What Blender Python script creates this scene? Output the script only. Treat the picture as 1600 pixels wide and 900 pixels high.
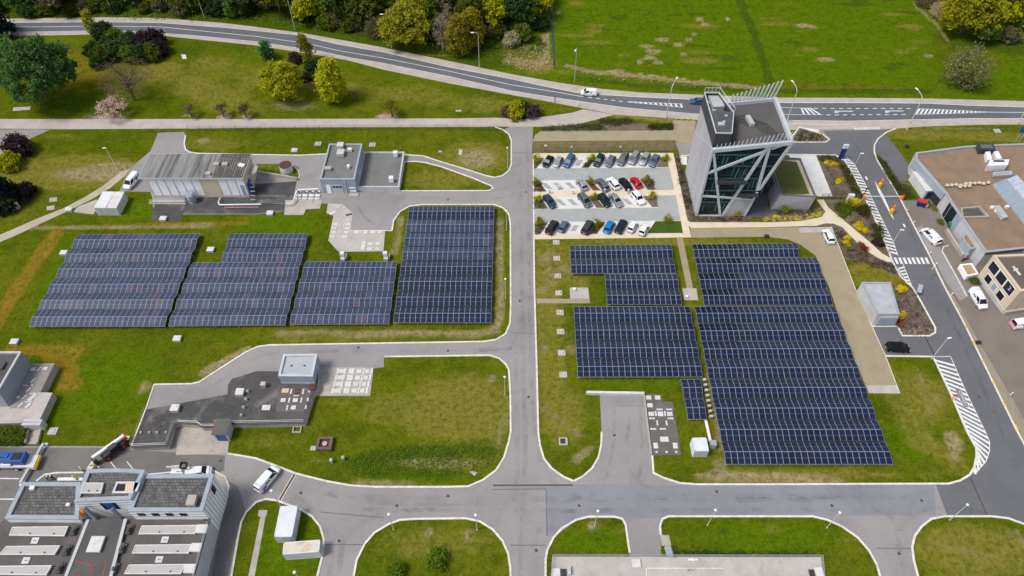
import bpy, bmesh, math, random
import numpy as np
from mathutils import Vector, Matrix
from mathutils.geometry import tessellate_polygon

for o in list(bpy.data.objects): bpy.data.objects.remove(o)
scn = bpy.context.scene
COL = scn.collection
R = math.radians
rnd = random.Random(7)

# ---------------------------------------------------------------- camera
CAM_H, CAM_TILT, FOCAL = 120.0, R(50.16), 1139.0      # metres above ground, angle below the horizon, focal length for a 1600 wide picture
cam = bpy.data.cameras.new('camera'); camo = bpy.data.objects.new('camera', cam); COL.objects.link(camo)
camo.location = (0, 0, CAM_H); camo.rotation_euler = (R(90) - CAM_TILT, 0, 0)
cam.sensor_width = 36; cam.lens = 36 * FOCAL / 1600; cam.clip_start = 1; cam.clip_end = 6000
scn.camera = camo
# ---------------------------------------------------------------- light
SUN_EL, SUN_AZ = R(57), R(-111)                        # azimuth clockwise from +Y: the sun stands to the left
w = bpy.data.worlds.new('World'); scn.world = w; w.use_nodes = True
wn = w.node_tree; bg = wn.nodes['Background']
sky = wn.nodes.new('ShaderNodeTexSky'); sky.sky_type = 'NISHITA'; sky.sun_disc = False
sky.sun_elevation = SUN_EL; sky.sun_rotation = SUN_AZ % (2*math.pi); sky.air_density = 1.0; sky.dust_density = 1.5; sky.ozone_density = 1.0
hz = wn.nodes.new('ShaderNodeRGBToBW'); hm = wn.nodes.new('ShaderNodeMix'); hm.data_type = 'RGBA'; hm.inputs[0].default_value = .55; wn.links.new(sky.outputs[0], hz.inputs[0]); wn.links.new(sky.outputs[0], hm.inputs[6]); wn.links.new(hz.outputs[0], hm.inputs[7]); wn.links.new(hm.outputs[2], bg.inputs[0]); bg.inputs[1].default_value = 0.15   # thin high cloud greys the blue
sl = bpy.data.lights.new('sun', 'SUN'); slo = bpy.data.objects.new('sun', sl); COL.objects.link(slo)
sl.energy = 2.0; sl.angle = R(18.0); sl.color = (1.0, 0.955, 0.87)
sd = Vector((math.sin(SUN_AZ)*math.cos(SUN_EL), math.cos(SUN_AZ)*math.cos(SUN_EL), math.sin(SUN_EL)))
slo.rotation_euler = sd.to_track_quat('Z', 'Y').to_euler()
vs = scn.view_settings; vs.view_transform = 'Standard'; vs.look = 'None'; vs.exposure = 0.47; vs.gamma = 1; vs.use_curve_mapping = False

# ---------------------------------------------------------------- survey: picture point + height -> place on the site
_s, _c = math.sin(CAM_TILT), math.cos(CAM_TILT)
def P(px, py, z=0.0):
    u = (px-800)/FOCAL; v = (py-450)/FOCAL
    t = (z-CAM_H)/(-_s - v*_c)
    return Vector((u*t, (_c - v*_s)*t, z))
def onY(px, py, Y):
    u = (px-800)/FOCAL; v = (py-450)/FOCAL
    t = Y/(_c - v*_s)
    return Vector((u*t, Y, CAM_H + (-_s - v*_c)*t))
def PX(pts, z=0.0): return [P(a, b, z) for a, b in pts]

# ---------------------------------------------------------------- materials
def _n(nt, t, **k):
    n = nt.nodes.new(t)
    for a, b in k.items(): setattr(n, a, b)
    return n
def mix(nt, f, a, b, mode='MIX'):
    m = _n(nt, 'ShaderNodeMix', data_type='RGBA', blend_type=mode)
    for i, v in ((0, f), (6, a), (7, b)):
        if hasattr(v, 'is_linked') or hasattr(v, 'links'): nt.links.new(v, m.inputs[i])
        else: m.inputs[i].default_value = (*v, 1) if isinstance(v, (tuple, list)) and len(v) == 3 else v
    return m.outputs[2]
def ramp(nt, src, lo, hi, v0=0.0, v1=1.0):
    m = _n(nt, 'ShaderNodeMapRange'); m.clamp = True; m.interpolation_type = 'SMOOTHSTEP'
    m.inputs[1].default_value = lo; m.inputs[2].default_value = hi; m.inputs[3].default_value = v0; m.inputs[4].default_value = v1
    nt.links.new(src, m.inputs[0]); return m.outputs[0]
def noise(nt, co, scale, det=4, rough=.55, dist=0.0):
    n = _n(nt, 'ShaderNodeTexNoise'); n.inputs['Scale'].default_value = scale; n.inputs['Detail'].default_value = det
    n.inputs['Roughness'].default_value = rough; n.inputs['Distortion'].default_value = dist
    nt.links.new(co, n.inputs['Vector']); return n.outputs['Fac']
def math_(nt, op, a, b):
    m = _n(nt, 'ShaderNodeMath', operation=op)
    for i, v in ((0, a), (1, b)):
        if isinstance(v, (int, float)): m.inputs[i].default_value = v
        else: nt.links.new(v, m.inputs[i])
    return m.outputs[0]
def new_mat(name):
    m = bpy.data.materials.new(name); m.use_nodes = True
    nt = m.node_tree; b = nt.nodes['Principled BSDF']
    return m, nt, b
def world_co(nt): return _n(nt, 'ShaderNodeNewGeometry').outputs['Position']
def obj_co(nt): return _n(nt, 'ShaderNodeTexCoord').outputs['Object']
def bump(nt, b, h, strength=.4, dist=.05):
    n = _n(nt, 'ShaderNodeBump'); n.inputs['Strength'].default_value = strength; n.inputs['Distance'].default_value = dist
    nt.links.new(h, n.inputs['Height']); nt.links.new(n.outputs[0], b.inputs['Normal'])

def mat(name, c, c2=None, rough=.85, s1=.25, s2=6.0, fine=.18, stain=None, stain_amt=.5, s3=.06, st_lo=.5, metal=0.0, spec=.3, stretch=None, rand=0.0, local=False, bmp=0.0):
    """two colours in clouds of size 1/s1 m, a fine grain, and darker or lighter stains"""
    m, nt, b = new_mat(name)
    co = obj_co(nt) if local else world_co(nt)
    if stretch:
        mp = _n(nt, 'ShaderNodeMapping'); mp.inputs['Scale'].default_value = stretch; nt.links.new(co, mp.inputs[0]); co = mp.outputs[0]
    c2 = c2 or tuple(x*.8 for x in c)
    col = mix(nt, ramp(nt, noise(nt, co, s1, 5), .35, .68), c, c2)
    if stain: col = mix(nt, ramp(nt, noise(nt, co, s3*4, 6, .65, .6), st_lo, st_lo+.2, 0, stain_amt), col, stain)
    f = noise(nt, co, s2, 3, .7)
    col = mix(nt, fine, col, mix(nt, ramp(nt, f, .3, .7), tuple(x*.35 for x in c), tuple(min(1, x*1.7) for x in c)))
    if rand:
        oi = _n(nt, 'ShaderNodeObjectInfo')
        hs = _n(nt, 'ShaderNodeHueSaturation')
        hs.inputs['Value'].default_value = 1
        nt.links.new(ramp(nt, oi.outputs['Random'], 0, 1, 1-rand, 1+rand), hs.inputs['Value']); nt.links.new(col, hs.inputs['Color']); col = hs.outputs[0]
    nt.links.new(col, b.inputs['Base Color'])
    b.inputs['Roughness'].default_value = rough; b.inputs['Metallic'].default_value = metal; b.inputs['Specular IOR Level'].default_value = spec
    if bmp: bump(nt, b, f, bmp, .06)
    return m
def plain(name, c, rough=.6, metal=0.0, coat=0.0, spec=.5):
    m, nt, b = new_mat(name)
    col = mix(nt, ramp(nt, noise(nt, obj_co(nt), 1.6, 4), .35, .7), c, tuple(x*.88 for x in c))
    nt.links.new(col, b.inputs['Base Color'])
    b.inputs['Roughness'].default_value = rough; b.inputs['Metallic'].default_value = metal; b.inputs['Coat Weight'].default_value = coat
    b.inputs['Coat Roughness'].default_value = .08; b.inputs['Specular IOR Level'].default_value = spec
    return m

M = {}
def grass_material():
    m, nt, b = new_mat('grass')
    co = world_co(nt)
    big = noise(nt, co, .035, 5, .6, .5); mid = noise(nt, co, .22, 5, .62); fin = noise(nt, co, 2.2, 4, .7); xf = noise(nt, co, 9.0, 2, .6)
    base = mix(nt, ramp(nt, big, .36, .64), (.068, .102, .0022), (.128, .142, .006))
    base = mix(nt, ramp(nt, mid, .42, .68, 0, .7), base, (.033, .061, .0018))
    base = mix(nt, ramp(nt, noise(nt, co, .5, 5, .7, .8), .52, .70, 0, .7), base, (.165, .150, .013))
    base = mix(nt, ramp(nt, noise(nt, co, .11, 6, .7, 1.2), .55, .72, 0, .6), base, (.150, .135, .012))
    at = _n(nt, 'ShaderNodeAttribute', attribute_name='patch'); sp = _n(nt, 'ShaderNodeSeparateColor'); nt.links.new(at.outputs['Color'], sp.inputs[0])
    at2 = _n(nt, 'ShaderNodeAttribute', attribute_name='patch_b'); sp2 = _n(nt, 'ShaderNodeSeparateColor'); nt.links.new(at2.outputs['Color'], sp2.inputs[0])
    def edge(v, n, amt):
        return ramp(nt, math_(nt, 'ADD', v, math_(nt, 'MULTIPLY', math_(nt, 'SUBTRACT', n, .5), amt)), .28, .72)
    n1 = noise(nt, co, .9, 6, .7, .6); n2 = noise(nt, co, .4, 6, .68, .5)
    vivid = mix(nt, ramp(nt, n2, .4, .65), (.086, .150, .0014), (.056, .110, .001))
    base = mix(nt, edge(sp.outputs[2], n2, 1.1), base, vivid)                       # lush
    base = mix(nt, edge(sp2.outputs[0], n2, 1.2), base, mix(nt, ramp(nt, n1, .4, .6), (.030, .066, .004), (.052, .090, .005)))   # dark rank grass, also painted tree shadows
    ol = mix(nt, ramp(nt, n1, .38, .62), (.225, .195, .036), (.150, .145, .018))
    base = mix(nt, edge(sp2.outputs[1], n2, 1.0), base, ol)                         # olive, half dry
    och = mix(nt, ramp(nt, n1, .4, .62), (.29, .165, .016), (.17, .125, .014))
    base = mix(nt, edge(sp.outputs[1], n1, .9), base, och)                          # ochre moss
    soil = mix(nt, ramp(nt, n1, .36, .62), (.43, .335, .20), (.225, .18, .08))
    base = mix(nt, edge(sp.outputs[0], n1, 1.25), base, soil)                       # bare soil
    pet = mix(nt, ramp(nt, n1, .4, .6), (.55, .36, .40), (.42, .30, .28))
    base = mix(nt, edge(sp2.outputs[2], n1, .9), base, pet)                         # fallen petals
    base = mix(nt, .26, base, mix(nt, ramp(nt, fin, .3, .7), (.014, .028, .001), (.19, .20, .014)))
    base = mix(nt, ramp(nt, noise(nt, co, .95, 5, .72, .4), .48, .64, 0, .48), base, (.030, .057, .0016))
    base = mix(nt, ramp(nt, noise(nt, co, 1.9, 4, .75, .3), .60, .72, 0, .45), base, (.24, .20, .06))
    base = mix(nt, ramp(nt, xf, .62, .74, 0, .35), base, (.24, .25, .06))
    nt.links.new(base, b.inputs['Base Color']); b.inputs['Roughness'].default_value = .95; b.inputs['Specular IOR Level'].default_value = .0
    bump(nt, b, math_(nt, 'ADD', fin, math_(nt, 'MULTIPLY', mid, 2.0)), .75, .22)
    return m
M['grass'] = grass_material()
M['asphalt'] = mat('asphalt', (.285, .262, .255), (.235, .217, .215), s1=.07, s2=5, fine=.16, stain=(.16, .15, .15), stain_amt=.5, s3=.022, bmp=.15)
M['asphalt_dark'] = mat('asphalt_dark', (.132, .132, .142), (.110, .111, .121), s1=.12, s2=5, fine=.12, stain=(.14, .14, .145), stain_amt=.4, bmp=.12)
M['asphalt_road'] = mat('asphalt_highway', (.125, .128, .142), (.100, .103, .116), s1=.15, s2=4, fine=.12, stain=(.16, .16, .17), stain_amt=.45, stretch=(.25, 2.2, 1))
M['asphalt_black'] = mat('asphalt_black', (.078, .074, .074), (.052, .050, .051), s1=.28, s2=4, fine=.22, stain=(.20, .18, .16), stain_amt=.85, s3=.05, bmp=.2)
M['yard'] = mat('yard_concrete', (.20, .17, .145), (.16, .137, .117), s1=.16, fine=.15, stain=(.17, .15, .13), stain_amt=.5, s3=.05)
M['yard_grey'] = mat('yard_asphalt', (.17, .158, .148), (.13, .122, .115), s1=.16, fine=.15, stain=(.095, .09, .085), stain_amt=.55, s3=.05)
M['footway'] = mat('footway_paving', (.44, .385, .345), (.375, .325, .29), s1=.3, fine=.14, stain=(.29, .25, .21), stain_amt=.4)
M['path'] = mat('sand_path', (.43, .375, .30), (.36, .31, .235), s1=.25, fine=.16, stain=(.27, .25, .15), stain_amt=.5)
M['gravel'] = mat('gravel_turf', (.335, .275, .185), (.285, .24, .155), s1=.3, s2=8, fine=.2, stain=(.22, .20, .12), stain_amt=.5, bmp=.2)
M['cream'] = mat('cream_paving', (.66, .56, .42), (.60, .50, .37), s1=.4, fine=.10, stain=(.5, .42, .31), stain_amt=.3)
M['white_pave'] = mat('white_paving', (.66, .64, .62), (.58, .565, .55), s1=.5, fine=.12, stain=(.45, .43, .41), stain_amt=.35)
M['lane'] = mat('parking_lane', (.345, .355, .345), (.31, .32, .31), s1=.5, s2=7, fine=.12, stain=(.26, .27, .27), stain_amt=.35)
M['concrete'] = mat('concrete', (.42, .38, .34), (.34, .305, .27), s1=.35, fine=.18, stain=(.22, .20, .175), stain_amt=.6, s3=.09)
M['slab'] = mat('slab_concrete', (.455, .415, .385), (.385, .35, .32), s1=.35, fine=.16, stain=(.28, .25, .22), stain_amt=.55, s3=.1)
M['slab_dark'] = mat('slab_bitumen', (.135, .118, .11), (.105, .092, .086), s1=.3, fine=.2, stain=(.21, .185, .165), stain_amt=.5, s3=.09)
M['kerb'] = mat('kerb_stone', (.74, .69, .61), (.58, .53, .45), s1=1.1, fine=.22, stain=(.36, .33, .24), stain_amt=.6, s3=.2)
M['paint'] = mat('road_paint', (.74, .73, .70), (.62, .61, .59), s1=.6, fine=.16, stain=(.42, .42, .42), stain_amt=.4, s3=.2)
M['paint_yellow'] = mat('road_paint_yellow', (.70, .47, .04), (.6, .4, .04), s1=.6)
M['mulch'] = mat('bark_mulch', (.155, .115, .085), (.095, .075, .058), s1=.5, s2=7, fine=.35, stain=(.21, .165, .12), stain_amt=.6, s3=.15, bmp=.6)
M['mulch_red'] = mat('red_mulch', (.135, .062, .038), (.10, .052, .035), s1=.5, s2=7, fine=.3, bmp=.5)
M['water'] = plain('ditch_water', (.035, .042, .058), .12)
M['steel'] = plain('galvanised_steel', (.50, .51, .53), .45, .55)
M['pole'] = plain('pole_grey', (.62, .62, .60), .5, .2)
M['white'] = plain('white_paint', (.78, .78, .78), .5)
M['lid'] = mat('white_lid', (.62, .605, .60), (.54, .525, .515), s1=.8, fine=.12, stain=(.45, .43, .40), stain_amt=.35, s3=.2)
M['dark'] = plain('dark_metal', (.035, .036, .04), .5)
M['black'] = plain('black_rubber', (.014, .014, .015), .8)
M['glass'] = plain('dark_glass', (.014, .019, .026), .22, spec=.16)
M['blue'] = plain('blue_paint', (.012, .075, .30), .45)
M['navy'] = plain('navy_paint', (.008, .02, .16), .45)
M['orange'] = plain('orange_plastic', (.85, .24, .01), .5)
M['yellow'] = plain('yellow_plastic', (.80, .50, .02), .5)
M['red'] = plain('red_paint', (.55, .03, .03), .5)
M['green'] = plain('green_paint', (.03, .16, .06), .5)
M['rust'] = mat('rusty_steel', (.10, .048, .035), (.06, .03, .025), s1=2, local=True)
M['wood'] = mat('weathered_wood', (.16, .11, .08), (.09, .065, .05), s1=1.5, local=True)
M['beige'] = mat('beige_render', (.60, .49, .365), (.55, .45, .335), s1=.5, fine=.07, stain=(.45, .36, .27), stain_amt=.3)
M['grey_wall'] = mat('grey_cladding', (.30, .34, .40), (.27, .31, .365), s1=.5, fine=.06, stain=(.24, .27, .31), stain_amt=.3)
M['wall_light'] = mat('pale_grey_wall', (.50, .49, .50), (.44, .43, .44), s1=.5, fine=.08, stain=(.35, .34, .34), stain_amt=.35)
M['wall_conc'] = mat('fair_concrete', (.40, .39, .425), (.335, .325, .355), s1=.25, fine=.10, stain=(.33, .32, .35), stain_amt=.6, stretch=(1, 1.4, .12))
M['wall_white'] = mat('white_cladding', (.86, .85, .87), (.81, .80, .82), s1=.5, fine=.05, stain=(.48, .47, .48), stain_amt=.3)
M['coping'] = mat('zinc_coping', (.33, .36, .40), (.29, .32, .36), s1=.6, fine=.06, stain=(.30, .33, .37), stain_amt=.3)
M['roof_grey'] = mat('roof_membrane', (.175, .175, .170), (.15, .15, .146), s1=.3, fine=.12, stain=(.115, .113, .11), stain_amt=.55, s3=.07)
M['roof_dark'] = mat('roof_bitumen', (.092, .088, .086), (.072, .069, .068), s1=.3, fine=.16, stain=(.13, .12, .11), stain_amt=.5, s3=.07)
M['roof_brown'] = mat('roof_gravel', (.26, .175, .115), (.20, .14, .098), s1=.22, s2=7, fine=.2, stain=(.17, .125, .085), stain_amt=.65, s3=.06, bmp=.2)
M['roof_light'] = mat('roof_light', (.42, .43, .45), (.36, .37, .39), s1=.5, fine=.1, stain=(.28, .28, .29), stain_amt=.5, s3=.15)
M['tower_black'] = mat('dark_cladding', (.050, .052, .058), (.042, .044, .05), s1=.5, fine=.08)
M['tower_roof'] = mat('tower_roof_felt', (.098, .090, .088), (.082, .076, .075), s1=.3, fine=.1)
M['frame'] = mat('pale_frame', (.50, .515, .55), (.45, .465, .50), s1=.6, fine=.05)
M['skin'] = plain('skin', (.42, .24, .17), .6)
M['hivis'] = plain('hi_vis_yellow', (.62, .80, .02), .6)
M['denim'] = plain('work_trousers', (.02, .03, .08), .8)
M['pink'] = plain('pink_panel', (.75, .30, .42), .4, coat=.4)

# ---------------------------------------------------------------- mesh builder
class MB:
    def __init__(s): s.v = []; s.f = []; s.m = []
    def pts(s, P_, mi=0):
        i = len(s.v); s.v += [tuple(p) for p in P_]; s.f.append(tuple(range(i, i+len(P_)))); s.m.append(mi); return s
    def tri_poly(s, loops, z=None, mi=0, up=True):
        L = [[Vector((p[0], p[1], 0)) for p in l] for l in loops]
        flat = [p for l in loops for p in l]; i = len(s.v)
        s.v += [(p[0], p[1], p[2] if z is None else z) for p in flat]
        for a, b, c in tessellate_polygon(L):
            A, B, C = flat[a], flat[b], flat[c]
            cr = (B[0]-A[0])*(C[1]-A[1]) - (B[1]-A[1])*(C[0]-A[0])
            if abs(cr) < 1e-9: continue
            s.f.append((i+a, i+b, i+c) if (cr > 0) == up else (i+a, i+c, i+b)); s.m.append(mi)
        return s
    def loft(s, A, B, mi=0, capb=False, capt=False, mt=None):
        n = len(A); i = len(s.v); s.v += [tuple(p) for p in A] + [tuple(p) for p in B]
        area = sum(A[k][0]*A[(k+1) % n][1] - A[(k+1) % n][0]*A[k][1] for k in range(n))
        for k in range(n):
            q = (i+k, i+(k+1) % n, i+n+(k+1) % n, i+n+k)
            s.f.append(q if area > 0 else q[::-1]); s.m.append(mi)
        if capt: s.tri_poly([B], None, mi if mt is None else mt)
        if capb: s.tri_poly([A], None, mi, up=False)
        return s
    def prism(s, poly, z0, z1, mi=0, top=True, bot=False, mt=None):
        return s.loft([(p[0], p[1], z0) for p in poly], [(p[0], p[1], z1) for p in poly], mi, bot, top, mt)
    def box(s, c, d, rz=0.0, mi=0, tilt=None):
        x, y, z = d[0]/2, d[1]/2, d[2]/2
        M_ = Matrix.Rotation(rz, 3, 'Z')
        if tilt: M_ = M_ @ Matrix.Rotation(tilt[0], 3, 'X') @ Matrix.Rotation(tilt[1], 3, 'Y')
        i = len(s.v)
        for a in (-1, 1):
            for b in (-1, 1):
                for e in (-1, 1): s.v.append(tuple(Vector(c) + M_ @ Vector((a*x, b*y, e*z))))
        for q in ((0, 1, 3, 2), (4, 6, 7, 5), (0, 4, 5, 1), (2, 3, 7, 6), (0, 2, 6, 4), (1, 5, 7, 3)):
            s.f.append(tuple(i+k for k in q)); s.m.append(mi)
        return s
    def tube(s, p, q, r0, r1=None, n=8, mi=0, cap=True):
        p = Vector(p); q = Vector(q); r1 = r0 if r1 is None else r1
        d = (q-p).normalized(); a = d.orthogonal().normalized(); b = d.cross(a)
        i = len(s.v)
        for pt, r in ((p, r0), (q, r1)):
            for k in range(n):
                t = 2*math.pi*k/n; s.v.append(tuple(pt + (a*math.cos(t) + b*math.sin(t))*r))
        for k in range(n): s.f.append((i+k, i+(k+1) % n, i+n+(k+1) % n, i+n+k)); s.m.append(mi)
        if cap:
            s.f.append(tuple(i+k for k in range(n))[::-1]); s.m.append(mi); s.f.append(tuple(i+n+k for k in range(n))); s.m.append(mi)
        return s
    def strip(s, pts, wd, z0, z1, mi=0, closed=False):
        """a bar of width wd along a polyline"""
        p = [Vector((a[0], a[1])) for a in pts]; n = len(p); Lf = []; Rt = []
        for k in range(n):
            a = p[k-1] if (k > 0 or closed) else None; b = p[(k+1) % n] if (k < n-1 or closed) else None
            t = Vector((0, 0))
            if a is not None and (p[k]-a).length > 1e-6: t += (p[k]-a).normalized()
            if b is not None and (b-p[k]).length > 1e-6: t += (b-p[k]).normalized()
            t.normalize(); nn = Vector((-t.y, t.x)); sc = 1.0
            if a is not None and b is not None:
                cs = nn.dot(Vector((-(b-p[k]).normalized().y, (b-p[k]).normalized().x))); sc = 1/max(.4, cs)
            Lf.append(p[k] + nn*wd/2*sc); Rt.append(p[k] - nn*wd/2*sc)
        for k in range(n if closed else n-1):
            j = (k+1) % n; A, B, C, D = Rt[k], Rt[j], Lf[j], Lf[k]
            s.pts([(A.x, A.y, z1), (B.x, B.y, z1), (C.x, C.y, z1), (D.x, D.y, z1)], mi)
            if z1 - z0 > .03:
                s.pts([(A.x, A.y, z0), (B.x, B.y, z0), (B.x, B.y, z1), (A.x, A.y, z1)], mi)
                s.pts([(C.x, C.y, z0), (D.x, D.y, z0), (D.x, D.y, z1), (C.x, C.y, z1)], mi)
        if not closed and z1 - z0 > .03:
            for A, D in ((Lf[0], Rt[0]), (Rt[-1], Lf[-1])): s.pts([(A.x, A.y, z0), (D.x, D.y, z0), (D.x, D.y, z1), (A.x, A.y, z1)], mi)
        return s
    def sphere(s, c, r, sx=1, sy=1, sz=1, n=10, m=6, mi=0):
        i = len(s.v); c = Vector(c)
        for a in range(m+1):
            th = math.pi*a/m
            for b in range(n):
                ph = 2*math.pi*b/n; s.v.append((c.x + r*sx*math.sin(th)*math.cos(ph), c.y + r*sy*math.sin(th)*math.sin(ph), c.z + r*sz*math.cos(th)))
        for a in range(m):
            for b in range(n):
                s.f.append((i+a*n+b, i+(a+1)*n+b, i+(a+1)*n+(b+1) % n, i+a*n+(b+1) % n)); s.m.append(mi)
        return s
    def build(s, name, mats, parent=None, smooth=False, world=True, origin=None):
        me = bpy.data.meshes.new(name)
        V = np.array(s.v, dtype=float).reshape(-1, 3)
        if parent is not None and world: org = np.array(parent.location); loc = (0, 0, 0)
        elif parent is not None: org = np.zeros(3); loc = (0, 0, 0)
        else:
            if origin is None: origin = ((V[:, 0].min()+V[:, 0].max())/2, (V[:, 1].min()+V[:, 1].max())/2, V[:, 2].min())
            org = np.array(origin); loc = tuple(origin)
        me.from_pydata([tuple(x) for x in (V-org)], [], s.f)
        if not isinstance(mats, (list, tuple)): mats = [mats]
        for k in mats: me.materials.append(M[k] if isinstance(k, str) else k)
        me.polygons.foreach_set('material_index', s.m)
        if smooth: me.polygons.foreach_set('use_smooth', [True]*len(me.polygons))
        me.update()
        o = bpy.data.objects.new(name, me); COL.objects.link(o); o.location = loc
        if parent is not None:
            o.parent = parent
        return o

def tag(o, label, cat, group=None):
    o['label'] = label; o['category'] = cat
    if group: o['group'] = group
    return o
def thing(name, label, cat, loc=(0, 0, 0), group=None, rz=0.0):
    o = bpy.data.objects.new(name, None); COL.objects.link(o); o.location = loc; o.rotation_euler = (0, 0, rz); o.empty_display_size = .3
    return tag(o, label, cat, group)
def sub(mb, name, mats, part, root, smooth=False):
    """a sub-part in world coordinates: part sits at its root's origin"""
    o = mb.build(name, mats, root, smooth); o.parent = part; return o
def struct(o): o['kind'] = 'structure'; return o
def stuff(o): o['kind'] = 'stuff'; return o
def dup(root, loc=None, rz=None, label=None, group=None, scale=None, over=None):
    r = root.copy(); COL.objects.link(r)
    if loc is not None: r.location = loc
    if rz is not None: r.rotation_euler = (0, 0, rz)
    if label: r['label'] = label
    if group: r['group'] = group
    if scale is not None: r.scale = scale if isinstance(scale, (tuple, list)) else (scale,)*3
    def rec(a, b, depth):
        for ch in list(a.children):
            c = ch.copy(); COL.objects.link(c); c.parent = b
            rec(ch, c, depth+1)
    rec(root, r, 0)
    return r
def paint(root, names, material):
    for ch in root.children:
        if ch.name.split('.')[0] in names and ch.type == 'MESH':
            ch.material_slots[0].link = 'OBJECT'; ch.material_slots[0].material = material
def sheet(name, px, z, m, kind='structure', holes=None):
    L = [PX(px)] + [PX(h) for h in (holes or [])]
    o = MB().tri_poly(L, z).build(name, m); o['kind'] = kind; return o
def ordinal(n): return ['first', 'second', 'third', 'fourth', 'fifth', 'sixth', 'seventh', 'eighth', 'ninth', 'tenth', 'eleventh', 'twelfth', 'thirteenth', 'fourteenth'][n]
def inset(poly, d):
    """move every edge of a 2-D polygon inward by d"""
    p = [Vector((a[0], a[1])) for a in poly]; n = len(p)
    ar = sum(p[k].x*p[(k+1) % n].y - p[(k+1) % n].x*p[k].y for k in range(n)); sg = 1 if ar > 0 else -1
    out = []
    for k in range(n):
        e0 = (p[k]-p[k-1]).normalized(); e1 = (p[(k+1) % n]-p[k]).normalized()
        n0 = Vector((-e0.y, e0.x))*sg; n1 = Vector((-e1.y, e1.x))*sg
        b = n0+n1
        if b.length < 1e-4: b = n0
        b.normalize(); out.append(p[k] + b*d/max(.35, b.dot(n0)))
    return out

# ================================================================ GROUND
K_W = [(612.5,361),(615,345),(625,331),(640,322.5),(660,320),(772,320),(786,325),(795,335),(797.5,350),(798,480),(797,505),(790,522),(775,531),(755,534),(420,539.5),(403,542),(385,550),(330,585),(312,597),(300,600),(241,601)]
K_N2 = [(290,212),(288,225),(290,233.7),(296,238),(310,240),(393,241.8),(468,243),(508,241),(632,242),(662,244),(687,252.5),(737,267.5),(760,275),(772,277.5),(785,275),(795,267),(799,257),(799,220),(795,210),(786,203),(774,199)]
K_N3 = [(624,298.5),(764,298.2),(770,295),(768,291),(740,279),(690,261),(665,254.5),(650,252.5),(632,253)]
K_TG = [(401,256),(450,256.5),(458,259),(466,267),(468,275),(465,281),(445,277),(399,269.5)]
K_C1 = [(600,557.5),(765,555.5),(780,560),(790,569),(795,577.5),(797.5,618),(798,675),(795,690),(787.5,715),(775,735),(755,750),(732,760),(700,761),(587,761),(550,759),(512,752.5),(462,740),(430,727.5),(400,716.5),(375,712),(356,709)]
H_C1 = K_C1 + [(358,690),(361,662),(480,662),(490,619),(578,619),(584,575.5),(600,574)]
K_E = [(834,374),(835,450),(838.7,575),(841,675),(844,697),(850,717),(862,732),(880,745),(896,752)]
K_E2 = [(896,752),(910,745),(925,732),(935,715),(939.5,695),(940,675),(937,617.5)]
K_E3 = [(1019,712),(1021,739),(1037,747),(1062,755),(1088,757),(1200,757),(1460,756),(1482,756),(1500,751),(1515,742),(1522,730),(1525.5,712),(1525,700),(1511,675),(1485,615),(1458,558)]
K_E4 = [(1458,557.5),(1384,556.5)]
K_R = [(1362.5,510),(1402,510),(1410,525),(1452,525),(1461,520),(1461,512),(1450,492),(1435,465),(1426,450),(1407,432),(1395,410),(1385,385),(1365,337),(1345,297),(1330,267),(1320,252),(1305,242.5),(1225,241.5),(1062,243.5)]
K_TRI = [(1230,222.5),(1290,222.5),(1296,218),(1285,210),(1262,203),(1249,199)]
K_RR = [(1400,201),(1385,207),(1372,217),(1366,227),(1366,238),(1370,250),(1385,275),(1407,312),(1430,357),(1450,395),(1475,447),(1507,507),(1550,595),(1587,670),(1606,705),(1660,800)]
K_B1 = [(360,910),(372.5,837.5),(377.5,815),(385,800),(400,785),(415,780),(432,782),(470,796),(487.5,807),(500,822.5),(506,842),(505,865),(499,887.5),(494,910)]
K_B2 = [(551,910),(557.5,875),(570,850),(585,832.5),(607.5,819),(625,812.5),(650,811),(727.5,810),(750,815),(770,827.5),(785,845),(794,865),(797.5,887.5),(798,910)]
K_B3 = [(852.5,915),(852.5,875),(855,860),(865,840),(877.5,826),(900,812.5),(920,807.5),(960,807.5),(972.5,811),(977.5,820),(982.5,855),(984,864)]
K_B4 = [(1032.5,836),(1031,822.5),(1035,811),(1045,807),(1200,807),(1270,807),(1292.5,812.5),(1315,822.5),(1340,840),(1357.5,860),(1370,882.5),(1378,912)]
K_B5 = [(1437,912),(1427.5,875),(1425,855),(1429,837.5),(1440,822.5),(1455,811),(1475,807),(1550,807),(1575,810),(1600,819),(1640,838)]
OUTER = ([(797,198),(833,198),(831.5,240)] + K_E + K_E2[1:] + [(1007,617.5)] + K_E3 + K_E4[1:] + K_R + [(1056,224),(1228,223)] + K_TRI[1:-1]
         + K_RR + [(1700,860),(1700,990),(-90,990),(-90,697),(150,697),(205,698),(228,640),(241,601)] + K_W[::-1]
         + [(548,360),(551,332),(535,319),(502,318),(495,312),(470,320),(450,328),(432,332),(400,335),(240,335),(238,309),(235,300),(186,299),(205,262),(235,236),(247,207.5),(288,206)] + K_N2[:-1])
sheet('service_road', OUTER, .030, 'asphalt', holes=[H_C1, K_N3, K_TG, K_B1, K_B2, K_B3 + [(985,915)], K_B4 + [(1033,912)], K_B5 + [(1640,912)]])
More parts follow.
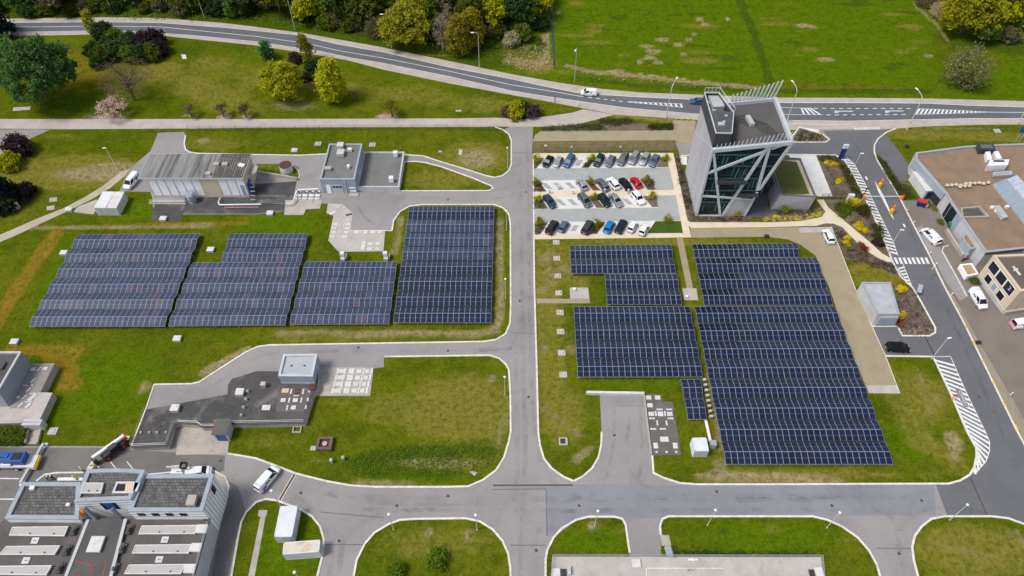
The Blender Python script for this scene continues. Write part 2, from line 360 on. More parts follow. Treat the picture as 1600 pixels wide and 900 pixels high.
sheet('road_surface', [(1395,410),(1407,432),(1426,450),(1435,465),(1450,492),(1461,512),(1461,520),(1452,525),(1410,525),(1402,510),(1362.5,510),(1384,556),(1458,557.5),(1485,615),(1511,675),(1525,700),(1525.5,712),(1522,730),(1515,742),(1500,751),(1482,756),(1462,757),(1480,806),(1550,806),(1575,809),(1600,818),(1650,840),(1660,800),(1606,705),(1587,670),(1550,595),(1507,507),(1475,447),(1450,395),(1430,357),(1407,312),(1385,275),(1370,250),(1366,238),(1366,227),(1372,217),(1385,207),(1398,202),(1286,205),(1297,218),(1290,223),(1100,224.5),(1100,243),(1225,241.5),(1305,242.5),(1320,252),(1330,267),(1345,297),(1365,337),(1385,385)], .036, 'asphalt_dark')
# darker and lighter resurfaced stretches
sheet('road_surface', [(853,766),(853,836),(868,838),(905,810),(1462,805),(1460,758),(1088,758.5),(900,757),(770,765)], .0335, mat('asphalt_bottom', (.232,.23,.252), (.198,.197,.216), s1=.09, fine=.12, stain=(.14,.14,.15), stain_amt=.5, s3=.03))
sheet('road_surface', [(-60,700),(150,700),(352,712),(350,735),(330,745),(60,752),(30,770),(-60,960)], .0335, 'yard_grey')
sheet('road_surface', [(335,740),(350,748),(356,765),(330,900),(355,905),(371,837),(376,815),(384,799),(372,760)], .0335, 'yard_grey')
sheet('road_surface', [(236,333),(243,318),(290,318),(282,346),(235,344)], .034, 'asphalt_black')
sheet('road_surface', [(282,334),(290,307),(392,306),(400,288),(464,283),(455,322),(446,329),(400,334)], .0345, 'asphalt_black')

def kerb(px, wd=.34, h=.13, closed=False, m='kerb'):
    o = MB().strip(PX(px), wd, 0, h, closed=closed).build('kerb', m); return struct(o)
for k in (K_W, K_N2, K_E, K_E2[:-1], K_E3, K_E4, K_R, K_RR, K_B1, K_B2, K_B3, K_B4, K_B5, K_C1): kerb(k)
for k in (K_N3, K_TRI): kerb(k, closed=True)
kerb(K_TG[1:6], .2)
kerb([(833,242),(834.5,374)], .3, .14)
kerb([(205,698),(228,640),(241,601)], .22, .14)

# ---- highway
HT = [(-80,36),(0,35),(60,34.5),(160,33.7),(250,35),(350,42.5),(400,47.5),(465,54),(530,69),(600,81),(700,104),(800,123),(850,134),(900,144),(940,147.5),(1000,151),(1087,155),(1215,160),(1350,160),(1450,161),(1512,164),(1700,170)]
HB = [(-80,51),(0,51),(60,50.5),(160,48.7),(200,49.5),(300,56),(400,66),(500,81),(542,90),(600,100),(700,120),(800,143),(850,151),(917,161),(975,169),(1040,175),(1087,179),(1230,189),(1325,190),(1425,188),(1525,186),(1700,186)]
FT = [(-80,29.5),(0,29.5),(160,27),(250,28),(350,36),(400,42),(475,52),(590,72.5),(700,95),(800,116),(875,129.5),(940,139),(1000,144.5),(1087,147.8),(1212,152.5),(1350,153),(1450,154),(1600,158),(1700,159)]
FB = [(-80,55.5),(0,55.5),(60,55.5),(160,53.7),(250,55.5),(400,71),(495,86),(542,94),(600,109),(700,130),(800,148.5),(850,157.5),(905,168),(960,179),(1045,184.5),(1087,187),(1237,203),(1400,201),(1450,197.5),(1525,195),(1700,194)]
sheet('footway', FT + FB[::-1], .012, 'footway')
sheet('highway', HT + HB[::-1], .024, 'asphalt_road')
PATH = [(-80,187),(0,186),(400,186),(712,185),(775,184),(800,185),(850,182.5),(895,176),(911,171),(960,179),(935,186),(900,195),(852,198),(800,198),(500,199),(400,199.5),(292,201),(100,202),(0,201),(-80,201)]
sheet('footpath', PATH, .019, 'footway')
sheet('side_road', [(-80,203),(60,202),(78,203),(40,220),(24,235),(-5,262),(-80,290)], .022, 'asphalt')

def line(px, wd=.18, z=.042, m='paint', name='road_marking'):
    return struct(MB().strip(PX(px), wd, z, z).build(name, m))
line([(a, b+.6) for a, b in HT], .22); line([(a, b-.6) for a, b in HB], .22)
line([(0,42.3),(60,42),(160,41),(250,42),(400,57),(480,68),(530,79.5),(600,91),(700,111),(800,133),(860,142.5),(912,151.5)], .2)
def dashes(a, b, n, ln=.5, wd=.25, z=.042):
    mb = MB(); A = P(*a); B = P(*b)
    for k in range(n):
        t0 = (k+.1)/n; t1 = t0 + ln/n
        mb.strip([A.lerp(B, t0), A.lerp(B, t1)], wd, z, z)
    return struct(mb.build('lane_dashes', 'paint'))
dashes((918,152), (978,159.5), 5)
def hatch(pxl, pxr, n, wd=.4, z=.043, slant=.0, outline=.14):
    """hatched island between two edges given as polylines (picture points)"""
    mb = MB(); L = PX(pxl); Rr = PX(pxr)
    def at(poly, t):
        ds = [(poly[i+1]-poly[i]).length for i in range(len(poly)-1)]; T = max(0, min(1, t))*sum(ds)
        for i, d in enumerate(ds):
            if T <= d or i == len(ds)-1: return poly[i].lerp(poly[i+1], min(1, T/d))
            T -= d
    for k in range(n):
        t = (k+.5)/n
        if not (0 <= t+slant <= 1): continue
        mb.strip([at(L, t), at(Rr, t+slant)], wd, z, z)
    o = struct(mb.build('hatched_marking', 'paint'))
    for e in (pxl, pxr): line(e, outline, z-.001)
    return o
hatch([(980,159),(1067,162.5)], [(980,159.4),(1067,168)], 11, .5, slant=.03)
hatch([(1250,169),(1268,169)], [(1252,179),(1286,179.5)], 4, .5)
line([(1215,168),(1250,169)], .15); line([(1222,179),(1252,179.3)], .15)
dashes((1270,169.4), (1428,169.7), 12); dashes((1290,179.8), (1420,179), 10)
hatch([(1434,170),(1470,171.2),(1540,175)], [(1428,178.7),(1470,178),(1540,175.6)], 17, .45, slant=.0)
line([(1540,175.3),(1700,177)], .2)
def arrow(c, d, ln=4.0, wd=.22, turn=0):
    mb = MB(); C_ = P(*c); D = (P(*d)-C_); D.z = 0; D.normalize(); N = Vector((-D.y, D.x, 0))
    z = .044
    mb.strip([C_-D*ln/2, C_+D*ln*.25], wd, z, z)
    tip = C_ + D*ln*.2; hd_ = (D + N*turn).normalized(); hn = Vector((-hd_.y, hd_.x, 0))
    mb.pts([Vector((q.x, q.y, z)) for q in (tip - hn*.62, tip + hd_*1.25, tip + hn*.62)])
    return struct(mb.build('arrow_marking', 'paint'))
arrow((1315,174), (1305,174), 6, .3, .9); arrow((1394,173.6), (1384,173.6), 6, .3, .9)
dashes((1335,201.5), (1376,200.5), 11, .5, .9)
line([(1238,193),(1290,195),(1330,194)], .16); line([(1258,201),(1280,205)], .8)
line([(1352.5,276),(1355,281)], .45); line([(1411.5,350),(1414,355)], .45)
# centre island of the barrier lane
struct(MB().tri_poly([PX([(1366.5,282),(1371,290),(1381,307),(1397.5,344.5),(1393,339),(1372,299)])], .046).build('painted_island', 'paint'))
hatch([(1318,247),(1325,258),(1340,287),(1362,332),(1382,380),(1391,401)], [(1322,245.5),(1335,257),(1352,288),(1373,333),(1396,379),(1403,400)], 31, .5, slant=.03)
hatch([(1402,418),(1412,433),(1424,449)], [(1411,413),(1419,433),(1426,450)], 7, .42, slant=.05)
hatch([(1460,560),(1487,615),(1512,672),(1524,696),(1527,712),(1524,729),(1521,737)], [(1485,557),(1509,612),(1538,672),(1546,690),(1546,705),(1541,720),(1523,741)], 24, .5, slant=.06)
line([(1459,557.6),(1485,557)], .16)
mb = MB()
for k in range(8):
    a, b = P(1398+6.9*k, 402.5), P(1402.5+6.9*k, 412.5); mb.strip([a, b], .55, .043, .043)
struct(mb.build('zebra_crossing', 'paint'))
# yellow kerb marks on the right-hand kerb
for (a, b) in (((1508,509),(1510,514)), ((1519.5,533),(1522,539)), ((1535,563),(1538,569)), ((1550.5,594),(1553.5,601)), ((1568,629),(1571,636)), ((1586,663),(1589,671))):
    struct(MB().strip([P(*a), P(*b)], .34, .02, .137).build('yellow_kerb', 'paint_yellow'))
# channel drains and joints
M['grate'] = mat('drain_grate', (.105, .075, .07), (.08, .06, .058), s1=1)
def drain(px, wd=.35, m='rust', z=.045): struct(MB().strip(PX(px), wd, z, z).build('channel_drain', m))
drain([(770,758.5),(895,758)], .3, M['grate']); drain([(1516,746),(1542,805)], .3, M['grate']); drain([(1446,527),(1460,556)], .3)
drain([(461,740.5),(437,781)], .3, 'rust'); drain([(459,739.8),(435,780.5)], .12, 'kerb', .047); drain([(463,741),(439,782)], .12, 'kerb', .047)
M['joint'] = mat('joint_seal', (.15,.145,.15), s1=.5)
for px in ([(505,851),(568,851)], [(797,852),(853,852)], [(800,520),(835,521)], [(500,800),(600,809)], [(1370,857),(1424,857)], [(831,239),(800,239)], [(853,765),(855,838)], [(770,765),(853,764)]):
    struct(MB().strip(PX(px), .16, .041, .041).build('road_joint', M['joint']))
tm_, tnt, tb = new_mat('tyre_marks'); tb.inputs['Base Color'].default_value = (.05, .048, .05, 1); tb.inputs['Roughness'].default_value = .8
_tr = _n(tnt, 'ShaderNodeBsdfTransparent'); _ms = _n(tnt, 'ShaderNodeMixShader'); tnt.links.new(ramp(tnt, noise(tnt, world_co(tnt), .22, 6, .7), .40, .75, 0, .17), _ms.inputs[0]); tnt.links.new(_tr.outputs[0], _ms.inputs[1]); tnt.links.new(tb.outputs[0], _ms.inputs[2]); tnt.links.new(_ms.outputs[0], tnt.nodes['Material Output'].inputs['Surface']); M['tyre'] = tm_
def smooth(px, n=8):
    out = []
    for i in range(len(px)-1):
        p0, p1, p2, p3 = px[max(0, i-1)], px[i], px[i+1], px[min(len(px)-1, i+2)]
        for k in range(n):
            t = k/n; out.append(tuple(.5*((2*p1[j]) + (-p0[j]+p2[j])*t + (2*p0[j]-5*p1[j]+4*p2[j]-p3[j])*t*t + (-p0[j]+3*p1[j]-3*p2[j]+p3[j])*t**3) for j in (0, 1)))
    return out + [px[-1]]
_tz = .0385
for px, wd in (([(812,215),(815,400),(818,600),(821,700),(812,900)],.9), ([(825,240),(827,420),(831,600),(837,680)],.8), ([(806,560),(806,640),(808,720),(800,780),(760,787),(600,786),(480,765),(390,745)],.9), ([(840,660),(850,735),(900,775),(1000,782),(1440,778)],.9), ([(500,770),(620,778),(850,780),(1100,776),(1400,774),(1500,760)],1.0), ([(560,796),(850,798),(1200,797),(1380,800)],.8),
   ([(960,640),(955,720),(930,770),(860,788)],.7), ([(985,640),(980,720),(1010,760),(1080,776)],.7), ([(1000,630),(1000,740),(960,780)],.6), ([(1360,790),(1400,820),(1405,900)],.9), ([(1430,780),(1405,830),(1398,900)],.9), ([(1540,800),(1450,795),(1410,830),(1412,900)],.7), ([(530,900),(540,840),(590,805),(680,796)],.9), ([(515,900),(515,840),(470,780),(420,760)],.8), ([(835,900),(838,840),(870,805),(960,796)],.9), ([(800,545),(700,547),(520,549),(410,556),(330,605)],.9), ([(808,520),(795,545),(740,549)],.7), ([(808,300),(780,310),(640,309),(500,312)],.9), ([(560,322),(570,340),(590,352)],.7), ([(820,270),(805,290),(760,300)],.6), ([(345,730),(365,760),(350,830),(335,900)],.8), ([(1480,480),(1530,590),(1570,690),(1600,760)],.8), ([(1400,300),(1440,400),(1500,530),(1560,660)],.8), ([(1345,235),(1340,260),(1370,330),(1410,420),(1460,520)],.8)):
    _tz += .00004; struct(MB().strip(PX(smooth(px)), wd, _tz, _tz).build('tyre_marks', 'tyre'))
M['cover'] = mat('iron_cover', (.075, .07, .07), (.055, .052, .052), s1=3)
for x, y in ((822,300),(812,470),(826,620),(700,775),(620,790),(1120,768),(1300,790),(905,790),(1440,782),(470,770),(345,720),(700,548),(560,543),(560,304),(700,312),(1340,230),(1420,340),(1500,500),(1530,620),(1460,430),(960,680),(530,845),(838,860),(1405,865)):
    c = P(x, y, .047); struct(MB().tri_poly([[(c.x+.27*math.cos(k*.5236), c.y+.27*math.sin(k*.5236)) for k in range(12)]], .047).build('manhole_cover', 'cover'))
# text on the hatched bay
def text_obj(txt, size, loc, rot, m, name='lettering', parent=None, ext=.0):
    cu = bpy.data.curves.new(name, 'FONT'); cu.body = txt; cu.size = size; cu.align_x = 'CENTER'; cu.align_y = 'CENTER'; cu.extrude = ext
    t = bpy.data.objects.new(name+'_tmp', cu); COL.objects.link(t); bpy.context.view_layer.update()
    me = bpy.data.meshes.new_from_object(t.evaluated_get(bpy.context.evaluated_depsgraph_get()))
    bpy.data.objects.remove(t); bpy.data.curves.remove(cu)
    me.materials.clear(); me.materials.append(M[m] if isinstance(m, str) else m)
    o = bpy.data.objects.new(name, me); COL.objects.link(o); o.location = loc; o.rotation_euler = rot
    if parent: o.parent = parent
    return o
a, b = P(1496.5,609), P(1510,636); d = (b-a).normalized()
struct(MB().strip([a, b], 1.05, .048, .048).build('lettering_field', 'asphalt_dark'))
for s_ in (-1, 1):
    n_ = Vector((-d.y, d.x, 0))*.53*s_; struct(MB().strip([a+n_, b+n_], .1, .050, .050).build('lettering_border', 'paint'))
c_ = (a+b)/2; struct(text_obj('POMPIERS', .78, (c_.x, c_.y, .052), (0, 0, math.atan2(d.y, d.x)), 'paint'))

# ---- beds, paths and pads
sheet('soil_strip', [(832,222),(1056,219),(1058,235),(833,238.5)], .010, mat('brown_soil', (.17,.125,.075), (.13,.115,.045), s1=.4, fine=.3, stain=(.09,.11,.03), stain_amt=.7, s3=.12, bmp=.4))
sheet('gravel_path', [(832,221),(836,211),(845,205),(1052,203.5),(1051,188),(1088,188),(1082,225),(1056,225),(1055,219)], .014, 'gravel')
sheet('planting_bed', [(843,204.5),(850,199),(900,195.5),(940,190),(1000,193),(1050,196),(1051,202),(945,203.5)], .022, 'mulch')
sheet('parking_paving', [(833.5,239.5),(1052,239),(1065,300),(1080,371),(834.5,374)], .020, 'cream')
sheet('parking_lane', [(834,263.5),(1046,262),(1053.5,296.5),(1023,297),(1021,280.5),(833.5,282.5)], .028, 'lane')
sheet('parking_lane', [(834.5,327),(1028,324.5),(1026,305.5),(1056,305),(1063.5,344.5),(834.8,347.5)], .028, 'lane')
for px in ([(836,263.5),(1028,261.2),(1037,244),(848,246)], [(842,282),(1000.5,280),(1012,296.5),(853.7,299.5)], [(844.8,308.3),(1004.5,306.3),(1019,323.7),(858,326.7)], [(856.5,347),(1024,345),(1011.7,364.7),(843.5,366.7)]):
    sheet('parking_bays', px, .032, 'white_pave')
BEDS = [([(832.8,247),(851,247),(838,263.4),(833,263.4)],'mulch'), ([(908,262.4),(920,262.2),(931,246.5),(922,247)],'mulch'), ([(1026,261.2),(1045,261.2),(1043,247.5),(1036,245)],'mulch'),
        ([(833,282.8),(842,282.8),(853.7,299.3),(833,299.5)],'mulch'), ([(913,281.3),(921,281),(939,297.6),(926.7,297.9)],'mulch_red'), ([(999.7,280.2),(1021,280),(1023,296.6),(1012,296.5)],'mulch'),
        ([(833.4,308.4),(844.8,308.3),(857,326.2),(833.8,326.5)],'mulch'), ([(919.9,307.6),(930,307.5),(944.6,324.8),(932,325)],'mulch'), ([(1004.5,306.4),(1026,305.8),(1028,323.5),(1019,323.6)],'mulch'),
        ([(834.8,348),(856.5,347.4),(844.4,366.4),(835.2,366.5)],'mulch'), ([(933.7,346.6),(946.7,346.4),(933,365.6),(920,365.8)],'mulch')]
for px, m_ in BEDS: sheet('planting_bed', px, .040, m_)
sheet('lawn', [(1024,345.7),(1063.7,345.4),(1067,364.2),(1011.7,364.6)], .040, mat('lawn_green', (.044,.088,.003), (.032,.070,.003), s1=.4, fine=.3, bmp=.5))
for cx, cy, sg in ((904.5,254.5,1),(855,290.8,-1),(873,290.8,-1),(891.5,290,-1),(876.5,316.3,-1),(894.8,316.2,-1),(981,315.2,-1),(898,356.4,1)):
    sheet('bay_grid', [(cx-5+sg*4,cy-4.6),(cx+3+sg*4,cy-4.7),(cx+5-sg*4,cy+4.7),(cx-3-sg*4,cy+4.8)], .037, 'lane')
sheet('cream_path', [(1072,345),(1115,346),(1200,347.5),(1250,345.5),(1280,340),(1290,331),(1283,322),(1276,312),(1287,312),(1294,324),(1316,342),(1342,364),(1361,380),(1378,396),(1393,404),(1397,410),(1384,409),(1370,402),(1350,389),(1330,370),(1316,355),(1302,349.5),(1290,349),(1275,353),(1200,355),(1079,356.5)], .021, 'cream')
sheet('gravel_drive', [(1078.5,357),(1200,355.5),(1299,354.5),(1336,450),(1362,509),(1384,557),(1406,615),(1357,614),(1322,530),(1296,450),(1284,425),(1275,400),(1250,382),(1232,374.5),(1200,370),(1080,371.5)], .018, 'gravel')
kerb([(1299,354.5),(1336,450),(1362,509),(1384,557),(1406,615)], .14, .05)
sheet('concrete_strip', [(1248,355.8),(1298.5,354.5),(1301,362.5),(1250,363.5)], .026, 'slab')
sheet('concrete_strip', [(1355,602.5),(1401,602),(1406,615),(1357,614.5)], .026, 'slab')
sheet('white_walkway', [(1232,242.5),(1275,242.5),(1301,307),(1277,307)], .024, 'white_pave')
sheet('white_walkway', [(1062,244.5),(1074,244.5),(1073,258),(1064,256.5)], .024, 'white_pave')
sheet('planting_bed', [(1276,243.5),(1304,243.8),(1318,253),(1329,269),(1344,299),(1349,309),(1302,308)], .022, 'mulch')
sheet('planting_bed', [(1289,312),(1351,312),(1364,339),(1384,387),(1392,402),(1378,395),(1361,379),(1342,363),(1316,341),(1294,323)], .022, 'mulch')
sheet('planting_bed', [(1275,353.3),(1290,349.4),(1302,350),(1316,355.5),(1330,370.5),(1350,389.5),(1370,402.5),(1384,409.5),(1396,411),(1408,434),(1395,430),(1370,416),(1340,407),(1322,406),(1300,354.5)], .015, 'mulch')
sheet('planting_bed', [(1395,447),(1424,449),(1434,467),(1449,493),(1459,512.5),(1459,519),(1451,524),(1411,524),(1403,509)], .020, 'mulch')
sheet('planting_bed', [(1054,228),(1058,242),(1066,268),(1078,303),(1083,318),(1089,338),(1175,340),(1170,347.3),(1077,347.3),(1071,332),(1073,322),(1065,300),(1059,260)], .023, 'mulch')
sheet('planting_bed', [(1189,340.5),(1208,332),(1215,330),(1263,328.5),(1275,317.5),(1289,330),(1285,338.5),(1252,344.5),(1194,347)], .025, 'mulch')
sheet('entrance_plaza', [(1160,338.5),(1160,290),(1200,290),(1199,316),(1204,328),(1214,330),(1189,340)], .027, mat('plaza_paving', (.11,.112,.125), (.09,.092,.105), s1=.4))
sheet('planting_bed', [(1230,222.5),(1288,222),(1293,218),(1283,211),(1262,204),(1250,200)], .040, 'mulch')
sheet('planting_bed', [(1369,243),(1384,258),(1400,283),(1420,286),(1434,312),(1409,311.5),(1386,274)], .022, 'mulch')
sheet('side_lane', [(1367,226),(1373,217.5),(1384,210),(1402,232),(1420,258),(1419,283),(1402,283),(1388,261),(1372,241),(1367,238)], .020, 'asphalt_dark')
sheet('yard', [(1409,313.5),(1442,312),(1470,310),(1700,330),(1700,860),(1662,800),(1607,704),(1588,669),(1551,594),(1508,506),(1476,446),(1451,394),(1431,356)], .020, 'yard')
sheet('yard_verge', [(1480,452),(1487,458),(1530,535),(1600,655),(1620,690),(1608,703),(1588,668),(1551,593.5),(1509,506)], .024, mat('verge_soil', (.30,.25,.19), (.24,.21,.14), s1=.5, fine=.25, stain=(.12,.14,.03), stain_amt=.8, s3=.12))
sheet('yard_asphalt', [(1432,356),(1440,352),(1478,398),(1492,425),(1515,462),(1500,470),(1478,440),(1452,394)], .025, mat('yard_lane', (.285,.27,.26), (.25,.235,.225), s1=.3))
kerb([(1472,393),(1474,386),(1482,384)], .2, .1); kerb([(1472,393),(1478,404),(1494,432),(1510,463)], .2, .1)
sheet('sand_path', [(190,268),(203,264),(197,273),(172,294),(142,312),(108,329),(64,349),(22,369),(-40,395),(-40,383),(16,360),(57,342),(100,325),(132,308),(160,291)], .008, 'path')
sheet('concrete_pad', [(112,331),(124,322),(150,312),(158,314),(146,335)], .014, 'concrete')
def slab(px, z, m='slab'): return sheet('concrete_slab', px, z, m)
slab([(512.5,318),(535,319),(551,332.5),(548,360),(602,360),(599,393),(529,393.5),(513,376),(521,337.5),(510,333)], .038)
kerb([(548,360.3),(602,360.3),(612,361)], .2, .06)
slab([(497,574),(584,574.5),(578,618),(489,618.5)], .038, 'concrete')
slab([(1007,616.5),(1034,616),(1036,627),(1051,628),(1064,711),(1019,712),(1012,650)], .04, 'slab_dark')
slab([(446,313),(503,312),(500,326),(478,327),(474,336),(444,336)], .037, 'concrete')
slab([(890,449.5),(919,449.5),(921,467),(891,467)], .03); slab([(838,466.5),(921,467.5),(922,474),(839,474)], .026, 'gravel')
slab([(1057,372),(1067,372),(1083,451),(1073,451)], .02, 'gravel'); slab([(1066,450.5),(1088,450.5),(1091,469),(1069,469)], .026)
slab([(278,672),(290,664),(360,664),(355,709),(275,711)], .036, 'concrete')
slab([(21,168),(48,166.5),(47,171.5),(20,173.5)], .02); slab([(404,797),(418,797),(416,807),(403,807)], .02, 'concrete'); slab([(407,807),(415,807),(398,900),(388,900)], .018, 'concrete')
slab([(1032,836),(1045,836),(1049,853),(1034,853)], .036, 'concrete')
slab([(937,618),(1006,618),(1006,636),(938,636)], .034, mat('ramp_head_concrete', (.26,.25,.245), (.22,.21,.205), s1=.3))  # darker concrete at the head of the ramp
for (x, y) in ((83,312),(79,325)): slab([(x-6,y-2.5),(x+6,y-4),(x+6,y+2.5),(x-6,y+4)], .02, 'concrete')
slab([(717,233),(723,234),(721,243),(716,241)], .02); slab([(283,85),(290,85.5),(292,92),(285,92)], .02, 'lid')
slab([(712,172),(721,171.5),(721,174.5),(712,174.5)], .02, 'concrete'); slab([(734,737),(740,736),(746,738),(741,744)], .02); slab([(685,235),(691,236),(690,238),(685,238)], .02)
# old foundation outlines in the western lawn and the ditch
sheet('ditch', [(856,-40),(861,-40),(865,40),(868.5,107),(865.5,108),(861.5,40)], .012, 'water')

# ---- the grass ground, one fine sheet near and a plain one to the horizon
BL = []   # (channel, x, y, rx, ry, rot, strength)
def blob(ch, px, py, rx, ry, s=1.0, rot=0.0):
    c = P(px, py); ex = (P(px+rx, py)-c).length; ey = abs(P(px, py-ry).y - P(px, py+ry).y)/2
    BL.append((ch, c.x, c.y, ex, ey, rot, s))
def trail(ch, pts, rx, ry, s=1.0):
    for i in range(len(pts)-1):
        a, b = pts[i], pts[i+1]; n = max(1, int(math.dist(a, b)/max(3, rx*.7)))
        for k in range(n+1):
            t = k/n; blob(ch, a[0]+(b[0]-a[0])*t, a[1]+(b[1]-a[1])*t, rx, ry, s*rnd.uniform(.7, 1.05))
SOIL, OCH, LUSH, RANK_SHADE, OLIVE, PETAL = range(6)
trail(SOIL, [(440,522),(500,518),(560,524)], 18, 5, .8); trail(SOIL, [(560,522),(640,520),(745,522),(775,515),(782,490),(784,440)], 8, 4, .85); trail(SOIL, [(782,430),(780,345)], 6, 8, .75); trail(SOIL, [(318,582),(350,565),(385,548)], 9, 5, .95)
trail(SOIL, [(626,345),(622,375),(616,392)], 8, 9, .75); trail(OLIVE, [(780,500),(775,340)], 10, 10, .8)
trail(OLIVE, [(600,525),(460,530)], 25, 8, .8)
trail(OCH, [(85,368),(62,400),(35,440),(8,480),(-10,510)], 13, 10, 1.0); trail(OCH, [(20,545),(120,548)], 12, 9, .95); trail(OCH, [(95,560),(105,600)], 25, 12, .95); trail(OCH, [(60,356),(200,354),(380,348)], 14, 4, .75)
trail(SOIL, [(50,356),(190,355),(330,352)], 10, 2.4, .7)
blob(SOIL,150,272,70,12,.75); blob(SOIL,175,262,45,9,.8); blob(OLIVE,110,270,110,26,1.0); blob(OLIVE,60,330,80,30,.4)
blob(LUSH,440,355,60,22,1.0); blob(LUSH,330,460,60,60,.5); trail(LUSH,[(60,500),(90,440),(110,390)],22,20,.8); blob(LUSH,170,600,90,60,.75); blob(LUSH,200,330,60,14,.8); blob(LUSH,60,650,60,30,.6)
for x, y in ((330,525),(150,570),(135,600),(170,610),(262,568)): blob(RANK_SHADE, x, y, 14, 7, .55)
blob(SOIL,225,605,10,12,.7); blob(SOIL,745,248,30,16,.75); blob(OLIVE,745,245,55,26,.8); blob(OLIVE,690,280,60,16,.7); blob(OLIVE,330,225,70,10,.6); blob(SOIL,318,220,12,5,.8)
blob(OLIVE,720,640,90,55,.85); blob(OLIVE,620,640,60,30,.6); blob(SOIL,768,592,8,7,.8); blob(SOIL,690,723,75,9,.75); trail(SOIL,[(560,757),(640,758)],16,3,.7); trail(SOIL,[(775,700),(790,650)],6,14,.55); trail(RANK_SHADE,[(560,720),(640,705),(740,700)],28,9,.85); trail(RANK_SHADE,[(550,735),(620,738),(710,738)],20,6,.75); blob(LUSH,640,745,110,10,.7); blob(OLIVE,420,690,50,14,.5)
blob(SOIL,495,720,14,6,.5)
trail(OLIVE,[(850,385),(885,400),(895,440)],30,14,.8); blob(LUSH,850,395,18,14,.7); blob(LUSH,912,480,22,8,.5); blob(OLIVE,1030,378,180,5,.9); trail(OLIVE,[(1250,376),(1275,390)],10,6,.7)
trail(SOIL,[(845,640),(880,660),(905,680)],10,8,.6); trail(SOIL,[(895,720),(925,700)],8,8,.7); blob(OLIVE,880,650,40,50,.7); blob(LUSH,1000,598,110,9,.7)
trail(SOIL,[(1108,520),(1115,620),(1125,690)],5,14,.75); trail(SOIL,[(1100,745),(1200,746),(1300,750)],22,5,.85); blob(SOIL,1125,725,16,12,.6); blob(OLIVE,1250,742,160,10,.85); trail(OLIVE,[(1390,740),(1480,745)],20,8,.6)
blob(SOIL,1490,690,14,16,.95); blob(SOIL,1492,715,13,8,.7); blob(OLIVE,1440,620,40,40,.75); trail(SOIL,[(1435,580),(1450,640),(1480,600)],8,12,.5); blob(LUSH,1420,690,50,35,.7); blob(OLIVE,1365,430,40,20,1.0); trail(OCH,[(1340,420),(1400,440)],22,8,.6)
blob(LUSH,1200,840,120,25,.8); blob(LUSH,930,845,50,20,.9); blob(OLIVE,1520,860,90,40,.9); trail(SOIL,[(1470,850),(1540,870)],26,10,.6); trail(SOIL,[(1580,830),(1600,850)],12,10,.6); blob(OLIVE,680,850,90,30,.6); blob(RANK_SHADE,690,860,60,24,.4); blob(SOIL,670,833,6,4,.9); blob(SOIL,733,837,12,5,.7); blob(LUSH,450,860,50,40,.9); blob(SOIL,927,822,5,3,.9)
for _x, _y in ((850,405),(858,425),(862,440),(852,545),(892,545),(860,395),(885,420),(848,455),(890,520)): blob(SOIL, _x, _y, rnd.uniform(9,17), rnd.uniform(6,12), rnd.uniform(.45,.62))
trail(OLIVE,[(850,380),(855,460),(860,560),(870,640)],26,24,.75); trail(OLIVE,[(1380,580),(1440,690),(1500,730)],26,18,.7); trail(LUSH,[(780,470),(785,500)],8,12,.8); trail(LUSH,[(785,350),(790,420)],7,14,.9)
# northern lawn, meadow and woodland floor
trail(OLIVE,[(330,100),(400,120),(560,140),(760,165)],40,14,.6); trail(LUSH,[(340,90),(560,105),(720,150)],40,12,.55); trail(OCH,[(100,85),(150,120),(110,130)],30,14,.6); trail(OLIVE,[(250,110),(380,170)],40,18,.7)
trail(RANK_SHADE,[(60,150),(130,165),(170,172)],34,10,1.0); trail(RANK_SHADE,[(250,160),(300,172)],26,10,.6)  # dark green painted where the big tree and the bare tree cast shadow
blob(PETAL,170,184,26,4,1.0); blob(PETAL,350,183,11,4,.9); blob(PETAL,385,183,10,3,.7); blob(PETAL,604,182,16,4,1.0); blob(SOIL,460,165,44,9,.55); blob(SOIL,300,181,20,4,.6)
for y in range(-30, 120, 14): trail(LUSH,[(880,y),(1000,y),(1130,y+4),(1290,y+6),(1400,y+9)],60,12,1.2)
trail(LUSH,[(1400,120),(1600,128)],40,14,1.0); trail(LUSH,[(880,118),(1080,142),(1300,148),(1600,150)],40,7,1.0); trail(LUSH,[(1540,20),(1600,110)],40,20,.8)
trail(RANK_SHADE,[(1148,-30),(1160,10),(1175,45),(1190,85),(1202,125)],6,9,1.1); trail(RANK_SHADE,[(1090,138),(1220,142),(1440,143)],22,4,.9); trail(RANK_SHADE,[(900,122),(1000,134),(1090,139)],14,4,.8)
trail(SOIL,[(885,102),(920,112),(1000,120),(1080,128),(1180,137)],5,2.6,.9)
for x, y in ((955,113),(982,116),(1001,117.5),(1020,119),(1036,122),(1065,124),(1098,127),(1121,132),(1147,134),(1166,136),(968,111)): blob(SOIL, x, y, 6, 3.4, 1.1)
for x, y, rx in ((1010,72,12),(1022,80,14),(1035,62,12),(1060,70,9),(1015,90,11),(1028,98,9),(1000,97,6),(1093,30,7),(1102,38,7),(1076,62,5),(1085,53,5),(1068,85,4),(872,20,6),(1137,30,5),(1255,40,14),(1270,42,8),(1290,93,16),(1450,87,8)): blob(SOIL, x, y, rx, 3.4, .85)
for _k in range(46): blob(rnd.choice((OLIVE, OLIVE, RANK_SHADE)), rnd.uniform(880,1440), rnd.uniform(-20,115), rnd.uniform(10,34), rnd.uniform(2,5), rnd.uniform(.45,.8))
for _k in range(60): blob(rnd.choice((OLIVE, OLIVE, SOIL)), rnd.uniform(845,1520), rnd.choice((rnd.uniform(600,750), rnd.uniform(375,470))), rnd.uniform(6,22), rnd.uniform(3,9), rnd.uniform(.35,.6))
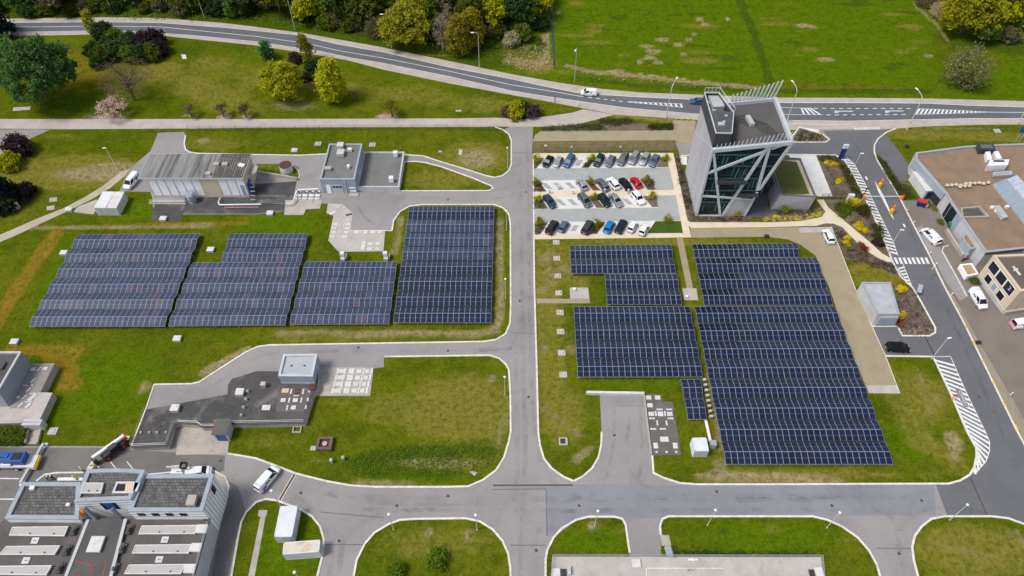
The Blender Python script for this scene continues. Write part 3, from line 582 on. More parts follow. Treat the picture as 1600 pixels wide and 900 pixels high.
for _k in range(70): blob(rnd.choice((OLIVE, OLIVE, LUSH, RANK_SHADE)), rnd.uniform(20,780), rnd.choice((rnd.uniform(70,180), rnd.uniform(520,740), rnd.uniform(205,340))), rnd.uniform(8,34), rnd.uniform(3,9), rnd.uniform(.35,.65))
for _k in range(40): blob(rnd.choice((OLIVE, RANK_SHADE, LUSH)), rnd.uniform(380,1600), rnd.uniform(812,900), rnd.uniform(8,26), rnd.uniform(4,10), rnd.uniform(.4,.7))
for y in (25, 47, 73): trail(RANK_SHADE,[(900,y),(1130,y-3)],22,1.6,.55)
for x, y in ((1240,44),(1240,64),(1320,62),(1395,38)): blob(RANK_SHADE, x, y, 16, 3.5, .5)
trail(RANK_SHADE,[(0,18),(200,20),(420,40),(620,75),(760,90)],60,18,1.0); trail(LUSH,[(380,32),(470,48),(600,72),(700,92),(800,112),(880,128)],14,5,.8); trail(SOIL,[(795,95),(850,102)],12,8,.7); trail(SOIL,[(852,40),(853,88)],3,10,.9); trail(OLIVE,[(815,80),(840,100)],30,16,.9)
trail(RANK_SHADE,[(1500,60),(1580,70)],40,16,.9); trail(SOIL,[(1430,8),(1465,40),(1478,60)],5,6,.7)
trail(RANK_SHADE,[(10,300),(60,270),(70,255)],22,10,.9); trail(OLIVE,[(1420,210),(1600,215)],40,8,.9); trail(SOIL,[(1430,200),(1600,203)],30,4,.5); blob(RANK_SHADE,1560,203,26,4,.8)
trail(OLIVE,[(970,181),(1040,188)],16,4,1.0); trail(SOIL,[(960,180),(1048,188)],12,3,.6); trail(OLIVE,[(850,176),(895,172)],20,5,.5)
xs = np.arange(-235, 236, 1.3); ys = np.arange(26, 330, 1.3)
gx, gy = np.meshgrid(xs, ys); pat = np.zeros((6,)+gx.shape)
for ch, cx, cy, rx, ry, rot, s_ in BL:
    dx, dy = gx-cx, gy-cy; d2 = np.sqrt((dx/max(rx, 1.0))**2 + (dy/max(ry, 1.0))**2)
    pat[ch] = np.maximum(pat[ch], s_*np.clip(1.6-d2, 0, 1))
nx, ny = len(xs), len(ys)
V = np.stack([gx.ravel(), gy.ravel(), np.zeros(gx.size)], 1)
idx = np.arange(nx*ny).reshape(ny, nx)
F_ = np.stack([idx[:-1, :-1].ravel(), idx[:-1, 1:].ravel(), idx[1:, 1:].ravel(), idx[1:, :-1].ravel()], 1)
me = bpy.data.meshes.new('grass_ground'); me.from_pydata(V.tolist(), [], F_.tolist())
for nm, chs in (('patch', (0, 1, 2)), ('patch_b', (3, 4, 5))):
    at = me.color_attributes.new(nm, 'FLOAT_COLOR', 'POINT')
    arr = np.ones((nx*ny, 4), dtype=np.float32)
    for i, c in enumerate(chs): arr[:, i] = pat[c].ravel()
    at.data.foreach_set('color', arr.ravel())
me.materials.append(M['grass']); gro = bpy.data.objects.new('grass_ground', me); COL.objects.link(gro); struct(gro)
X0, X1, Y0, Y1 = xs[0], xs[-1], ys[0], ys[-1]; B_ = 4000
mb = MB()
for (a, b, c, d) in ((-B_, -B_, B_, Y0), (-B_, Y1, B_, B_), (-B_, Y0, X0, Y1), (X1, Y0, B_, Y1)): mb.pts([(a, b, 0), (c, b, 0), (c, d, 0), (a, d, 0)])
struct(mb.build('far_ground', 'grass'))

# ================================================================ SOLAR ARRAYS
def cell_material(name, c, c2, rough, hue):
    m, nt, b = new_mat(name)
    oi = _n(nt, 'ShaderNodeObjectInfo'); r = oi.outputs['Random']
    col = mix(nt, r, c, c2)
    col = mix(nt, ramp(nt, r, .90, .94), col, hue)
    f = noise(nt, world_co(nt), .35, 3)
    col = mix(nt, .35, col, mix(nt, ramp(nt, f, .3, .7), tuple(x*.6 for x in c), tuple(x*1.5 for x in c2)))
    nt.links.new(col, b.inputs['Base Color']); b.inputs['Roughness'].default_value = rough; b.inputs['Specular IOR Level'].default_value = .62
    return m
M['cell_blue'] = cell_material('blue_cells', (.015, .025, .062), (.026, .036, .080), .24, (.085, .052, .095))  # paler blue: older modules, with sky reflection put into the colour
M['cell_dark'] = cell_material('dark_cells', (.0036, .0082, .028), (.006, .012, .037), .16, (.016, .012, .030))
M['module_frame'] = plain('module_frame', (.27, .29, .385), .5, .1)
M['eave_frame'] = plain('eave_frame', (.10, .10, .095), .6); M['lime'] = plain('lime_edge', (.42, .52, .03), .7)
def module_mesh(cell, lime=0):
    """unit module: x 0..1 across, y 0..1 up the slope; frame, mid bar, two cell fields"""
    mb = MB(); fx, fy, mid = .040, .022, .006; z = .03
    X = (0, fx, 1-fx, 1); Yb = (0, fy, .5-mid, .5+mid, 1-fy, 1)
    for j in range(5):
        for i in range(3):
            mi = 1 if (i == 1 and j in (1, 3)) else 3 if j == 0 else 0
            if lime and i == 2 and ((lime == 1 and j == 3) or (lime == 2 and j == 1)): mi = 2
            zz = z if mi == 1 else z+.012
            mb.pts([(X[i], Yb[j], zz), (X[i+1], Yb[j], zz), (X[i+1], Yb[j+1], zz), (X[i], Yb[j+1], zz)], mi)
    for a, b in (((0, 0), (1, 0)), ((1, 0), (1, 1)), ((1, 1), (0, 1)), ((0, 1), (0, 0))):
        mb.pts([(a[0], a[1], 0), (b[0], b[1], 0), (b[0], b[1], z+.012), (a[0], a[1], z+.012)])
    me = bpy.data.meshes.new('solar_module'); me.from_pydata(mb.v, [], mb.f)
    for k in ('module_frame', cell, 'lime', 'eave_frame'): me.materials.append(M[k])
    me.polygons.foreach_set('material_index', mb.m); me.update(); return me
MOD = {c: [module_mesh(c, k) for k in range(3)] for c in ('cell_blue', 'cell_dark')}
ZL = .95
def solar_table(TL, TR, BR, BL_, label, group, cell, ncol):
    """a tent of two slopes: corner points at the low eaves, ridge in the middle"""
    A, B, C, D = (Vector((p.x, p.y, ZL)) for p in (TL, TR, BR, BL_))
    cen = (A+B+C+D)/4; cen.z = 0
    root = thing('solar_table', label, 'solar panels', tuple(cen), group)
    gap = .11; span = ((D-A).length + (C-B).length)/2
    rise = span/2*math.tan(R(13+rnd.uniform(-1.2, 1.2)))
    up = Vector((0, 0, rise))
    L0, L1 = D.lerp(A, gap/span), A.lerp(D, gap/span); R0, R1 = C.lerp(B, gap/span), B.lerp(C, gap/span)
    ML, MR = (L0+L1)/2 + up, (R0+R1)/2 + up
    for (a0, b0, a1, b1, side) in ((L0, R0, ML, MR, 0), (R1, L1, MR, ML, 1)):
        for k in range(ncol):
            p = a0.lerp(b0, (k+.006)/ncol); q = a0.lerp(b0, (k+.994)/ncol); t = a1.lerp(b1, (k+.006)/ncol)
            ex = q-p; ey = (t-p)*.992; ez = ex.cross(ey).normalized()
            r_ = rnd.random(); var = 1 if r_ < .055 else 2 if r_ < .10 else 0
            o = bpy.data.objects.new('solar_module', MOD[cell][var]); COL.objects.link(o); o.parent = root
            m4 = Matrix((ex, ey, ez)).transposed().to_4x4(); m4.translation = p - cen; o.matrix_local = m4
    f = MB()
    nleg = max(2, ncol//4)
    for k in range(nleg+1):
        t = (k+.02)/(nleg+.04)
        for a, b, h in ((D, C, ZL), (ML, MR, ZL+rise), (A, B, ZL)):
            p = a.lerp(b, t); f.tube((p.x, p.y, 0), (p.x, p.y, h-.03), .045, n=5, cap=False)
        p, m_, q = D.lerp(C, t), ML.lerp(MR, t), A.lerp(B, t); dz = Vector((0, 0, .05))
        f.tube(p-dz, m_-dz, .035, n=4, cap=False); f.tube(m_-dz, q-dz, .035, n=4, cap=False)
    for a, b in ((D, C), (A, B)):
        dz = Vector((0, 0, .06)); f.tube(a-dz, b-dz, .035, n=4, cap=False)
    f.build('support_frame', 'steel', root)
    return root
ARR = [  # name, corners at the low eaves (TL TR BR BL), row edges, cell
 ('far left array', [(123.7,366.2),(313.7,365),(257.5,510),(45,510.5)], 6, 'cell_blue', 'leftmost of the four western arrays'),
 ('short upper array', [(360.5,365),(482.5,364.5),(471,409.5),(346,409)], 2, 'cell_blue', 'short step above the second western array'),
 ('second array', [(302,410),(471,409.5),(446,508),(263,509.5)], 4, 'cell_blue', 'second western array'),
 ('third array', [(477.5,408.7),(621,408.7),(608,506),(452.5,507)], 4, 'cell_blue', 'third western array'),
 ('tall array', [(640,322.5),(772.5,322.5),(767.5,504.5),(614.5,504.5)], 8, 'cell_mix', 'tall western array'),
 ('top middle array', [(890,383.7),(1048,381.8),(1056,427),(892.5,427.5)], 2, 'cell_dark', 'array below the car park'),
 ('inner middle array', [(944.4,428),(1057,427.5),(1065.6,476.2),(948.7,476)], 2, 'cell_dark', 'inner middle array'),
 ('middle array', [(896,478.7),(1077,478.7),(1098,589),(902.5,589.4)], 4, 'cell_dark', 'broad middle array'),
 ('small array', [(1063,592.5),(1094,592),(1104,655.5),(1074.5,655.5)], 2, 'cell_dark', 'tiny array above the white cabinet'),
 ('crown of the eastern array', [(1080,381.7),(1244.5,380),(1249,402),(1085,402.5)], 1, 'cell_dark', 'eastern array'),
 ('upper eastern array', [(1085,403),(1275,402.5),(1301.5,476.5),(1100,477)], 3, 'cell_dark', 'upper eastern array'),
 ('eastern array', [(1084.5,478.7),(1303,478),(1395.7,726),(1134,726)], 8, 'cell_dark', 'lower eastern array'),
]
for nm, cs, nr, cell, where in ARR:
    c4 = [P(a, b, ZL) for a, b in cs]
    for i in range(nr):
        t0, t1 = i/nr, (i+1)/nr
        TL, BL_ = c4[0].lerp(c4[3], t0), c4[0].lerp(c4[3], t1); TR, BR = c4[1].lerp(c4[2], t0), c4[1].lerp(c4[2], t1)
        wdt = ((TR-TL).length + (BR-BL_).length)/2
        ncol = max(3, round(wdt/1.125))
        cc = cell if cell != 'cell_mix' else ('cell_blue' if i in (1, 2, 3) else 'cell_dark')
        if nr == 1: lb = 'single topmost row of dark solar panels heading the eastern array'
        else:
            pos = 'top row' if i == 0 else 'bottom row' if i == nr-1 else f'{ordinal(i)} row from the top'
            lb = f"{'bluish' if cc == 'cell_blue' else 'navy'} solar table, {pos} of the {where}"
        solar_table(TL, TR, BR, BL_, lb, 'rows of solar panels', cc, ncol)

# ================================================================ BUILDINGS
def child(r, n): return [c for c in r.children if c.name.split('.')[0] == n][0]
def top_poly(px, z): return [P(a, b, z) for a, b in px]
def flat_building(name, label, cat, poly, z1, wall, roof, cop=None, par=.35, cw=.35, z0=0.0, group=None, under=None):
    """walls, a parapet ring and a sunk roof deck from a footprint in metres"""
    cx = sum(p.x for p in poly)/len(poly); cy = sum(p.y for p in poly)/len(poly)
    root = thing(name, label, cat, (cx, cy, z0), group)
    base = under or poly
    MB().loft([(p.x, p.y, z0) for p in base], [(p.x, p.y, z1-.002) for p in poly]).build('wall', wall, root)
    parapet(root, poly, z1, cop or wall, par, cw)
    MB().tri_poly([inset(poly, cw-.01)], z1-par).build('roof', roof, root)
    return root
def parapet(root, poly, z1, m, par=.35, cw=.35, over=.03, name='parapet'):
    o_ = inset(poly, -over); i_ = inset(poly, cw); n = len(poly); mb = MB()
    for k in range(n):
        j = (k+1) % n; A, B, C, D = o_[k], o_[j], i_[j], i_[k]
        mb.pts([(A.x, A.y, z1), (B.x, B.y, z1), (C.x, C.y, z1), (D.x, D.y, z1)])
        mb.pts([(A.x, A.y, z1-.28), (B.x, B.y, z1-.28), (B.x, B.y, z1), (A.x, A.y, z1)]); mb.pts([(C.x, C.y, z1-par-.02), (D.x, D.y, z1-par-.02), (D.x, D.y, z1), (C.x, C.y, z1)])
    return mb.build(name, m, root)
def on_wall(root, name, a, b, t0, t1, z0, z1, m, out=.04, th=.06):
    """a flat piece on the wall running from a to b (metres), between fractions t0..t1 and heights z0..z1; the wall faces right of a->b"""
    A, B = Vector((a[0], a[1])), Vector((b[0], b[1])); d = (B-A); n = Vector((d.y, -d.x)).normalized()
    p, q = A + d*t0, A + d*t1; c = (p+q)/2 + n*(out - th/2)
    return MB().box((c.x, c.y, (z0+z1)/2), ((q-p).length, th, z1-z0), math.atan2(d.y, d.x)).build(name, m, root)
def fitting(name, label, cat, px, z, size, m, rz=0.0, group=None, top=None, lid=None):
    """a small box-like unit on feet standing at a picture point"""
    c = P(px[0], px[1], z); root = thing(name, label, cat, tuple(c), group, rz)
    sx, sy, sz = size
    b = MB()
    for e in ([(0, 0, .08+(sz-.08)/2, sx, sy, sz-.08), (0, 0, .04, sx*.85, sy*.85, .08)]): b.box(e[:3], e[3:])
    b.build('casing', m, root, world=False)
    MB().box((0, 0, sz+.03), (sx*1.06, sy*1.06, .06)).build('cover', lid or m, root, world=False)
    return root

# ---- tower
TY0, TY1 = 122.14, 137.4; TXW = 42.78
ZW, ZE = 19.8, 21.75
e_top = onY(1238, 220.5, TY0); TXE = e_top.x; ZE = e_top.z
TXB = onY(1162, 337, TY0).x
tw = thing('office_tower', 'leaning glass and concrete office tower with pale diagonal beams and dark roof box', 'tower', (TXW, TY0, 0))
def zr(x): return ZW + (ZE-ZW)*(x-TXW)/(TXE-TXW)
MB().pts([(TXW, TY1, 0), (TXW, TY0, 0), (TXW, TY0, ZW), (TXW, TY1, ZW)]).build('concrete_wall', 'wall_conc', tw)
cr = MB()
def onX(px, py, X):
    u = (px-800)/FOCAL; v = (py-450)/FOCAL; t = X/u
    return Vector((X, (_c - v*_s)*t, CAM_H + (-_s - v*_c)*t))
for a, b in (((1086,204),(1113,232)), ((1071,269),(1095,307)), ((1071,270),(1086,205)), ((1095,307),(1113,234)), ((1088,207),(1095,306))):
    p, q = onX(*a, TXW), onX(*b, TXW); dd = (q-p).normalized(); nn = Vector((0, -dd.z, dd.y))*.09
    cr.pts([p-nn+Vector((-.02, 0, 0)), p+nn+Vector((-.02, 0, 0)), q+nn+Vector((-.02, 0, 0)), q-nn+Vector((-.02, 0, 0))])
cr.build('wall_seam', mat('wall_seam', (.55, .545, .56), s1=.5), tw)
MB().pts([(TXB, TY0, 0), (TXB, TY1, 0), (TXE, TY1, ZE), (TXE, TY0, ZE)]).build('leaning_wall', 'tower_black', tw)
MB().pts([(TXB, TY1, 0), (TXW, TY1, 0), (TXW, TY1, ZW), (TXE, TY1, ZE)]).build('rear_wall', 'wall_conc', tw)
gm, gnt, gb = new_mat('facade_glass')
gb.inputs['Base Color'].default_value = (.020, .050, .055, 1); gb.inputs['Roughness'].default_value = .04; gb.inputs['Specular IOR Level'].default_value = .5
tr = _n(gnt, 'ShaderNodeBsdfTransparent'); tr.inputs[0].default_value = (.72, .95, .92, 1); ms = _n(gnt, 'ShaderNodeMixShader')
ms.inputs[0].default_value = .30
gnt.links.new(tr.outputs[0], ms.inputs[1]); gnt.links.new(gb.outputs[0], ms.inputs[2]); gnt.links.new(ms.outputs[0], gnt.nodes['Material Output'].inputs['Surface'])
M['facade_glass'] = gm
MB().pts([(TXW, TY0+.06, 0), (TXB, TY0+.06, 0), (TXE, TY0+.06, ZE), (TXW, TY0+.06, ZW)]).build('glass_facade', 'facade_glass', tw)
M['floor_edge'] = plain('floor_edge', (.30, .37, .36), .7); M['dark_interior'] = plain('dark_interior', (.05, .075, .078), .8); M['blind'] = plain('window_blind', (.33, .45, .43), .8)
for i, z in enumerate((3.6, 7.2, 10.8, 14.4, 17.6)):
    xe = TXB + (TXE-TXB)*z/ZE - .3
    MB().box(((TXW+.3+xe)/2, (TY0+TY1)/2+.6, z), (xe-TXW-.3, TY1-TY0-2.2, .30)).build('floor', 'dark_interior', tw)
    MB().box(((TXW+.3+xe)/2, TY0+.72, z+.02), (xe-TXW-.3, .12, .42)).build('floor_edge', 'floor_edge', tw)
MB().box((TXW+6, TY0+9, 9), (9, .3, 18)).build('core_wall', 'dark_interior', tw)
bl = MB()
for z in (0.2, 3.8, 7.4, 11.0, 14.6):
    xe = TXB + (TXE-TXB)*z/ZE
    x = TXW + .9
    while x < xe-.8:
        if rnd.random() < .42: bl.box((x, TY0+.45+rnd.random()*.7, z+1.3+rnd.random()*.5), (.12+rnd.random()*.22, .05, 2.1+rnd.random()*.8), 0, 0, (0, rnd.uniform(-.12, .12)))
        x += .75
bl.build('blinds', 'blind', tw)
mul = MB()
for z in [0.5+1.2*k for k in range(17)]:
    xe = TXB + (TXE-TXB)*z/ZE; mul.box(((TXW+xe)/2, TY0+.03, z), (xe-TXW-.1, .05, .05))
for k in range(1, 12):
    x = TXW + 1.5*k; zt = zr(x)-.1; z0_ = 0 if x < TXB else (x-TXB)/(TXE-TXB)*ZE
    mul.box((x, TY0+.03, (zt+z0_)/2), (.05, .05, zt-z0_))
mul.build('mullions', 'dark', tw)
bi = 0
def facade_beam(a, b, wd, name='facade_beam'):
    global bi; bi += 1
    p, q = onY(*a, TY0), onY(*b, TY0); d = (q-p).normalized(); n = Vector((-d.z, 0, d.x))*wd/2
    y0 = TY0 - .22 - .006*bi; y1 = TY0 + .05
    mb = MB(); F1 = [p-n, q-n, q+n, p+n]
    mb.pts([(v.x, y0, v.z) for v in F1])
    for k in range(4):
        A, B = F1[k], F1[(k+1) % 4]; mb.pts([(B.x, y0, B.z), (A.x, y0, A.z), (A.x, y1, A.z), (B.x, y1, B.z)])
    return mb.build(name, 'frame', tw)
for a, b, wd in (((1112,234.5),(1239,221.5),.75), ((1114.5,234),(1125,336.5),.55), ((1105,270.5),(1193,237),.6), ((1200,228),(1128.5,337),.62), ((1203.5,226),(1183,297),.6), ((1183,300),(1162.5,337),.5),
                 ((1237.5,222.5),(1186,296),.6), ((1205.5,232),(1231,223.5),.42), ((1097,305.5),(1176,311),.42), ((1113,236),(1088,336.5),.5), ((1088,336.3),(1128,336.7),.35)): facade_beam(a, b, wd)
pp = [onY(a, b, TY0) for a, b in ((1149.5,310),(1176,311.5),(1161.5,337),(1128.5,337))]
MB().pts([(p.x, TY0-.12, p.z) for p in pp][::-1]).pts([(p.x, TY0+.02, p.z) for p in pp]).build('concrete_panel', 'wall_conc', tw)
for a, b in (((1120,281.5),(1167,281.5)), ((1153,301.5),(1183,301.5))):
    p, q = onY(*a, TY0), onY(*b, TY0)
    MB().box(((p.x+q.x)/2, TY0-.75, p.z), (q.x-p.x, 1.1, .35)).build('canopy', 'dark', tw)
# roof: sunk deck, frame beams, box, fins
rz_ = lambda x: zr(x) - .75
MB().pts([(TXW, TY0, rz_(TXW)), (TXE, TY0, rz_(TXE)), (TXE, TY1, rz_(TXE)), (TXW, TY1, rz_(TXW))]).build('roof', 'tower_roof', tw)
fr = MB()
def beam3(mb, p, q, wd, h):
    p, q = Vector(p), Vector(q); d = (q-p).normalized(); n = Vector((-d.y, d.x, 0)).normalized()*wd/2; u = Vector((0, 0, h))
    A = [p-n, p+n, p+n-u, p-n-u]; B = [q-n, q+n, q+n-u, q-n-u]
    for k in range(4): mb.pts([A[k], B[k], B[(k+1) % 4], A[(k+1) % 4]])
    mb.pts(A[::-1]); mb.pts(B)
for k, (p, q) in enumerate((((TXW, TY0, ZW+.1), (TXE+.2, TY0, ZE+.1)), ((TXE, TY0, ZE+.11), (TXE, TY1, ZE+.11)), ((TXE+.2, TY1, ZE+.12), (TXW+5, TY1, zr(TXW+5)+.12)))):
    fb = MB(); beam3(fb, p, q, .7, .9); fb.build('roof_beam', 'frame', tw)
rb = MB()
for k in range(6):
    x0, x1 = TXW+6.2+k*.55, TXW+9.0+k*.75; y_ = TY1-4.2-k*.7
    for (p, q) in (((x0-.6, y_), (x1, y_)), ((x1, y_), (x1+2.6, y_-6.5))):
        d_ = Vector((q[0]-p[0], q[1]-p[1], 0)); rb.box(((p[0]+q[0])/2, (p[1]+q[1])/2, rz_((p[0]+q[0])/2)+.05), (d_.length, .12, .12), math.atan2(d_.y, d_.x), 0, (0, -math.atan((ZE-ZW)/(TXE-TXW))*d_.x/d_.length))
rb.build('roof_batten', 'dark', tw)
BXP = [Vector((TXW+.02, 123.0)), Vector((46.2, 122.9)), Vector((48.0, 130.1)), Vector((46.1, 137.35)), Vector((TXW+.02, 137.38))]
MB().loft([(p.x, p.y, ZW-.7) for p in BXP], [(p.x, p.y, 23.4) for p in BXP]).build('plant_box_wall', 'tower_black', tw)
fr2 = [BXP[0], BXP[1], BXP[2], BXP[2].lerp(BXP[3], .05), Vector((TXW+.02, 130.6))]
MB().tri_poly([fr2], 23.25).build('plant_box_deck', mat('box_deck', (.085, .088, .095), s1=.5), tw)
MB().tri_poly([[Vector((TXW+.02, 130.6)), BXP[2].lerp(BXP[3], .05), BXP[3], BXP[4]]], 21.2).build('plant_well_floor', 'roof_grey', tw)
MB().pts([(TXW+.02, 130.6, 21.2), (47.9, 130.5, 21.2), (47.9, 130.5, 23.25), (TXW+.02, 130.6, 23.25)]).build('plant_well_wall', 'tower_black', tw)
parapet(tw, BXP, 23.45, 'frame', .3, .14, name='plant_box_rail')
rl = MB()
for k in range(5):
    for a, b in ((BXP[3], BXP[4]), (BXP[2], BXP[3])):
        p = a.lerp(b, k/4); rl.tube((p.x, p.y, 23.4), (p.x, p.y, 24.5), .06, n=5)
for a, b in ((BXP[3], BXP[4]), (BXP[2], BXP[3])): rl.tube((a.x, a.y, 24.5), (b.x, b.y, 24.5), .07, n=5)
rl.build('guard_rail', 'frame', tw)
for (px, sz) in (((1116,158), (2.6, 4.6, 1.3)), ((1108,157), (1.2, 1.0, .8))):
    c = P(*px, 21.4)
    MB().box((c.x, min(135.6, max(132.6, c.y)), 21.2+sz[2]/2), sz, .1).build('air_duct', 'roof_light', tw)
for (px, sz) in (((1127,194.5), (1.3, 1.0, .35)), ((1131,191), (.6, .5, .3)), ((1134.5,181.5), (.6, .45, .3)), ((1115.5,173), (.8, .3, .3))):
    c = P(*px, 23.3); MB().box((c.x, c.y, 23.25+sz[2]/2), sz).build('roof_hatch', 'roof_light', tw)
c = P(1171.5, 190, 20.6)
MB().box((c.x, c.y, rz_(c.x)+.55), (.95, 3.2, .8), .16).build('roof_vent', 'roof_light', tw)
for k in range(12):
    t = k/11; x = TXW+6.6 + (TXE-.35-TXW-6.6)*t; hh = 1.9 + 2.6*t
    a, b = Vector((x, TY1, zr(x)+.05)), Vector((x+.12+.7*t, TY1+.1, zr(x)+hh)); fm = MB(); fm.tube(a, b, .21, .19, 4); fm.build('roof_fin', 'frame', tw)
for k in range(19):
    t = k/18; x = TXW+.7 + (TXE-.2-TXW-.7)*t; hh = .9 + 1.7*t
    MB().tube((x, TY0, zr(x)+.05), (x+.1+.35*t, TY0+.15, zr(x)+hh), .09, .08, 4).build('roof_fin', 'frame', tw)
ent = [P(1186,309,0), P(1203,309,0)]
MB().box((57.2, 129.6, 1.9), (5.5, .1, 3.6)).build('entrance_glass', 'facade_glass', tw)
em = MB()
for k in range(7): em.box((54.6+k*.86, 129.5, 1.9), (.12, .12, 3.6))
em.build('entrance_frame', 'frame', tw)
MB().box((58.6, 131.5, 1.7), (9.0, 3.2, 3.4)).build('entrance_lobby', 'tower_black', tw)

# ---- green roofed pavilion beside the tower
ZP = 4.75
ptop = top_poly([(1221,304),(1275.7,307),(1251,247),(1200,245)], ZP)
pbase = [P(1204.5,327.3), P(1263,328), Vector((ptop[2].x, ptop[2].y, 0)), Vector((ptop[3].x, ptop[3].y, 0))]
pv = thing('pavilion', 'low concrete pavilion with a grass roof right of the tower', 'building', tuple(pbase[0]))
MB().loft([(p.x, p.y, 0) for p in pbase], [(p.x, p.y, ZP) for p in ptop]).build('wall', 'wall_conc', pv)
parapet(pv, ptop, ZP+.02, mat('pavilion_edge', (.16, .17, .19)), .45, .28)
MB().tri_poly([inset(ptop, .27)], ZP-.4).build('sandstone_edging', 'beige', pv)
MB().tri_poly([inset(ptop, .27)[:1] + [inset(ptop, 1.15)[1], inset(ptop, 1.15)[2]] + inset(ptop, .27)[3:]], ZP-.3).build('grass_roof', mat('roof_grass', (.105, .105, .020), (.06, .105, .014), s1=.35, s2=6, fine=.3, stain=(.14, .09, .03), stain_amt=.5, s3=.08), pv)

# ---- pump hall: white panelled building, left
wl = top_poly([(238,240.6),(393.5,240.6),(380.6,276.3),(220.6,276.5)], 6.2)
wb = [P(238,297), P(401,282), P(390.6,307), P(242,308.7)]
xl, xr = P(242,308.7).x, P(390.6,307).x; yf = P(300,308).y; yb = wl[0].y
hall = thing('pump_hall', 'long white panelled hall with a streaked grey roof beside the van', 'building', ((xl+xr)/2, yf, 0))
fp = [Vector((xl, yf)), Vector((xr, yf)), Vector((xr, yb-.6)), Vector((xl, yb-.6))]
MB().prism(fp, 0, 5.9, top=False).build('wall', 'wall_white', hall)
on_wall(hall, 'plinth', fp[0], fp[1], 0.01, .99, 0, .7, 'wall_light', .05)
npan = 11
for k in range(npan+1):
    if k == 7: continue
    on_wall(hall, 'pilaster', fp[0], fp[1], k/npan-.004 if k else 0, k/npan+.004 if k < npan else 1, .0, 5.88, 'wall_light', .07, .1)
on_wall(hall, 'beige_panel', fp[0], fp[1], 6/npan+.006, 8/npan-.006, .05, 5.85, 'beige', .06)
on_wall(hall, 'end_cladding', fp[1], fp[2], 0, 1, .02, 5.88, 'beige', .05)
on_wall(hall, 'blue_door', fp[1], fp[2], .08, .42, .03, 3.4, 'blue', .12)
on_wall(hall, 'window', fp[0], fp[1], .945, .975, .8, 3.9, 'grey_wall', .12)
rf = [Vector((p.x, p.y)) for p in wl]
rf = [Vector((rf[0].x, rf[0].y)), Vector((rf[1].x, rf[1].y)), Vector((xr+.15, yf-.35)), Vector((rf[3].x+.1, yf-.35))]
rf = [Vector((xl-1.6, yf-.4)), Vector((xr+.2, yf-.4)), Vector((xr+.2, yb)), Vector((xl-1.6, yb))]
MB().prism(rf, 5.9, 6.3, bot=True).build('roof_slab', 'wall_light', hall)
rm = mat('fibre_roof', (.255, .25, .235), (.205, .20, .19), s1=.5, s2=5, fine=.12, stain=(.055, .053, .052), stain_amt=.95, s3=.13, st_lo=.43, stretch=(1.2, .07, 1))
MB().tri_poly([inset(rf, .12)], 6.33).build('roof', rm, hall)
xs_ = xl + (xr-xl)*.70
MB().tri_poly([[Vector((xs_, yf-.25)), Vector((xr+.05, yf-.25)), Vector((xr+.05, yb-.15)), Vector((xs_, yb-.15))]], 6.36).build('dark_roof_sheet', mat('bitumen_strips', (.085, .078, .074), (.06, .056, .054), s1=.4, stain=(.2, .185, .165), stain_amt=.7, s3=.12, stretch=(1.2, .12, 1)), hall)
seam = MB()
for k in range(11):
    x = xs_ + .3 + k*(xr-xs_)/11; seam.box((x, (yf+yb)/2+rnd.uniform(-1.5, 1.5), 6.375), (.07, rnd.uniform(3.5, 7.5), .02))
seam.build('roof_seam', 'concrete', hall)
for k, (px, s_) in enumerate((((338,256.5), (1.3, 1.0, .5)), ((351.5,256.5), (1.3, 1.0, .5)), ((325,271), (1.2, .9, .45)))):
    c = P(*px, 6.6); MB().box((c.x, c.y, 6.36+s_[2]/2), s_).build('roof_vent', 'concrete', hall)
c = P(377.5, 258, 6.6); MB().box((c.x, c.y, 6.6), (1.5, .9, .35), -.3).build('roof_hatch', 'white', hall)
st = MB()
for k in range(7): st.box((xr+1.0+k*.05, yb-5.5-k*.75, 4.6-k*.66), (1.1, .3, .07))
st.build('outside_stair', 'steel', hall); MB().box((xr+1.2, yb-4, 4.75), (1.6, 2.6, .1)).build('landing', 'concrete', hall)
lr = MB()
for dx in (.45, 1.95):
    for dy in (-5.2, -2.8): lr.tube((xr+dx, yb+dy, 4.75), (xr+dx, yb+dy, 5.8), .04, n=5)
    lr.tube((xr+dx, yb-5.2, 5.8), (xr+dx, yb-2.8, 5.8), .04, n=5)
lr.build('landing_rail', 'pole', hall)

# ---- grey electrical building
g1 = top_poly([(499.4,280),(553.9,280),(564.4,224.4),(513.2,224.4)], 4.4)
g1 = [Vector((g1[0].x, g1[0].y)), Vector((g1[1].x, g1[1].y)), Vector((g1[1].x+.1, g1[2].y)), Vector((g1[0].x+.1, g1[3].y))]
gb1 = flat_building('switch_building', 'blue-grey clad switch building with pale coping, taller block', 'building', g1, 4.4, 'grey_wall', 'roof_grey', 'coping', .5, .38)
on_wall(gb1, 'door', g1[0], g1[1], .13, .26, .02, 2.6, 'wall_white', .06); on_wall(gb1, 'door', g1[0], g1[1], .30, .60, .02, 2.7, 'wall_light', .06)
for k in range(3): on_wall(gb1, 'louvre', g1[0], g1[1], .32+k*.095, .39+k*.095, 1.7, 2.3, 'dark', .10)
on_wall(gb1, 'louvre', g1[0], g1[1], .80, .97, 1.5, 1.9, 'wall_white', .07); on_wall(gb1, 'louvre', g1[0], g1[1], .80, .97, .5, .9, 'wall_white', .07)
on_wall(gb1, 'drain_pipe', g1[0], g1[1], .685, .71, .02, 4.3, 'wall_light', .14)
sx0, sy0 = (g1[0].x+g1[1].x)/2+2.2, g1[0].y-.7
MB().box((sx0+1.2, sy0, .12), (2.2, 1.2, .24)).build('door_step', 'concrete', gb1)
g2 = top_poly([(556,292),(623.7,292.2),(630.2,237),(566.9,237)], 1.5)
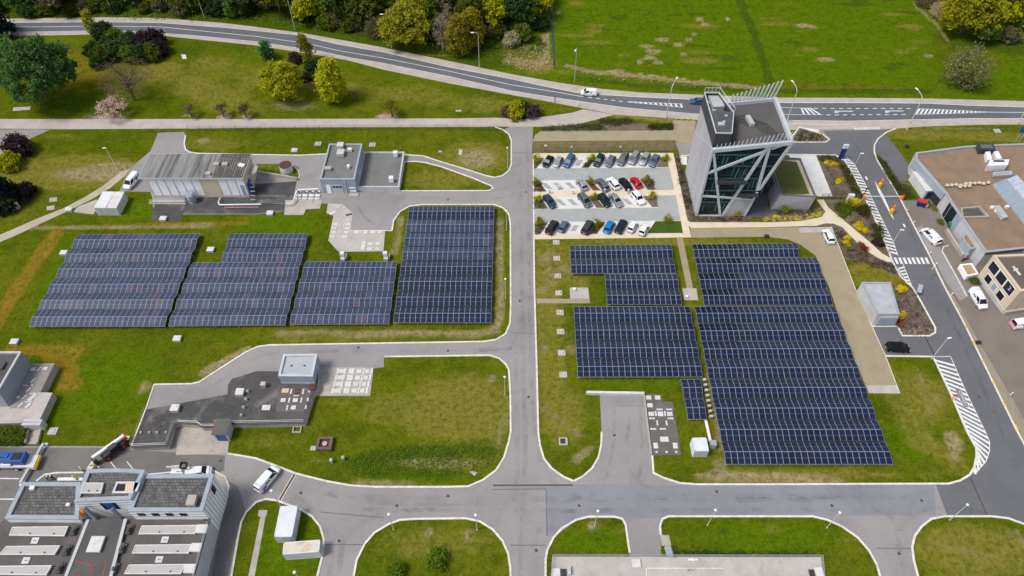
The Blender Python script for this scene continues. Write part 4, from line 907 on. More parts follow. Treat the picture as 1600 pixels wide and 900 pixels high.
g2 = [Vector((g1[1].x+.02, g2[0].y)), Vector((g2[1].x, g2[1].y)), Vector((g2[1].x, g2[2].y)), Vector((g1[1].x+.02, g2[3].y))]
gb2 = flat_building('transformer_building', 'low flat-roofed concrete annex joined to the blue-grey switch building', 'building', g2, 1.5, 'wall_light', 'roof_grey', 'wall_light', .35, .35)
for px, zz, nm, lb, cat, sz, m_ in (((533,241.5),4.0,'roof_unit','pale roof unit, lower of two touching units on the grey building','roof unit',(1.6,1.9,.9),'wall_light'), ((532.5,230),4.0,'roof_unit','pale roof unit at the top edge of the grey building roof','roof unit',(1.5,1.6,.9),'wall_light'),
        ((513,265),4.0,'roof_unit','boxy grey roof unit near the left edge of the grey building roof','roof unit',(1.5,1.0,.6),'concrete'),
        ((547,236),4.0,'roof_cowl','white round roof cowl in the upper right of the grey roof','cowl',(.9,.7,.7),'white'), ((545,262.5),4.0,'roof_cowl','small white roof cowl in the lower right of the grey roof','cowl',(.6,.6,.8),'white'),
        ((618.5,244),1.2,'roof_cowl','white ventilation cowl at the far corner of the low annex roof','cowl',(1.0,1.0,1.3),'white'), ((612,284),1.2,'roof_cowl','white ventilation cowl at the near corner of the low annex roof','cowl',(1.0,1.0,1.4),'white'),
        ((561,274),1.2,'wall_unit','cream cooling unit standing against the tall grey wall','cooling unit',(.7,1.9,1.2),'lid')):
    fitting(nm, lb, cat, px, zz, sz, m_)
wl_ = MB(); wl_.box((-.0, 0, 0), (1, 1, 1))

# ---- control building on the black deck
c1 = top_poly([(434.6,587.1),(488.5,587.7),(495.6,552.8),(443.1,553.3)], 3.9)
c1 = [Vector((c1[0].x, c1[0].y)), Vector((c1[1].x, c1[1].y)), Vector((c1[1].x, c1[2].y)), Vector((c1[0].x, c1[3].y))]
DZ = 1.35
cb = flat_building('control_building', 'small square grey building with a pale flat roof on the black deck', 'building', c1, 3.9, 'grey_wall', 'roof_light', 'frame', .35, .4)
for px in ((455.5,571.5),(475.5,571.5)): 
    c = P(*px, 3.6); MB().tube((c.x, c.y, 3.55), (c.x, c.y, 3.75), .16, n=8).build('roof_vent', 'dark', cb)
on_wall(cb, 'plinth', c1[0], c1[1], 0, 1, DZ, DZ+.25, 'wall_light', .08)

# ---- sunken tank with the black deck
dk = [(228,640),(356,616),(356,602),(362,592),(400,580),(435,580),(497,580),(497,606),(489,618),(476,661),(367,663),(336.5,662),(336.5,668),(316,668),(309,663.5),(279,661.5),(272,664),(262,697),(205.5,699)]
dkp = [P(a, b, DZ) for a, b in dk]
tank = thing('buried_tank', 'black bitumen covered tank deck with low white walls and steel railings', 'tank', tuple(P(350, 660)))
MB().prism(dkp, 0, DZ, top=False).build('wall', 'concrete', tank)
MB().tri_poly([[(p.x, p.y) for p in dkp]], DZ).build('deck', 'asphalt_black', tank)
def railing(root, pts, h, z, m='steel', posts=2.0, bars=2, name='railing', r=.03):
    mb = MB()
    for i in range(len(pts)-1):
        a, b = Vector((pts[i][0], pts[i][1], z)), Vector((pts[i+1][0], pts[i+1][1], z)); n = max(1, int((b-a).length/posts))
        for k in range(n+1): p = a.lerp(b, k/n); mb.tube(p, p+Vector((0, 0, h)), r, n=5, cap=False)
        for j in range(bars): dz = Vector((0, 0, h*(j+1)/bars)); mb.tube(a+dz, b+dz, r, n=5, cap=False)
    return mb.build(name, m, root) if root else mb
edge = [P(*q, DZ) for q in ((476,660),(367,662),(337,661),(337,667),(317,667),(309,662),(279,660.5),(271,664),(261,696),(206,698))]
railing(tank, edge, 1.0, DZ); railing(tank, [P(*q, DZ) for q in ((205.5,698),(228,641))], 1.0, DZ, mat('lichen_steel', (.30, .32, .14), (.4, .4, .36), s1=1))
mb = MB().strip(edge, .5, DZ, DZ+.12); mb.build('edge_band', 'roof_dark', tank)
for px, m_ in (([(432,643),(476,643),(473,655),(431,655)], 'roof_dark'), ([(434,606),(488,606),(475,643),(431,643)], 'slab_dark')): MB().tri_poly([PX(px, DZ+.015)]).build('deck_panel', m_, tank)
for x, y in ((220.5,676.5),(234,676.5),(246.5,676.5),(260,676)):
    c = P(x, y, DZ); MB().tube(c, c+Vector((0, 0, .35)), .25, .2, 8).build('vent_pipe', 'concrete', tank)
st2 = top_poly([(334.5,656),(358,655.5),(354,679.5),(331.5,679)], 2.3)
sh = thing('stair_shelter', 'small flat-roofed stair shelter with a bright blue door at the tank wall', 'shelter', (st2[0].x, st2[3].y, 0))
s4 = [Vector((st2[3].x, st2[3].y)), Vector((st2[2].x, st2[2].y)), Vector((st2[2].x, st2[1].y)), Vector((st2[3].x, st2[0].y))]
MB().prism(s4, 0, 2.3, top=False).build('wall', 'wall_light', sh); MB().prism(inset(s4, -.12), 2.3, 2.5, bot=True).build('roof', 'slab_dark', sh)
on_wall(sh, 'blue_door', s4[0], s4[1], .18, .85, .02, 2.0, 'blue', .06)
c = P(350, 660, 2.52); MB().box((c.x, c.y, 2.53), (1.0, .8, .04)).build('green_plate', 'green', sh)

# ---- building at the left edge with a concrete terrace
tz = 1.9
tp = [P(a, b, tz) for a, b in ((85,568),(63,613),(82,613.5),(60,660),(-80,663),(-80,568))]
ter = thing('terrace_tank', 'pale concrete terrace with white hatches around the grey building at the left', 'terrace', tuple(P(30, 665)))
MB().prism([(p.x, p.y) for p in tp], 0, tz, top=False).build('wall', 'concrete', ter); MB().tri_poly([[(p.x, p.y) for p in tp]], tz).build('deck', 'slab', ter)
MB().tri_poly([[P(*q, tz+.015).xy for q in ((49,569),(84,569),(63,612.5),(58,613),(42,638),(14,638))]], tz+.015).build('deck_panel', mat('grey_deck', (.27, .245, .23), (.22, .2, .19), s1=.4, stain=(.33, .3, .27)), ter)
MB().strip([P(*q, tz) for q in ((60.5,659.5),(-80,662.5))], .35, tz, tz+.12).build('edge_band', 'concrete', ter)
lb_ = [P(a, b, 6.1) for a, b in ((33,549),(-3,611),(-120,611),(-90,549))]
x1_ = lb_[0].x
b1 = P(49.5, 568, 2.0); b0 = P(12, 638, 2.0)
lbp = [Vector((b0.x, b0.y)), Vector((b1.x, b1.y)), Vector((b1.x-40, b1.y)), Vector((b0.x-40, b0.y))]
lbp = [Vector((-95.0, 69.7)), Vector((-94.0, 80.2)), Vector((-128, 80.2)), Vector((-128, 69.7))]
b1 = P(49.5, 568.5, 1.95); t1 = P(33, 549, 6.0); b0 = P(12, 638, 1.95); t0 = P(-3, 611, 6.0)
lt = [Vector((t0.x, t0.y)), Vector((t1.x, t1.y)), Vector((t1.x-38, t1.y)), Vector((t0.x-38, t0.y))]; lbs = [Vector((b0.x, b0.y)), Vector((b1.x, b1.y)), Vector((b1.x-38, b1.y)), Vector((b0.x-38, b0.y))]
lbld = flat_building('plant_building', 'tall grey building with dark roof cut by the left picture edge', 'building', lt, 6.0, 'wall_light', 'roof_dark', 'wall_light', .5, .35, under=lbs)
child(lbld, 'wall').data.materials[0] = mat('blue_grey_render', (.27, .285, .31), (.245, .26, .285), s1=.4, fine=.06)
c = P(2, 572, 5.6); MB().box((c.x, c.y, 5.75), (1.3, 1.6, .4)).build('roof_vent', 'roof_dark', lbld)
ramp_ = thing('garden_ramp', 'sunken concrete ramp with low side walls beside a dark green hedge', 'ramp', tuple(P(50, 690)))
MB().tri_poly([[q.xy for q in PX([(50,668),(66,668),(59,694),(42,694)])]], .03).build('floor', 'path', ramp_)
for a, b in (((48,667),(41,694)), ((66.5,667),(59.5,694))): MB().strip(PX([a, b]), .35, 0, .6).build('side_wall', 'concrete', ramp_)
c = P(54, 664, 1.0); MB().box((c.x, c.y, 1.0), (3.4, 1.2, 2.0)).build('porch', 'wall_light', ramp_)
hp = PX([(-60,672),(45,670),(37,693.5),(-60,693.5)])

# ---- treatment building, bottom left
TB = thing('treatment_building', 'big multi-level building with slate-coloured flat roofs and white roof lights, bottom left', 'building', tuple(P(160, 830)))
LZ = 5.0
lower = [P(a, b, LZ) for a, b in ((7,809),(130,811),(320,800),(327,811.5),(303,905),(290,960),(-120,960),(-30,860))]
MB().prism([(p.x, p.y) for p in lower], 0, LZ, top=False).build('wall', 'wall_light', TB)
MB().tri_poly([[p.xy for p in lower]], LZ).build('lower_roof', mat('felt_roof', (.112, .098, .092), (.085, .075, .071), s1=.25, fine=.16, stain=(.16, .14, .13), stain_amt=.6, s3=.08), TB)
tiles = mat('paved_roof', (.165, .158, .154), (.115, .11, .108), s1=.8, s2=2.2, fine=.3, stain=(.17, .165, .16), stain_amt=.5, s3=.35)
_tn = tiles.node_tree; _b = _tn.nodes['Principled BSDF']; _src = _b.inputs['Base Color'].links[0].from_socket
_br = _n(_tn, 'ShaderNodeTexBrick'); _br.inputs['Scale'].default_value = 1.0; _br.inputs['Brick Width'].default_value = .62; _br.inputs['Row Height'].default_value = .5; _br.inputs['Mortar Size'].default_value = .045
_br.inputs['Color1'].default_value = (1, 1, 1, 1); _br.inputs['Color2'].default_value = (.62, .62, .62, 1); _br.inputs['Mortar'].default_value = (.38, .37, .36, 1)
_tn.links.new(world_co(_tn), _br.inputs['Vector']); _tn.links.new(mix(_tn, 1.0, _src, _br.outputs['Color'], 'MULTIPLY'), _b.inputs['Base Color'])
def roof_section(px, z, zb, wallm='wall_white'):
    p = [P(a, b, z).xy for a, b in px]
    MB().prism([(q.x, q.y) for q in p], zb, z-.01, top=False).build('upper_wall', wallm, TB); parapet(TB, p, z, 'coping', .4, .62, .05, 'coping'); MB().tri_poly([inset(p, .6)], z-.35).build('upper_roof', tiles, TB); return p
s1 = roof_section([(7.5,810),(122.5,811),(125,753.7),(35,753.7)], 6.6, 0)
s3 = roof_section([(200,798.7),(316,798.7),(333.7,740.5),(222.5,742)], 8.3, 0)
s2 = roof_section([(116,783.7),(203,780),(222.5,743),(226,734.5),(203,732.8),(180,732.3),(158,732.8),(136,733.7)], 8.9, 0)
for k in range(4): on_wall(TB, 'window', s3[0], s3[1], .09+.19*k, .19+.19*k, 6.5, 7.5, 'navy' if False else 'glass', .05)
def band_lines(a, b, z0, z1, n, vert=False):
    for k in range(1, n):
        if vert: on_wall(TB, 'wall_joint', a, b, k/n-.004, k/n+.004, z0, z1, 'dark', .03, .05)
        else: on_wall(TB, 'wall_joint', a, b, 0.01, .99, z0+(z1-z0)*k/n-.04, z0+(z1-z0)*k/n+.04, 'dark', .03, .05)
band_lines(s3[0], s3[1], 5.2, 8.0, 3); band_lines(s3[1], s3[2], .2, 8.0, 9, True); band_lines(s2[0], s2[1], 6.0, 8.6, 3)
on_wall(TB, 'window', s3[1], s3[2], .62, .76, 5.6, 7.6, 'glass', .06); on_wall(TB, 'blue_door', s2[0], s2[1], .46, .62, 5.5, 7.9, 'blue', .06); on_wall(TB, 'window', s2[0], s2[1], .40, .455, 5.5, 7.9, 'glass', .06); on_wall(TB, 'window', s2[0], s2[1], .625, .68, 5.5, 7.9, 'glass', .06)
mb = MB(); mid = [P(*q, LZ+.5).xy for q in ((138,812),(196,811),(158,960),(80,960))]
mb.prism(mid, LZ, LZ+.5, top=False).build('raised_strip_wall', 'wall_light', TB); MB().tri_poly([mid], LZ+.5).build('raised_strip', mat('green_felt', (.088, .092, .086), (.07, .074, .07), s1=.3, stain=(.12, .12, .11)), TB)
for a, b in (((138,812),(80,960)), ((196.5,811),(158,960))): MB().strip([P(*a, LZ+.5), P(*b, LZ+.5)], .5, LZ+.4, LZ+.62).build('strip_coping', 'wall_light', TB)
M['dark_slate'] = plain('slate_pipe', (.13, .16, .19), .5)
for a, b in (((132,793),(150,812)), ((175,795),(189,808))):
    MB().tube(P(*a, LZ+2.4), P(*b, LZ+.3), .30, n=8).build('sloping_pipe', 'dark_slate', TB)
graf = MB()
for q in ([(119,877),(143,884),(152,881)], [(143,884),(145,895),(140,890)], [(119,898),(140,905)], [(143,893),(141,905)], [(163,875),(166,880),(160,900)]): graf.strip([P(*p, LZ+.5) for p in q], .15, LZ+.52, LZ+.52)
graf.build('red_marking', mat('faded_red', (.36, .07, .05), (.25, .06, .05), s1=1.5), TB)
MB().strip([P(*q, LZ) for q in ((318,812),(327.5,812),(302,905))], .3, LZ, LZ+.25).build('edge_coping', 'roof_dark', TB)
rail_pts = [P(*q, LZ+.25) for q in ((326,818),(303,905))]; railing(TB, rail_pts, .9, LZ+.25, r=.035)
def roof_light(px4, z, label, name='roof_light', h=.45):
    p = [P(a, b, z+h) for a, b in px4]; cx = sum(q.x for q in p)/4; cy = sum(q.y for q in p)/4
    r = thing(name, label, 'roof light', (cx, cy, z), 'white roof lights on the treatment building')
    MB().prism([(q.x, q.y) for q in p], z, z+h, top=False).build('kerb_wall', 'wall_light', r)
    MB().tri_poly([[(q.x, q.y) for q in inset(p, -.1)]], z+h).build('cover', 'ribbed', r); 
    rim = MB().strip([(q.x, q.y) for q in p], .16, z+h-.12, z+h+.06, closed=True).build('rim', 'lid', r)
    for t in (.2, .75): 
        q = p[0].lerp(p[1], t).lerp(p[2], .2); MB().tube((q.x, q.y, z+h), (q.x, q.y, z+h+.12), .12, n=6).build('fixing', 'dark', r)
    return r
rib, rnt, rbs = new_mat('ribbed_cover'); 
wv = _n(rnt, 'ShaderNodeTexWave'); wv.inputs['Scale'].default_value = 1.1; wv.inputs['Distortion'].default_value = .1; rnt.links.new(world_co(rnt), wv.inputs['Vector'])
rnt.links.new(mix(rnt, wv.outputs['Fac'], (.37, .345, .335), (.44, .415, .40)), rbs.inputs['Base Color']); M['ribbed'] = rib
side = ('left', 'right')
RL = [[(15,836),(100,837),(106,823),(20,824)], [(0,866),(85,866),(93,853),(10,854)], [(-14,897),(72,898),(80,884),(-6,885)], [(217,834),(304,833.5),(308,821),(222,822)], [(207,864),(294,864),(299,851),(212,852)], [(195,896),(282,896),(290,882),(202,883)]]
for i, q in enumerate(RL): roof_light(q, LZ, f'long white roof light, {ordinal(i % 3)} from the top, {side[i//3]} side of the lower roof')
roof_light([(127,770),(157,770),(161,755),(131,755)], 8.55, 'white rectangular roof light on the middle raised roof, left of the open hatch')
for (x, y, z, nm, lb, sz, m_) in ((151.5,852,LZ+.5,'roof_light','small domed cream roof light on the central green-grey strip',(2.0,2.4,.5),'lid'), (52,764,6.25,'roof_cowl','white cowl on the left slate-coloured roof section',(.7,.6,.5),'white'), (108,790,6.25,'roof_cowl','white cowl at the lower right corner of the left roof section',(.5,.45,.5),'white'), (302,785,7.95,'roof_stack','small concrete roof stack near the lower right roof corner',(1.3,1.6,1.0),'concrete')):
    fitting(nm, lb, 'roof fitting', (x, y), z, sz, m_)
oh = thing('open_hatch', 'open roof hatch with a dark opening and wooden lid on the middle raised roof', 'hatch', tuple(P(191, 764, 8.55)))
q4 = [P(a, b, 8.9) for a, b in ((177,769),(206,769),(209,754),(183,754))]
MB().strip([(q.x, q.y) for q in q4], .3, 8.55, 8.95, closed=True).build('frame', 'lid', oh); MB().tri_poly([[P(a, b, 8.75).xy for a, b in ((183,767.5),(193,767.5),(195.5,757),(186,757))]], 8.75).build('opening', 'black', oh)
MB().tri_poly([[P(a, b, 8.97).xy for a, b in ((194.5,768),(206,768),(208,755.5),(196.5,755.5))]], 8.97).build('wooden_lid', 'beige', oh); MB().prism([P(a, b, 8.9).xy for a, b in ((207,767),(214,767),(219,754),(210,754))], 8.6, 8.9).build('white_lid', 'lid', oh)
for i, (x, y) in enumerate(((55,845),(41,876),(258,843.5),(249,874.5))):
    r = thing('roof_plate', f"square pale roof plate, {('upper','lower')[i%2]} one on the {side[i//2]} half of the lower roof", 'roof plate', tuple(P(x, y, LZ)), 'plates on the lower roof')
    MB().box((0, 0, .06), (1.1, 1.0, .12)).build('plate', 'lid', r, world=False); MB().box((0, 0, .14), (.5, .08, .05)).build('handle', 'dark', r, world=False)
for i, (x, y) in enumerate(((117,830),(106,861),(95,889),(203,829),(192,858),(181,889))):
    r = thing('roof_machine', f"small grey machine, {ordinal(i % 3)} from the top {('left','right')[i//3]} of the central roof strip", 'machine', tuple(P(x, y, LZ)), 'machines beside the central roof strip')
    MB().box((0, 0, .35), (.7, 1.6, .5)).box((0, -.2, .7), (.4, .6, .3)).build('casing', 'roof_dark', r, world=False); MB().tube((-.5, .6, .25), (.5, .6, .25), .16, n=7).build('motor', 'steel', r, world=False)
for i, (x, y) in enumerate(((317,828),(308,857),(298,890))):
    fitting('wall_hopper', f'pale box unit, {ordinal(i)} from the top at the right roof edge', 'box unit', (x, y), LZ, (1.6, 1.3, .5), 'lid', 0, 'boxes at the roof edge')
bl_ = thing('orange_buoy', 'bright orange ball lying beside the pipes between the roof sections', 'ball', tuple(P(131.5, 802, LZ)))
MB().sphere((0, 0, .75), .75, n=14, m=10).build('shell', 'orange', bl_, smooth=True, world=False); MB().tube((0, 0, 1.45), (0, 0, 1.65), .12, n=6).build('eye', 'steel', bl_, world=False)

# ---- flat tank at the bottom centre
btz = 1.0
bt = thing('concrete_tank', 'long flat concrete tank roof with railings at the bottom edge', 'tank', tuple(P(1075, 900)))
btp = [P(a, b, btz).xy for a, b in ((863,869.5),(1283,870.5),(1292,960),(857,960))]
MB().prism(btp, 0, btz, top=False).build('wall', 'concrete', bt); MB().tri_poly([btp], btz).build('roof', 'slab', bt)
railing(bt, [btp[3], btp[0], btp[1], btp[2]], 1.0, btz, 'steel', 1.6, 3)
MB().strip([P(1011,888,btz), P(1130,888,btz)], .15, btz+.01, btz+.03).strip([P(1010,888,btz), P(1010,960,btz)], .15, btz+.01, btz+.03).build('roof_joint', 'kerb', bt)
for (x, y, lb, sz, m_) in ((994,881,'square white hatch cover on the concrete tank roof',(1.3,1.3,.25),'lid'), (869,896,'white hatch at the left end of the concrete tank roof',(1.2,1.3,.3),'lid'), (880.5,896,'dark grille hatch at the left end of the concrete tank roof',(.8,1.2,.2),'dark'), (889,893,'pale pillar at the left end of the concrete tank roof',(.5,1.2,.6),'wall_light'), (1268,897,'dark grille hatch at the right end of the concrete tank roof',(.8,1.2,.2),'dark'), (1279,895,'white hatch at the right end of the concrete tank roof',(1.2,1.4,.3),'lid')):
    fitting('tank_hatch', lb, 'hatch', (x, y), btz, sz, m_, 0, 'hatches on the concrete tank')
fs = thing('footbridge', 'short grey steel stair leading onto the concrete tank', 'stair', tuple(P(1046, 862)))
a, b = P(1042, 855, .5), P(1048, 871, 1.05)
MB().strip([a, b], 1.1, .92, 1.02).build('deck', 'steel', fs); railing(fs, [P(1047,854,.9), P(1053,871,1.0)], 1.0, 1.0, 'dark', .6, 2)

# ---- kiosk, containers, cabinets
kz = 3.8
kt = [P(a, b, kz) for a, b in ((1371,491),(1406,490.5),(1391.5,441),(1347,440.5))]
kb = [P(1362.5,509), P(1398.5,508.6), Vector((kt[2].x, kt[2].y, 0)), Vector((kt[3].x, kt[3].y, 0))]
kiosk = flat_building('transformer_kiosk', 'long grey flat-roofed kiosk with a roller door at the dark car bay', 'kiosk', [v.xy for v in kt], kz, 'wall_light', 'roof_light', 'coping', .25, .3, under=[v.xy for v in kb])
on_wall(kiosk, 'roller_door', kb[0].xy, kb[1].xy, .12, .9, .03, 2.9, 'coping', .2, .3)
def container(name, label, top4, z, m, ribs=True, group=None, roofm=None):
    p = [P(a, b, z).xy for a, b in top4]
    # square it up: origin p[3], axes along the near edge and the left edge
    ex = (p[2]-p[3]); ey = (p[0]-p[3]); L_, W_ = ex.length, ey.length; ang = math.atan2(ex.y, ex.x)
    ux = ex.normalized(); uy = Vector((-ux.y, ux.x)); ctr = p[3] + ux*L_/2 + uy*W_/2
    r = thing(name, label, 'container', (ctr.x, ctr.y, 0), group, ang)
    b = MB(); b.box((0, 0, z/2), (L_-.1, W_-.1, z-.2))
    lng = L_ > W_; n = int(max(L_, W_)/.34)
    if ribs:
        for k in range(n):
            t = -max(L_, W_)/2 + (k+.5)*max(L_, W_)/n
            for s_ in (-1, 1):
                if lng: b.box((t, s_*(W_/2-.03), z/2), (.16, .06, z-.35))
                else: b.box((s_*(L_/2-.03), t, z/2), (.06, .16, z-.35))
    b.build('body', m, r, world=False)
    f = MB()
    for sx in (-1, 1):
        for sy in (-1, 1): f.box((sx*(L_/2-.08), sy*(W_/2-.08), z/2), (.16, .16, z))
        f.box((sx*(L_/2-.08), 0, z-.08), (.162, W_-.1, .16)).box((sx*(L_/2-.08), 0, .1), (.162, W_-.1, .16))
    for sy in (-1, 1): f.box((0, sy*(W_/2-.08), z-.081), (L_-.1, .162, .158)).box((0, sy*(W_/2-.08), .101), (L_-.1, .162, .158))
    f.build('frame', m, r, world=False)
    rf_ = MB(); rf_.box((0, 0, z-.05), (L_-.3, W_-.3, .06))
    for k in range(n):
        t = -max(L_, W_)/2 + (k+.5)*max(L_, W_)/n
        if abs(t) < max(L_, W_)/2-.2: rf_.box((t, 0, z-.018), (.17, W_-.4, .012)) if lng else rf_.box((0, t, z-.018), (L_-.4, .17, .012))
    rf_.build('roof', roofm or m, r, world=False)
    d = MB()
    if lng: d.box((L_/2+.01, W_*.22, z/2), (.03, W_*.4, z-.5)).box((L_/2+.01, -W_*.22, z/2), (.03, W_*.4, z-.5))
    else: d.box((-L_*.22, -W_/2-.01, z/2), (L_*.4, .03, z-.5)).box((L_*.22, -W_/2-.01, z/2), (L_*.4, .03, z-.5))
    d.build('door', 'wall_light', r, world=False)
    return r
M['cont_white'] = mat('container_white', (.66, .67, .69), (.60, .61, .63), s1=.6, fine=.06, stain=(.48, .48, .48), stain_amt=.3, s3=.2)
M['cont_rust'] = mat('container_rusty_roof', (.62, .55, .44), (.58, .52, .43), s1=.6, fine=.1, stain=(.42, .26, .10), stain_amt=.85, s3=.16)
container('shipping_container', 'clean white container standing lengthwise on the lawn near the van', [(440,790.5),(465.5,790),(456,838.5),(428,838.7)], 2.6, 'cont_white')
container('shipping_container', 'cream container with rust-stained roof lying crosswise on the lawn', [(443,847.5),(496.5,842),(498.5,862),(441,866.5)], 2.6, 'cont_white', roofm='cont_rust')
container('shipping_container', 'grey-white container, left one of the touching pair by the sand path', [(160,299),(175.5,299),(164.5,324.8),(146.5,324.5)], 2.4, 'cont_white')
container('shipping_container', 'brighter white container, right one of the touching pair by the sand path', [(176.5,299.3),(192.5,299.6),(181.8,325),(165.5,325)], 2.42, 'lid')
container('equipment_cabinet', 'big pale blue-white cabinet below the tiny solar array', [(1084.6,684),(1105.8,684),(1108,704.6),(1085.5,705)], 2.3, 'cont_white', ribs=False)
tray = thing('cable_tray', 'white cable tray running from the tiny solar array to the pale cabinet', 'cable tray', tuple(P(1106, 680)))
a, b = P(1102.5,656,.5), P(1110.5,692,.5)
MB().strip([a, b], .45, .42, .5).build('tray', 'white', tray); d = Vector((.25, 0, 0)); mb = MB(); mb.strip([a+d, b+d], .08, .42, .56); mb.build('pink_cable', 'pink', tray)
tl = MB()
for k in range(6): q = a.lerp(b, k/5); tl.tube((q.x, q.y, 0), (q.x, q.y, .45), .05, n=5)
tl.build('leg', 'steel', tray)
for i, (x, y, lb) in enumerate(((1112,698,'small blue-grey inverter box on a stand right of the pale cabinet'),)):
    fitting('inverter_box', lb, 'inverter', (x, y), 0, (1.0, 1.0, 1.5), 'coping')
for i in range(8):
    q = P(1096.5+i*1.45, 593.5+i*8.2, .9); r = thing('inverter', f'small pale inverter on the edge of the tiny solar array, {ordinal(i)} from the top', 'inverter', (q.x+.5, q.y, .0), 'inverters along the tiny array')
    MB().box((0, 0, .95), (.6, .35, .5)).build('casing', 'wall_light', r, world=False); MB().tube((0, 0, 0), (0, 0, .7), .05, n=6).build('post', 'steel', r, world=False)
for i, (x, y) in enumerate(((535.5,405),(602.5,404.5))):
    r = thing('meter_cabinet', f"{('left','right')[i]} pale cabinet with open side panel between the white slab and the third array", 'cabinet', tuple(P(x, y)))
    MB().box((0, .5, .8), (.9, .8, 1.6)).build('casing', 'cont_white', r, world=False); MB().box((.25, -.7, .55), (.9, .7, 1.0)).build('lower_box', 'wall_light', r, world=False); MB().box((.95, .1, .7), (.12, 1.2, 1.2)).build('door', 'wall_light', r, world=False)

# ---- buildings on the right
rz1 = 4.6
rp = [P(a, b, rz1).xy for a, b in ((1430.8,238),(1430.8,248.3),(1478,302),(1488,319),(1504,342),(1540.6,394.4),(1600,388),(1720,384),(1720,222),(1600,224),(1553,225.5),(1508,228))]
rb = flat_building('works_building', 'large flat building with a brown gravel roof and white roof units', 'building', rp, rz1, 'wall_light', 'roof_brown', 'coping', .4, .5)
on_wall(rb, 'grey_fascia', rp[1], rp[2], 0, 1, 2.6, 4.55, 'coping', .35, .5)
on_wall(rb, 'shade_panel', rp[1], rp[2], .12, .98, .1, 2.55, 'dark', .05)  # flat dark panel paints the shaded gap behind the white block
on_wall(rb, 'window', rp[2], rp[3], .72, .99, .3, 4.2, 'glass', .06); on_wall(rb, 'entrance_window', rp[3], rp[4], .03, .55, .2, 4.3, 'glass', .08); on_wall(rb, 'window_frame', rp[3], rp[4], .55, .95, .2, 4.3, 'grey_wall', .07)
on_wall(rb, 'dark_stripe', rp[5], rp[6], 0, 1, 3.9, 4.5, 'roof_dark', .12, .2)
wan = thing('garage_block', 'long low white storage block against the brown-roofed building', 'block', tuple(P(1430, 298)))
w0, w1 = P(1419,281).xy, P(1440,311).xy; dn = (w1-w0).normalized(); nn = Vector((-dn.y, dn.x))
MB().prism([w0, w1, w1+nn*3.0, w0+nn*3.0], 0, 2.5, top=False).build('wall', 'lid', wan); MB().prism([w0-nn*.1-dn*.1, w1-nn*.1+dn*.1, w1+nn*3.1+dn*.1, w0+nn*3.1-dn*.1], 2.5, 2.62, bot=True).build('roof', 'lid', wan)
on_wall(wan, 'door', w1, w1+nn*3.0, .2, .8, .03, 2.1, 'navy', .05)
lwp = [P(a, b, 4.25).xy for a, b in ((1503,341.5),(1543,340),(1529.5,325),(1501,327.5))]
MB().strip(lwp, .3, 4.22, 4.75, closed=True).build('light_well_wall', 'concrete', rb); MB().tri_poly([lwp], 4.23).build('light_well_floor', 'roof_dark', rb)
bay = [P(a, b, 3.2).xy for a, b in ((1504,372),(1506,367),(1512,364.5),(1517.5,367.5),(1531,386),(1517,389))]
by = flat_building('rounded_bay', 'low rounded bay with a brown gravel roof at the sloping pale wall', 'bay', bay, 3.2, 'coping', 'roof_brown', 'coping', .25, .3)
pb = [P(a, b, 1.3).xy for a, b in ((1500,413),(1511,431.5),(1529,427.5),(1519,411))]
flat_building('entrance_porch', 'low porch with sandy roof and white wall left of the beige house', 'porch', pb, 1.3, 'wall_white', mat('sandy_roof', (.42, .28, .15), s1=.5), 'wall_white', .15, .3)
for px, h, lb, m_ in (([(1477,362),(1503,402)], .9, 'long low concrete wall beside the brown-roofed building', 'concrete'), ([(1505,405),(1521,391)], 1.6, 'short grey screen wall above a red motorbike', 'grey_wall')):
    r = thing('low_wall', lb, 'wall', tuple(P(*px[0]))); MB().strip(PX(px), .45, 0, h).build('body', m_, r); MB().strip(PX(px), .55, h, h+.08).build('coping', 'slab', r)
# beige house
bz = 7.2
bp = [P(a, b, bz).xy for a, b in ((1552,398.5),(1594.7,455),(1720,437),(1720,392))]
bh = flat_building('beige_house', 'beige rendered two-storey house with big upper windows at the right edge', 'house', bp, bz, 'beige', 'roof_dark', 'beige', .4, .5)
child(bh, 'roof').data.materials[0] = mat('dark_gravel', (.135, .105, .085), (.10, .08, .066), s1=.3, fine=.25, stain=(.17, .14, .12))
for t0, t1 in ((.08,.32),(.36,.60),(.64,.88)):
    on_wall(bh, 'window_frame', bp[0], bp[1], t0-.012, t1+.012, 4.0, 6.55, 'wall_white', .03); on_wall(bh, 'window', bp[0], bp[1], t0, t1, 4.15, 6.4, 'glass', .06)
for t0, t1, m_ in ((.17,.34,'glass'),(.42,.54,'grey_wall'),(.62,.80,'glass')):
    on_wall(bh, 'window_frame', bp[0], bp[1], t0-.012, t1+.012, 1.35, 3.3, 'wall_white', .03); on_wall(bh, 'window', bp[0], bp[1], t0, t1, 1.5, 3.15, m_, .06)
on_wall(bh, 'plinth', bp[0], bp[1], 0, 1, 0, 1.0, 'wall_light', .12, .3); on_wall(bh, 'plinth', bp[1], bp[2], 0, 1, 0, .9, 'concrete', .5, 1.0); on_wall(bh, 'drain_pipe', bp[1], bp[2], .12, .125, 1, 7, 'grey_wall', .1)
tx = text_obj('2', 1.3, (0, 0, 0), (0, 0, 0), 'white', 'window_sticker'); A_, B_w = Vector((*bp[0], 0)), Vector((*bp[1], 0)); dw = (B_w-A_).normalized(); nw = Vector((dw.y, -dw.x, 0))
m4 = Matrix((dw, Vector((0, 0, 1)), nw)).transposed().to_4x4(); m4.translation = A_.lerp(B_w, .78) + nw*.085 + Vector((0, 0, 5.4)); tx.parent = bh; tx.matrix_local = Matrix.Translation(-Vector(bh.location)) @ m4
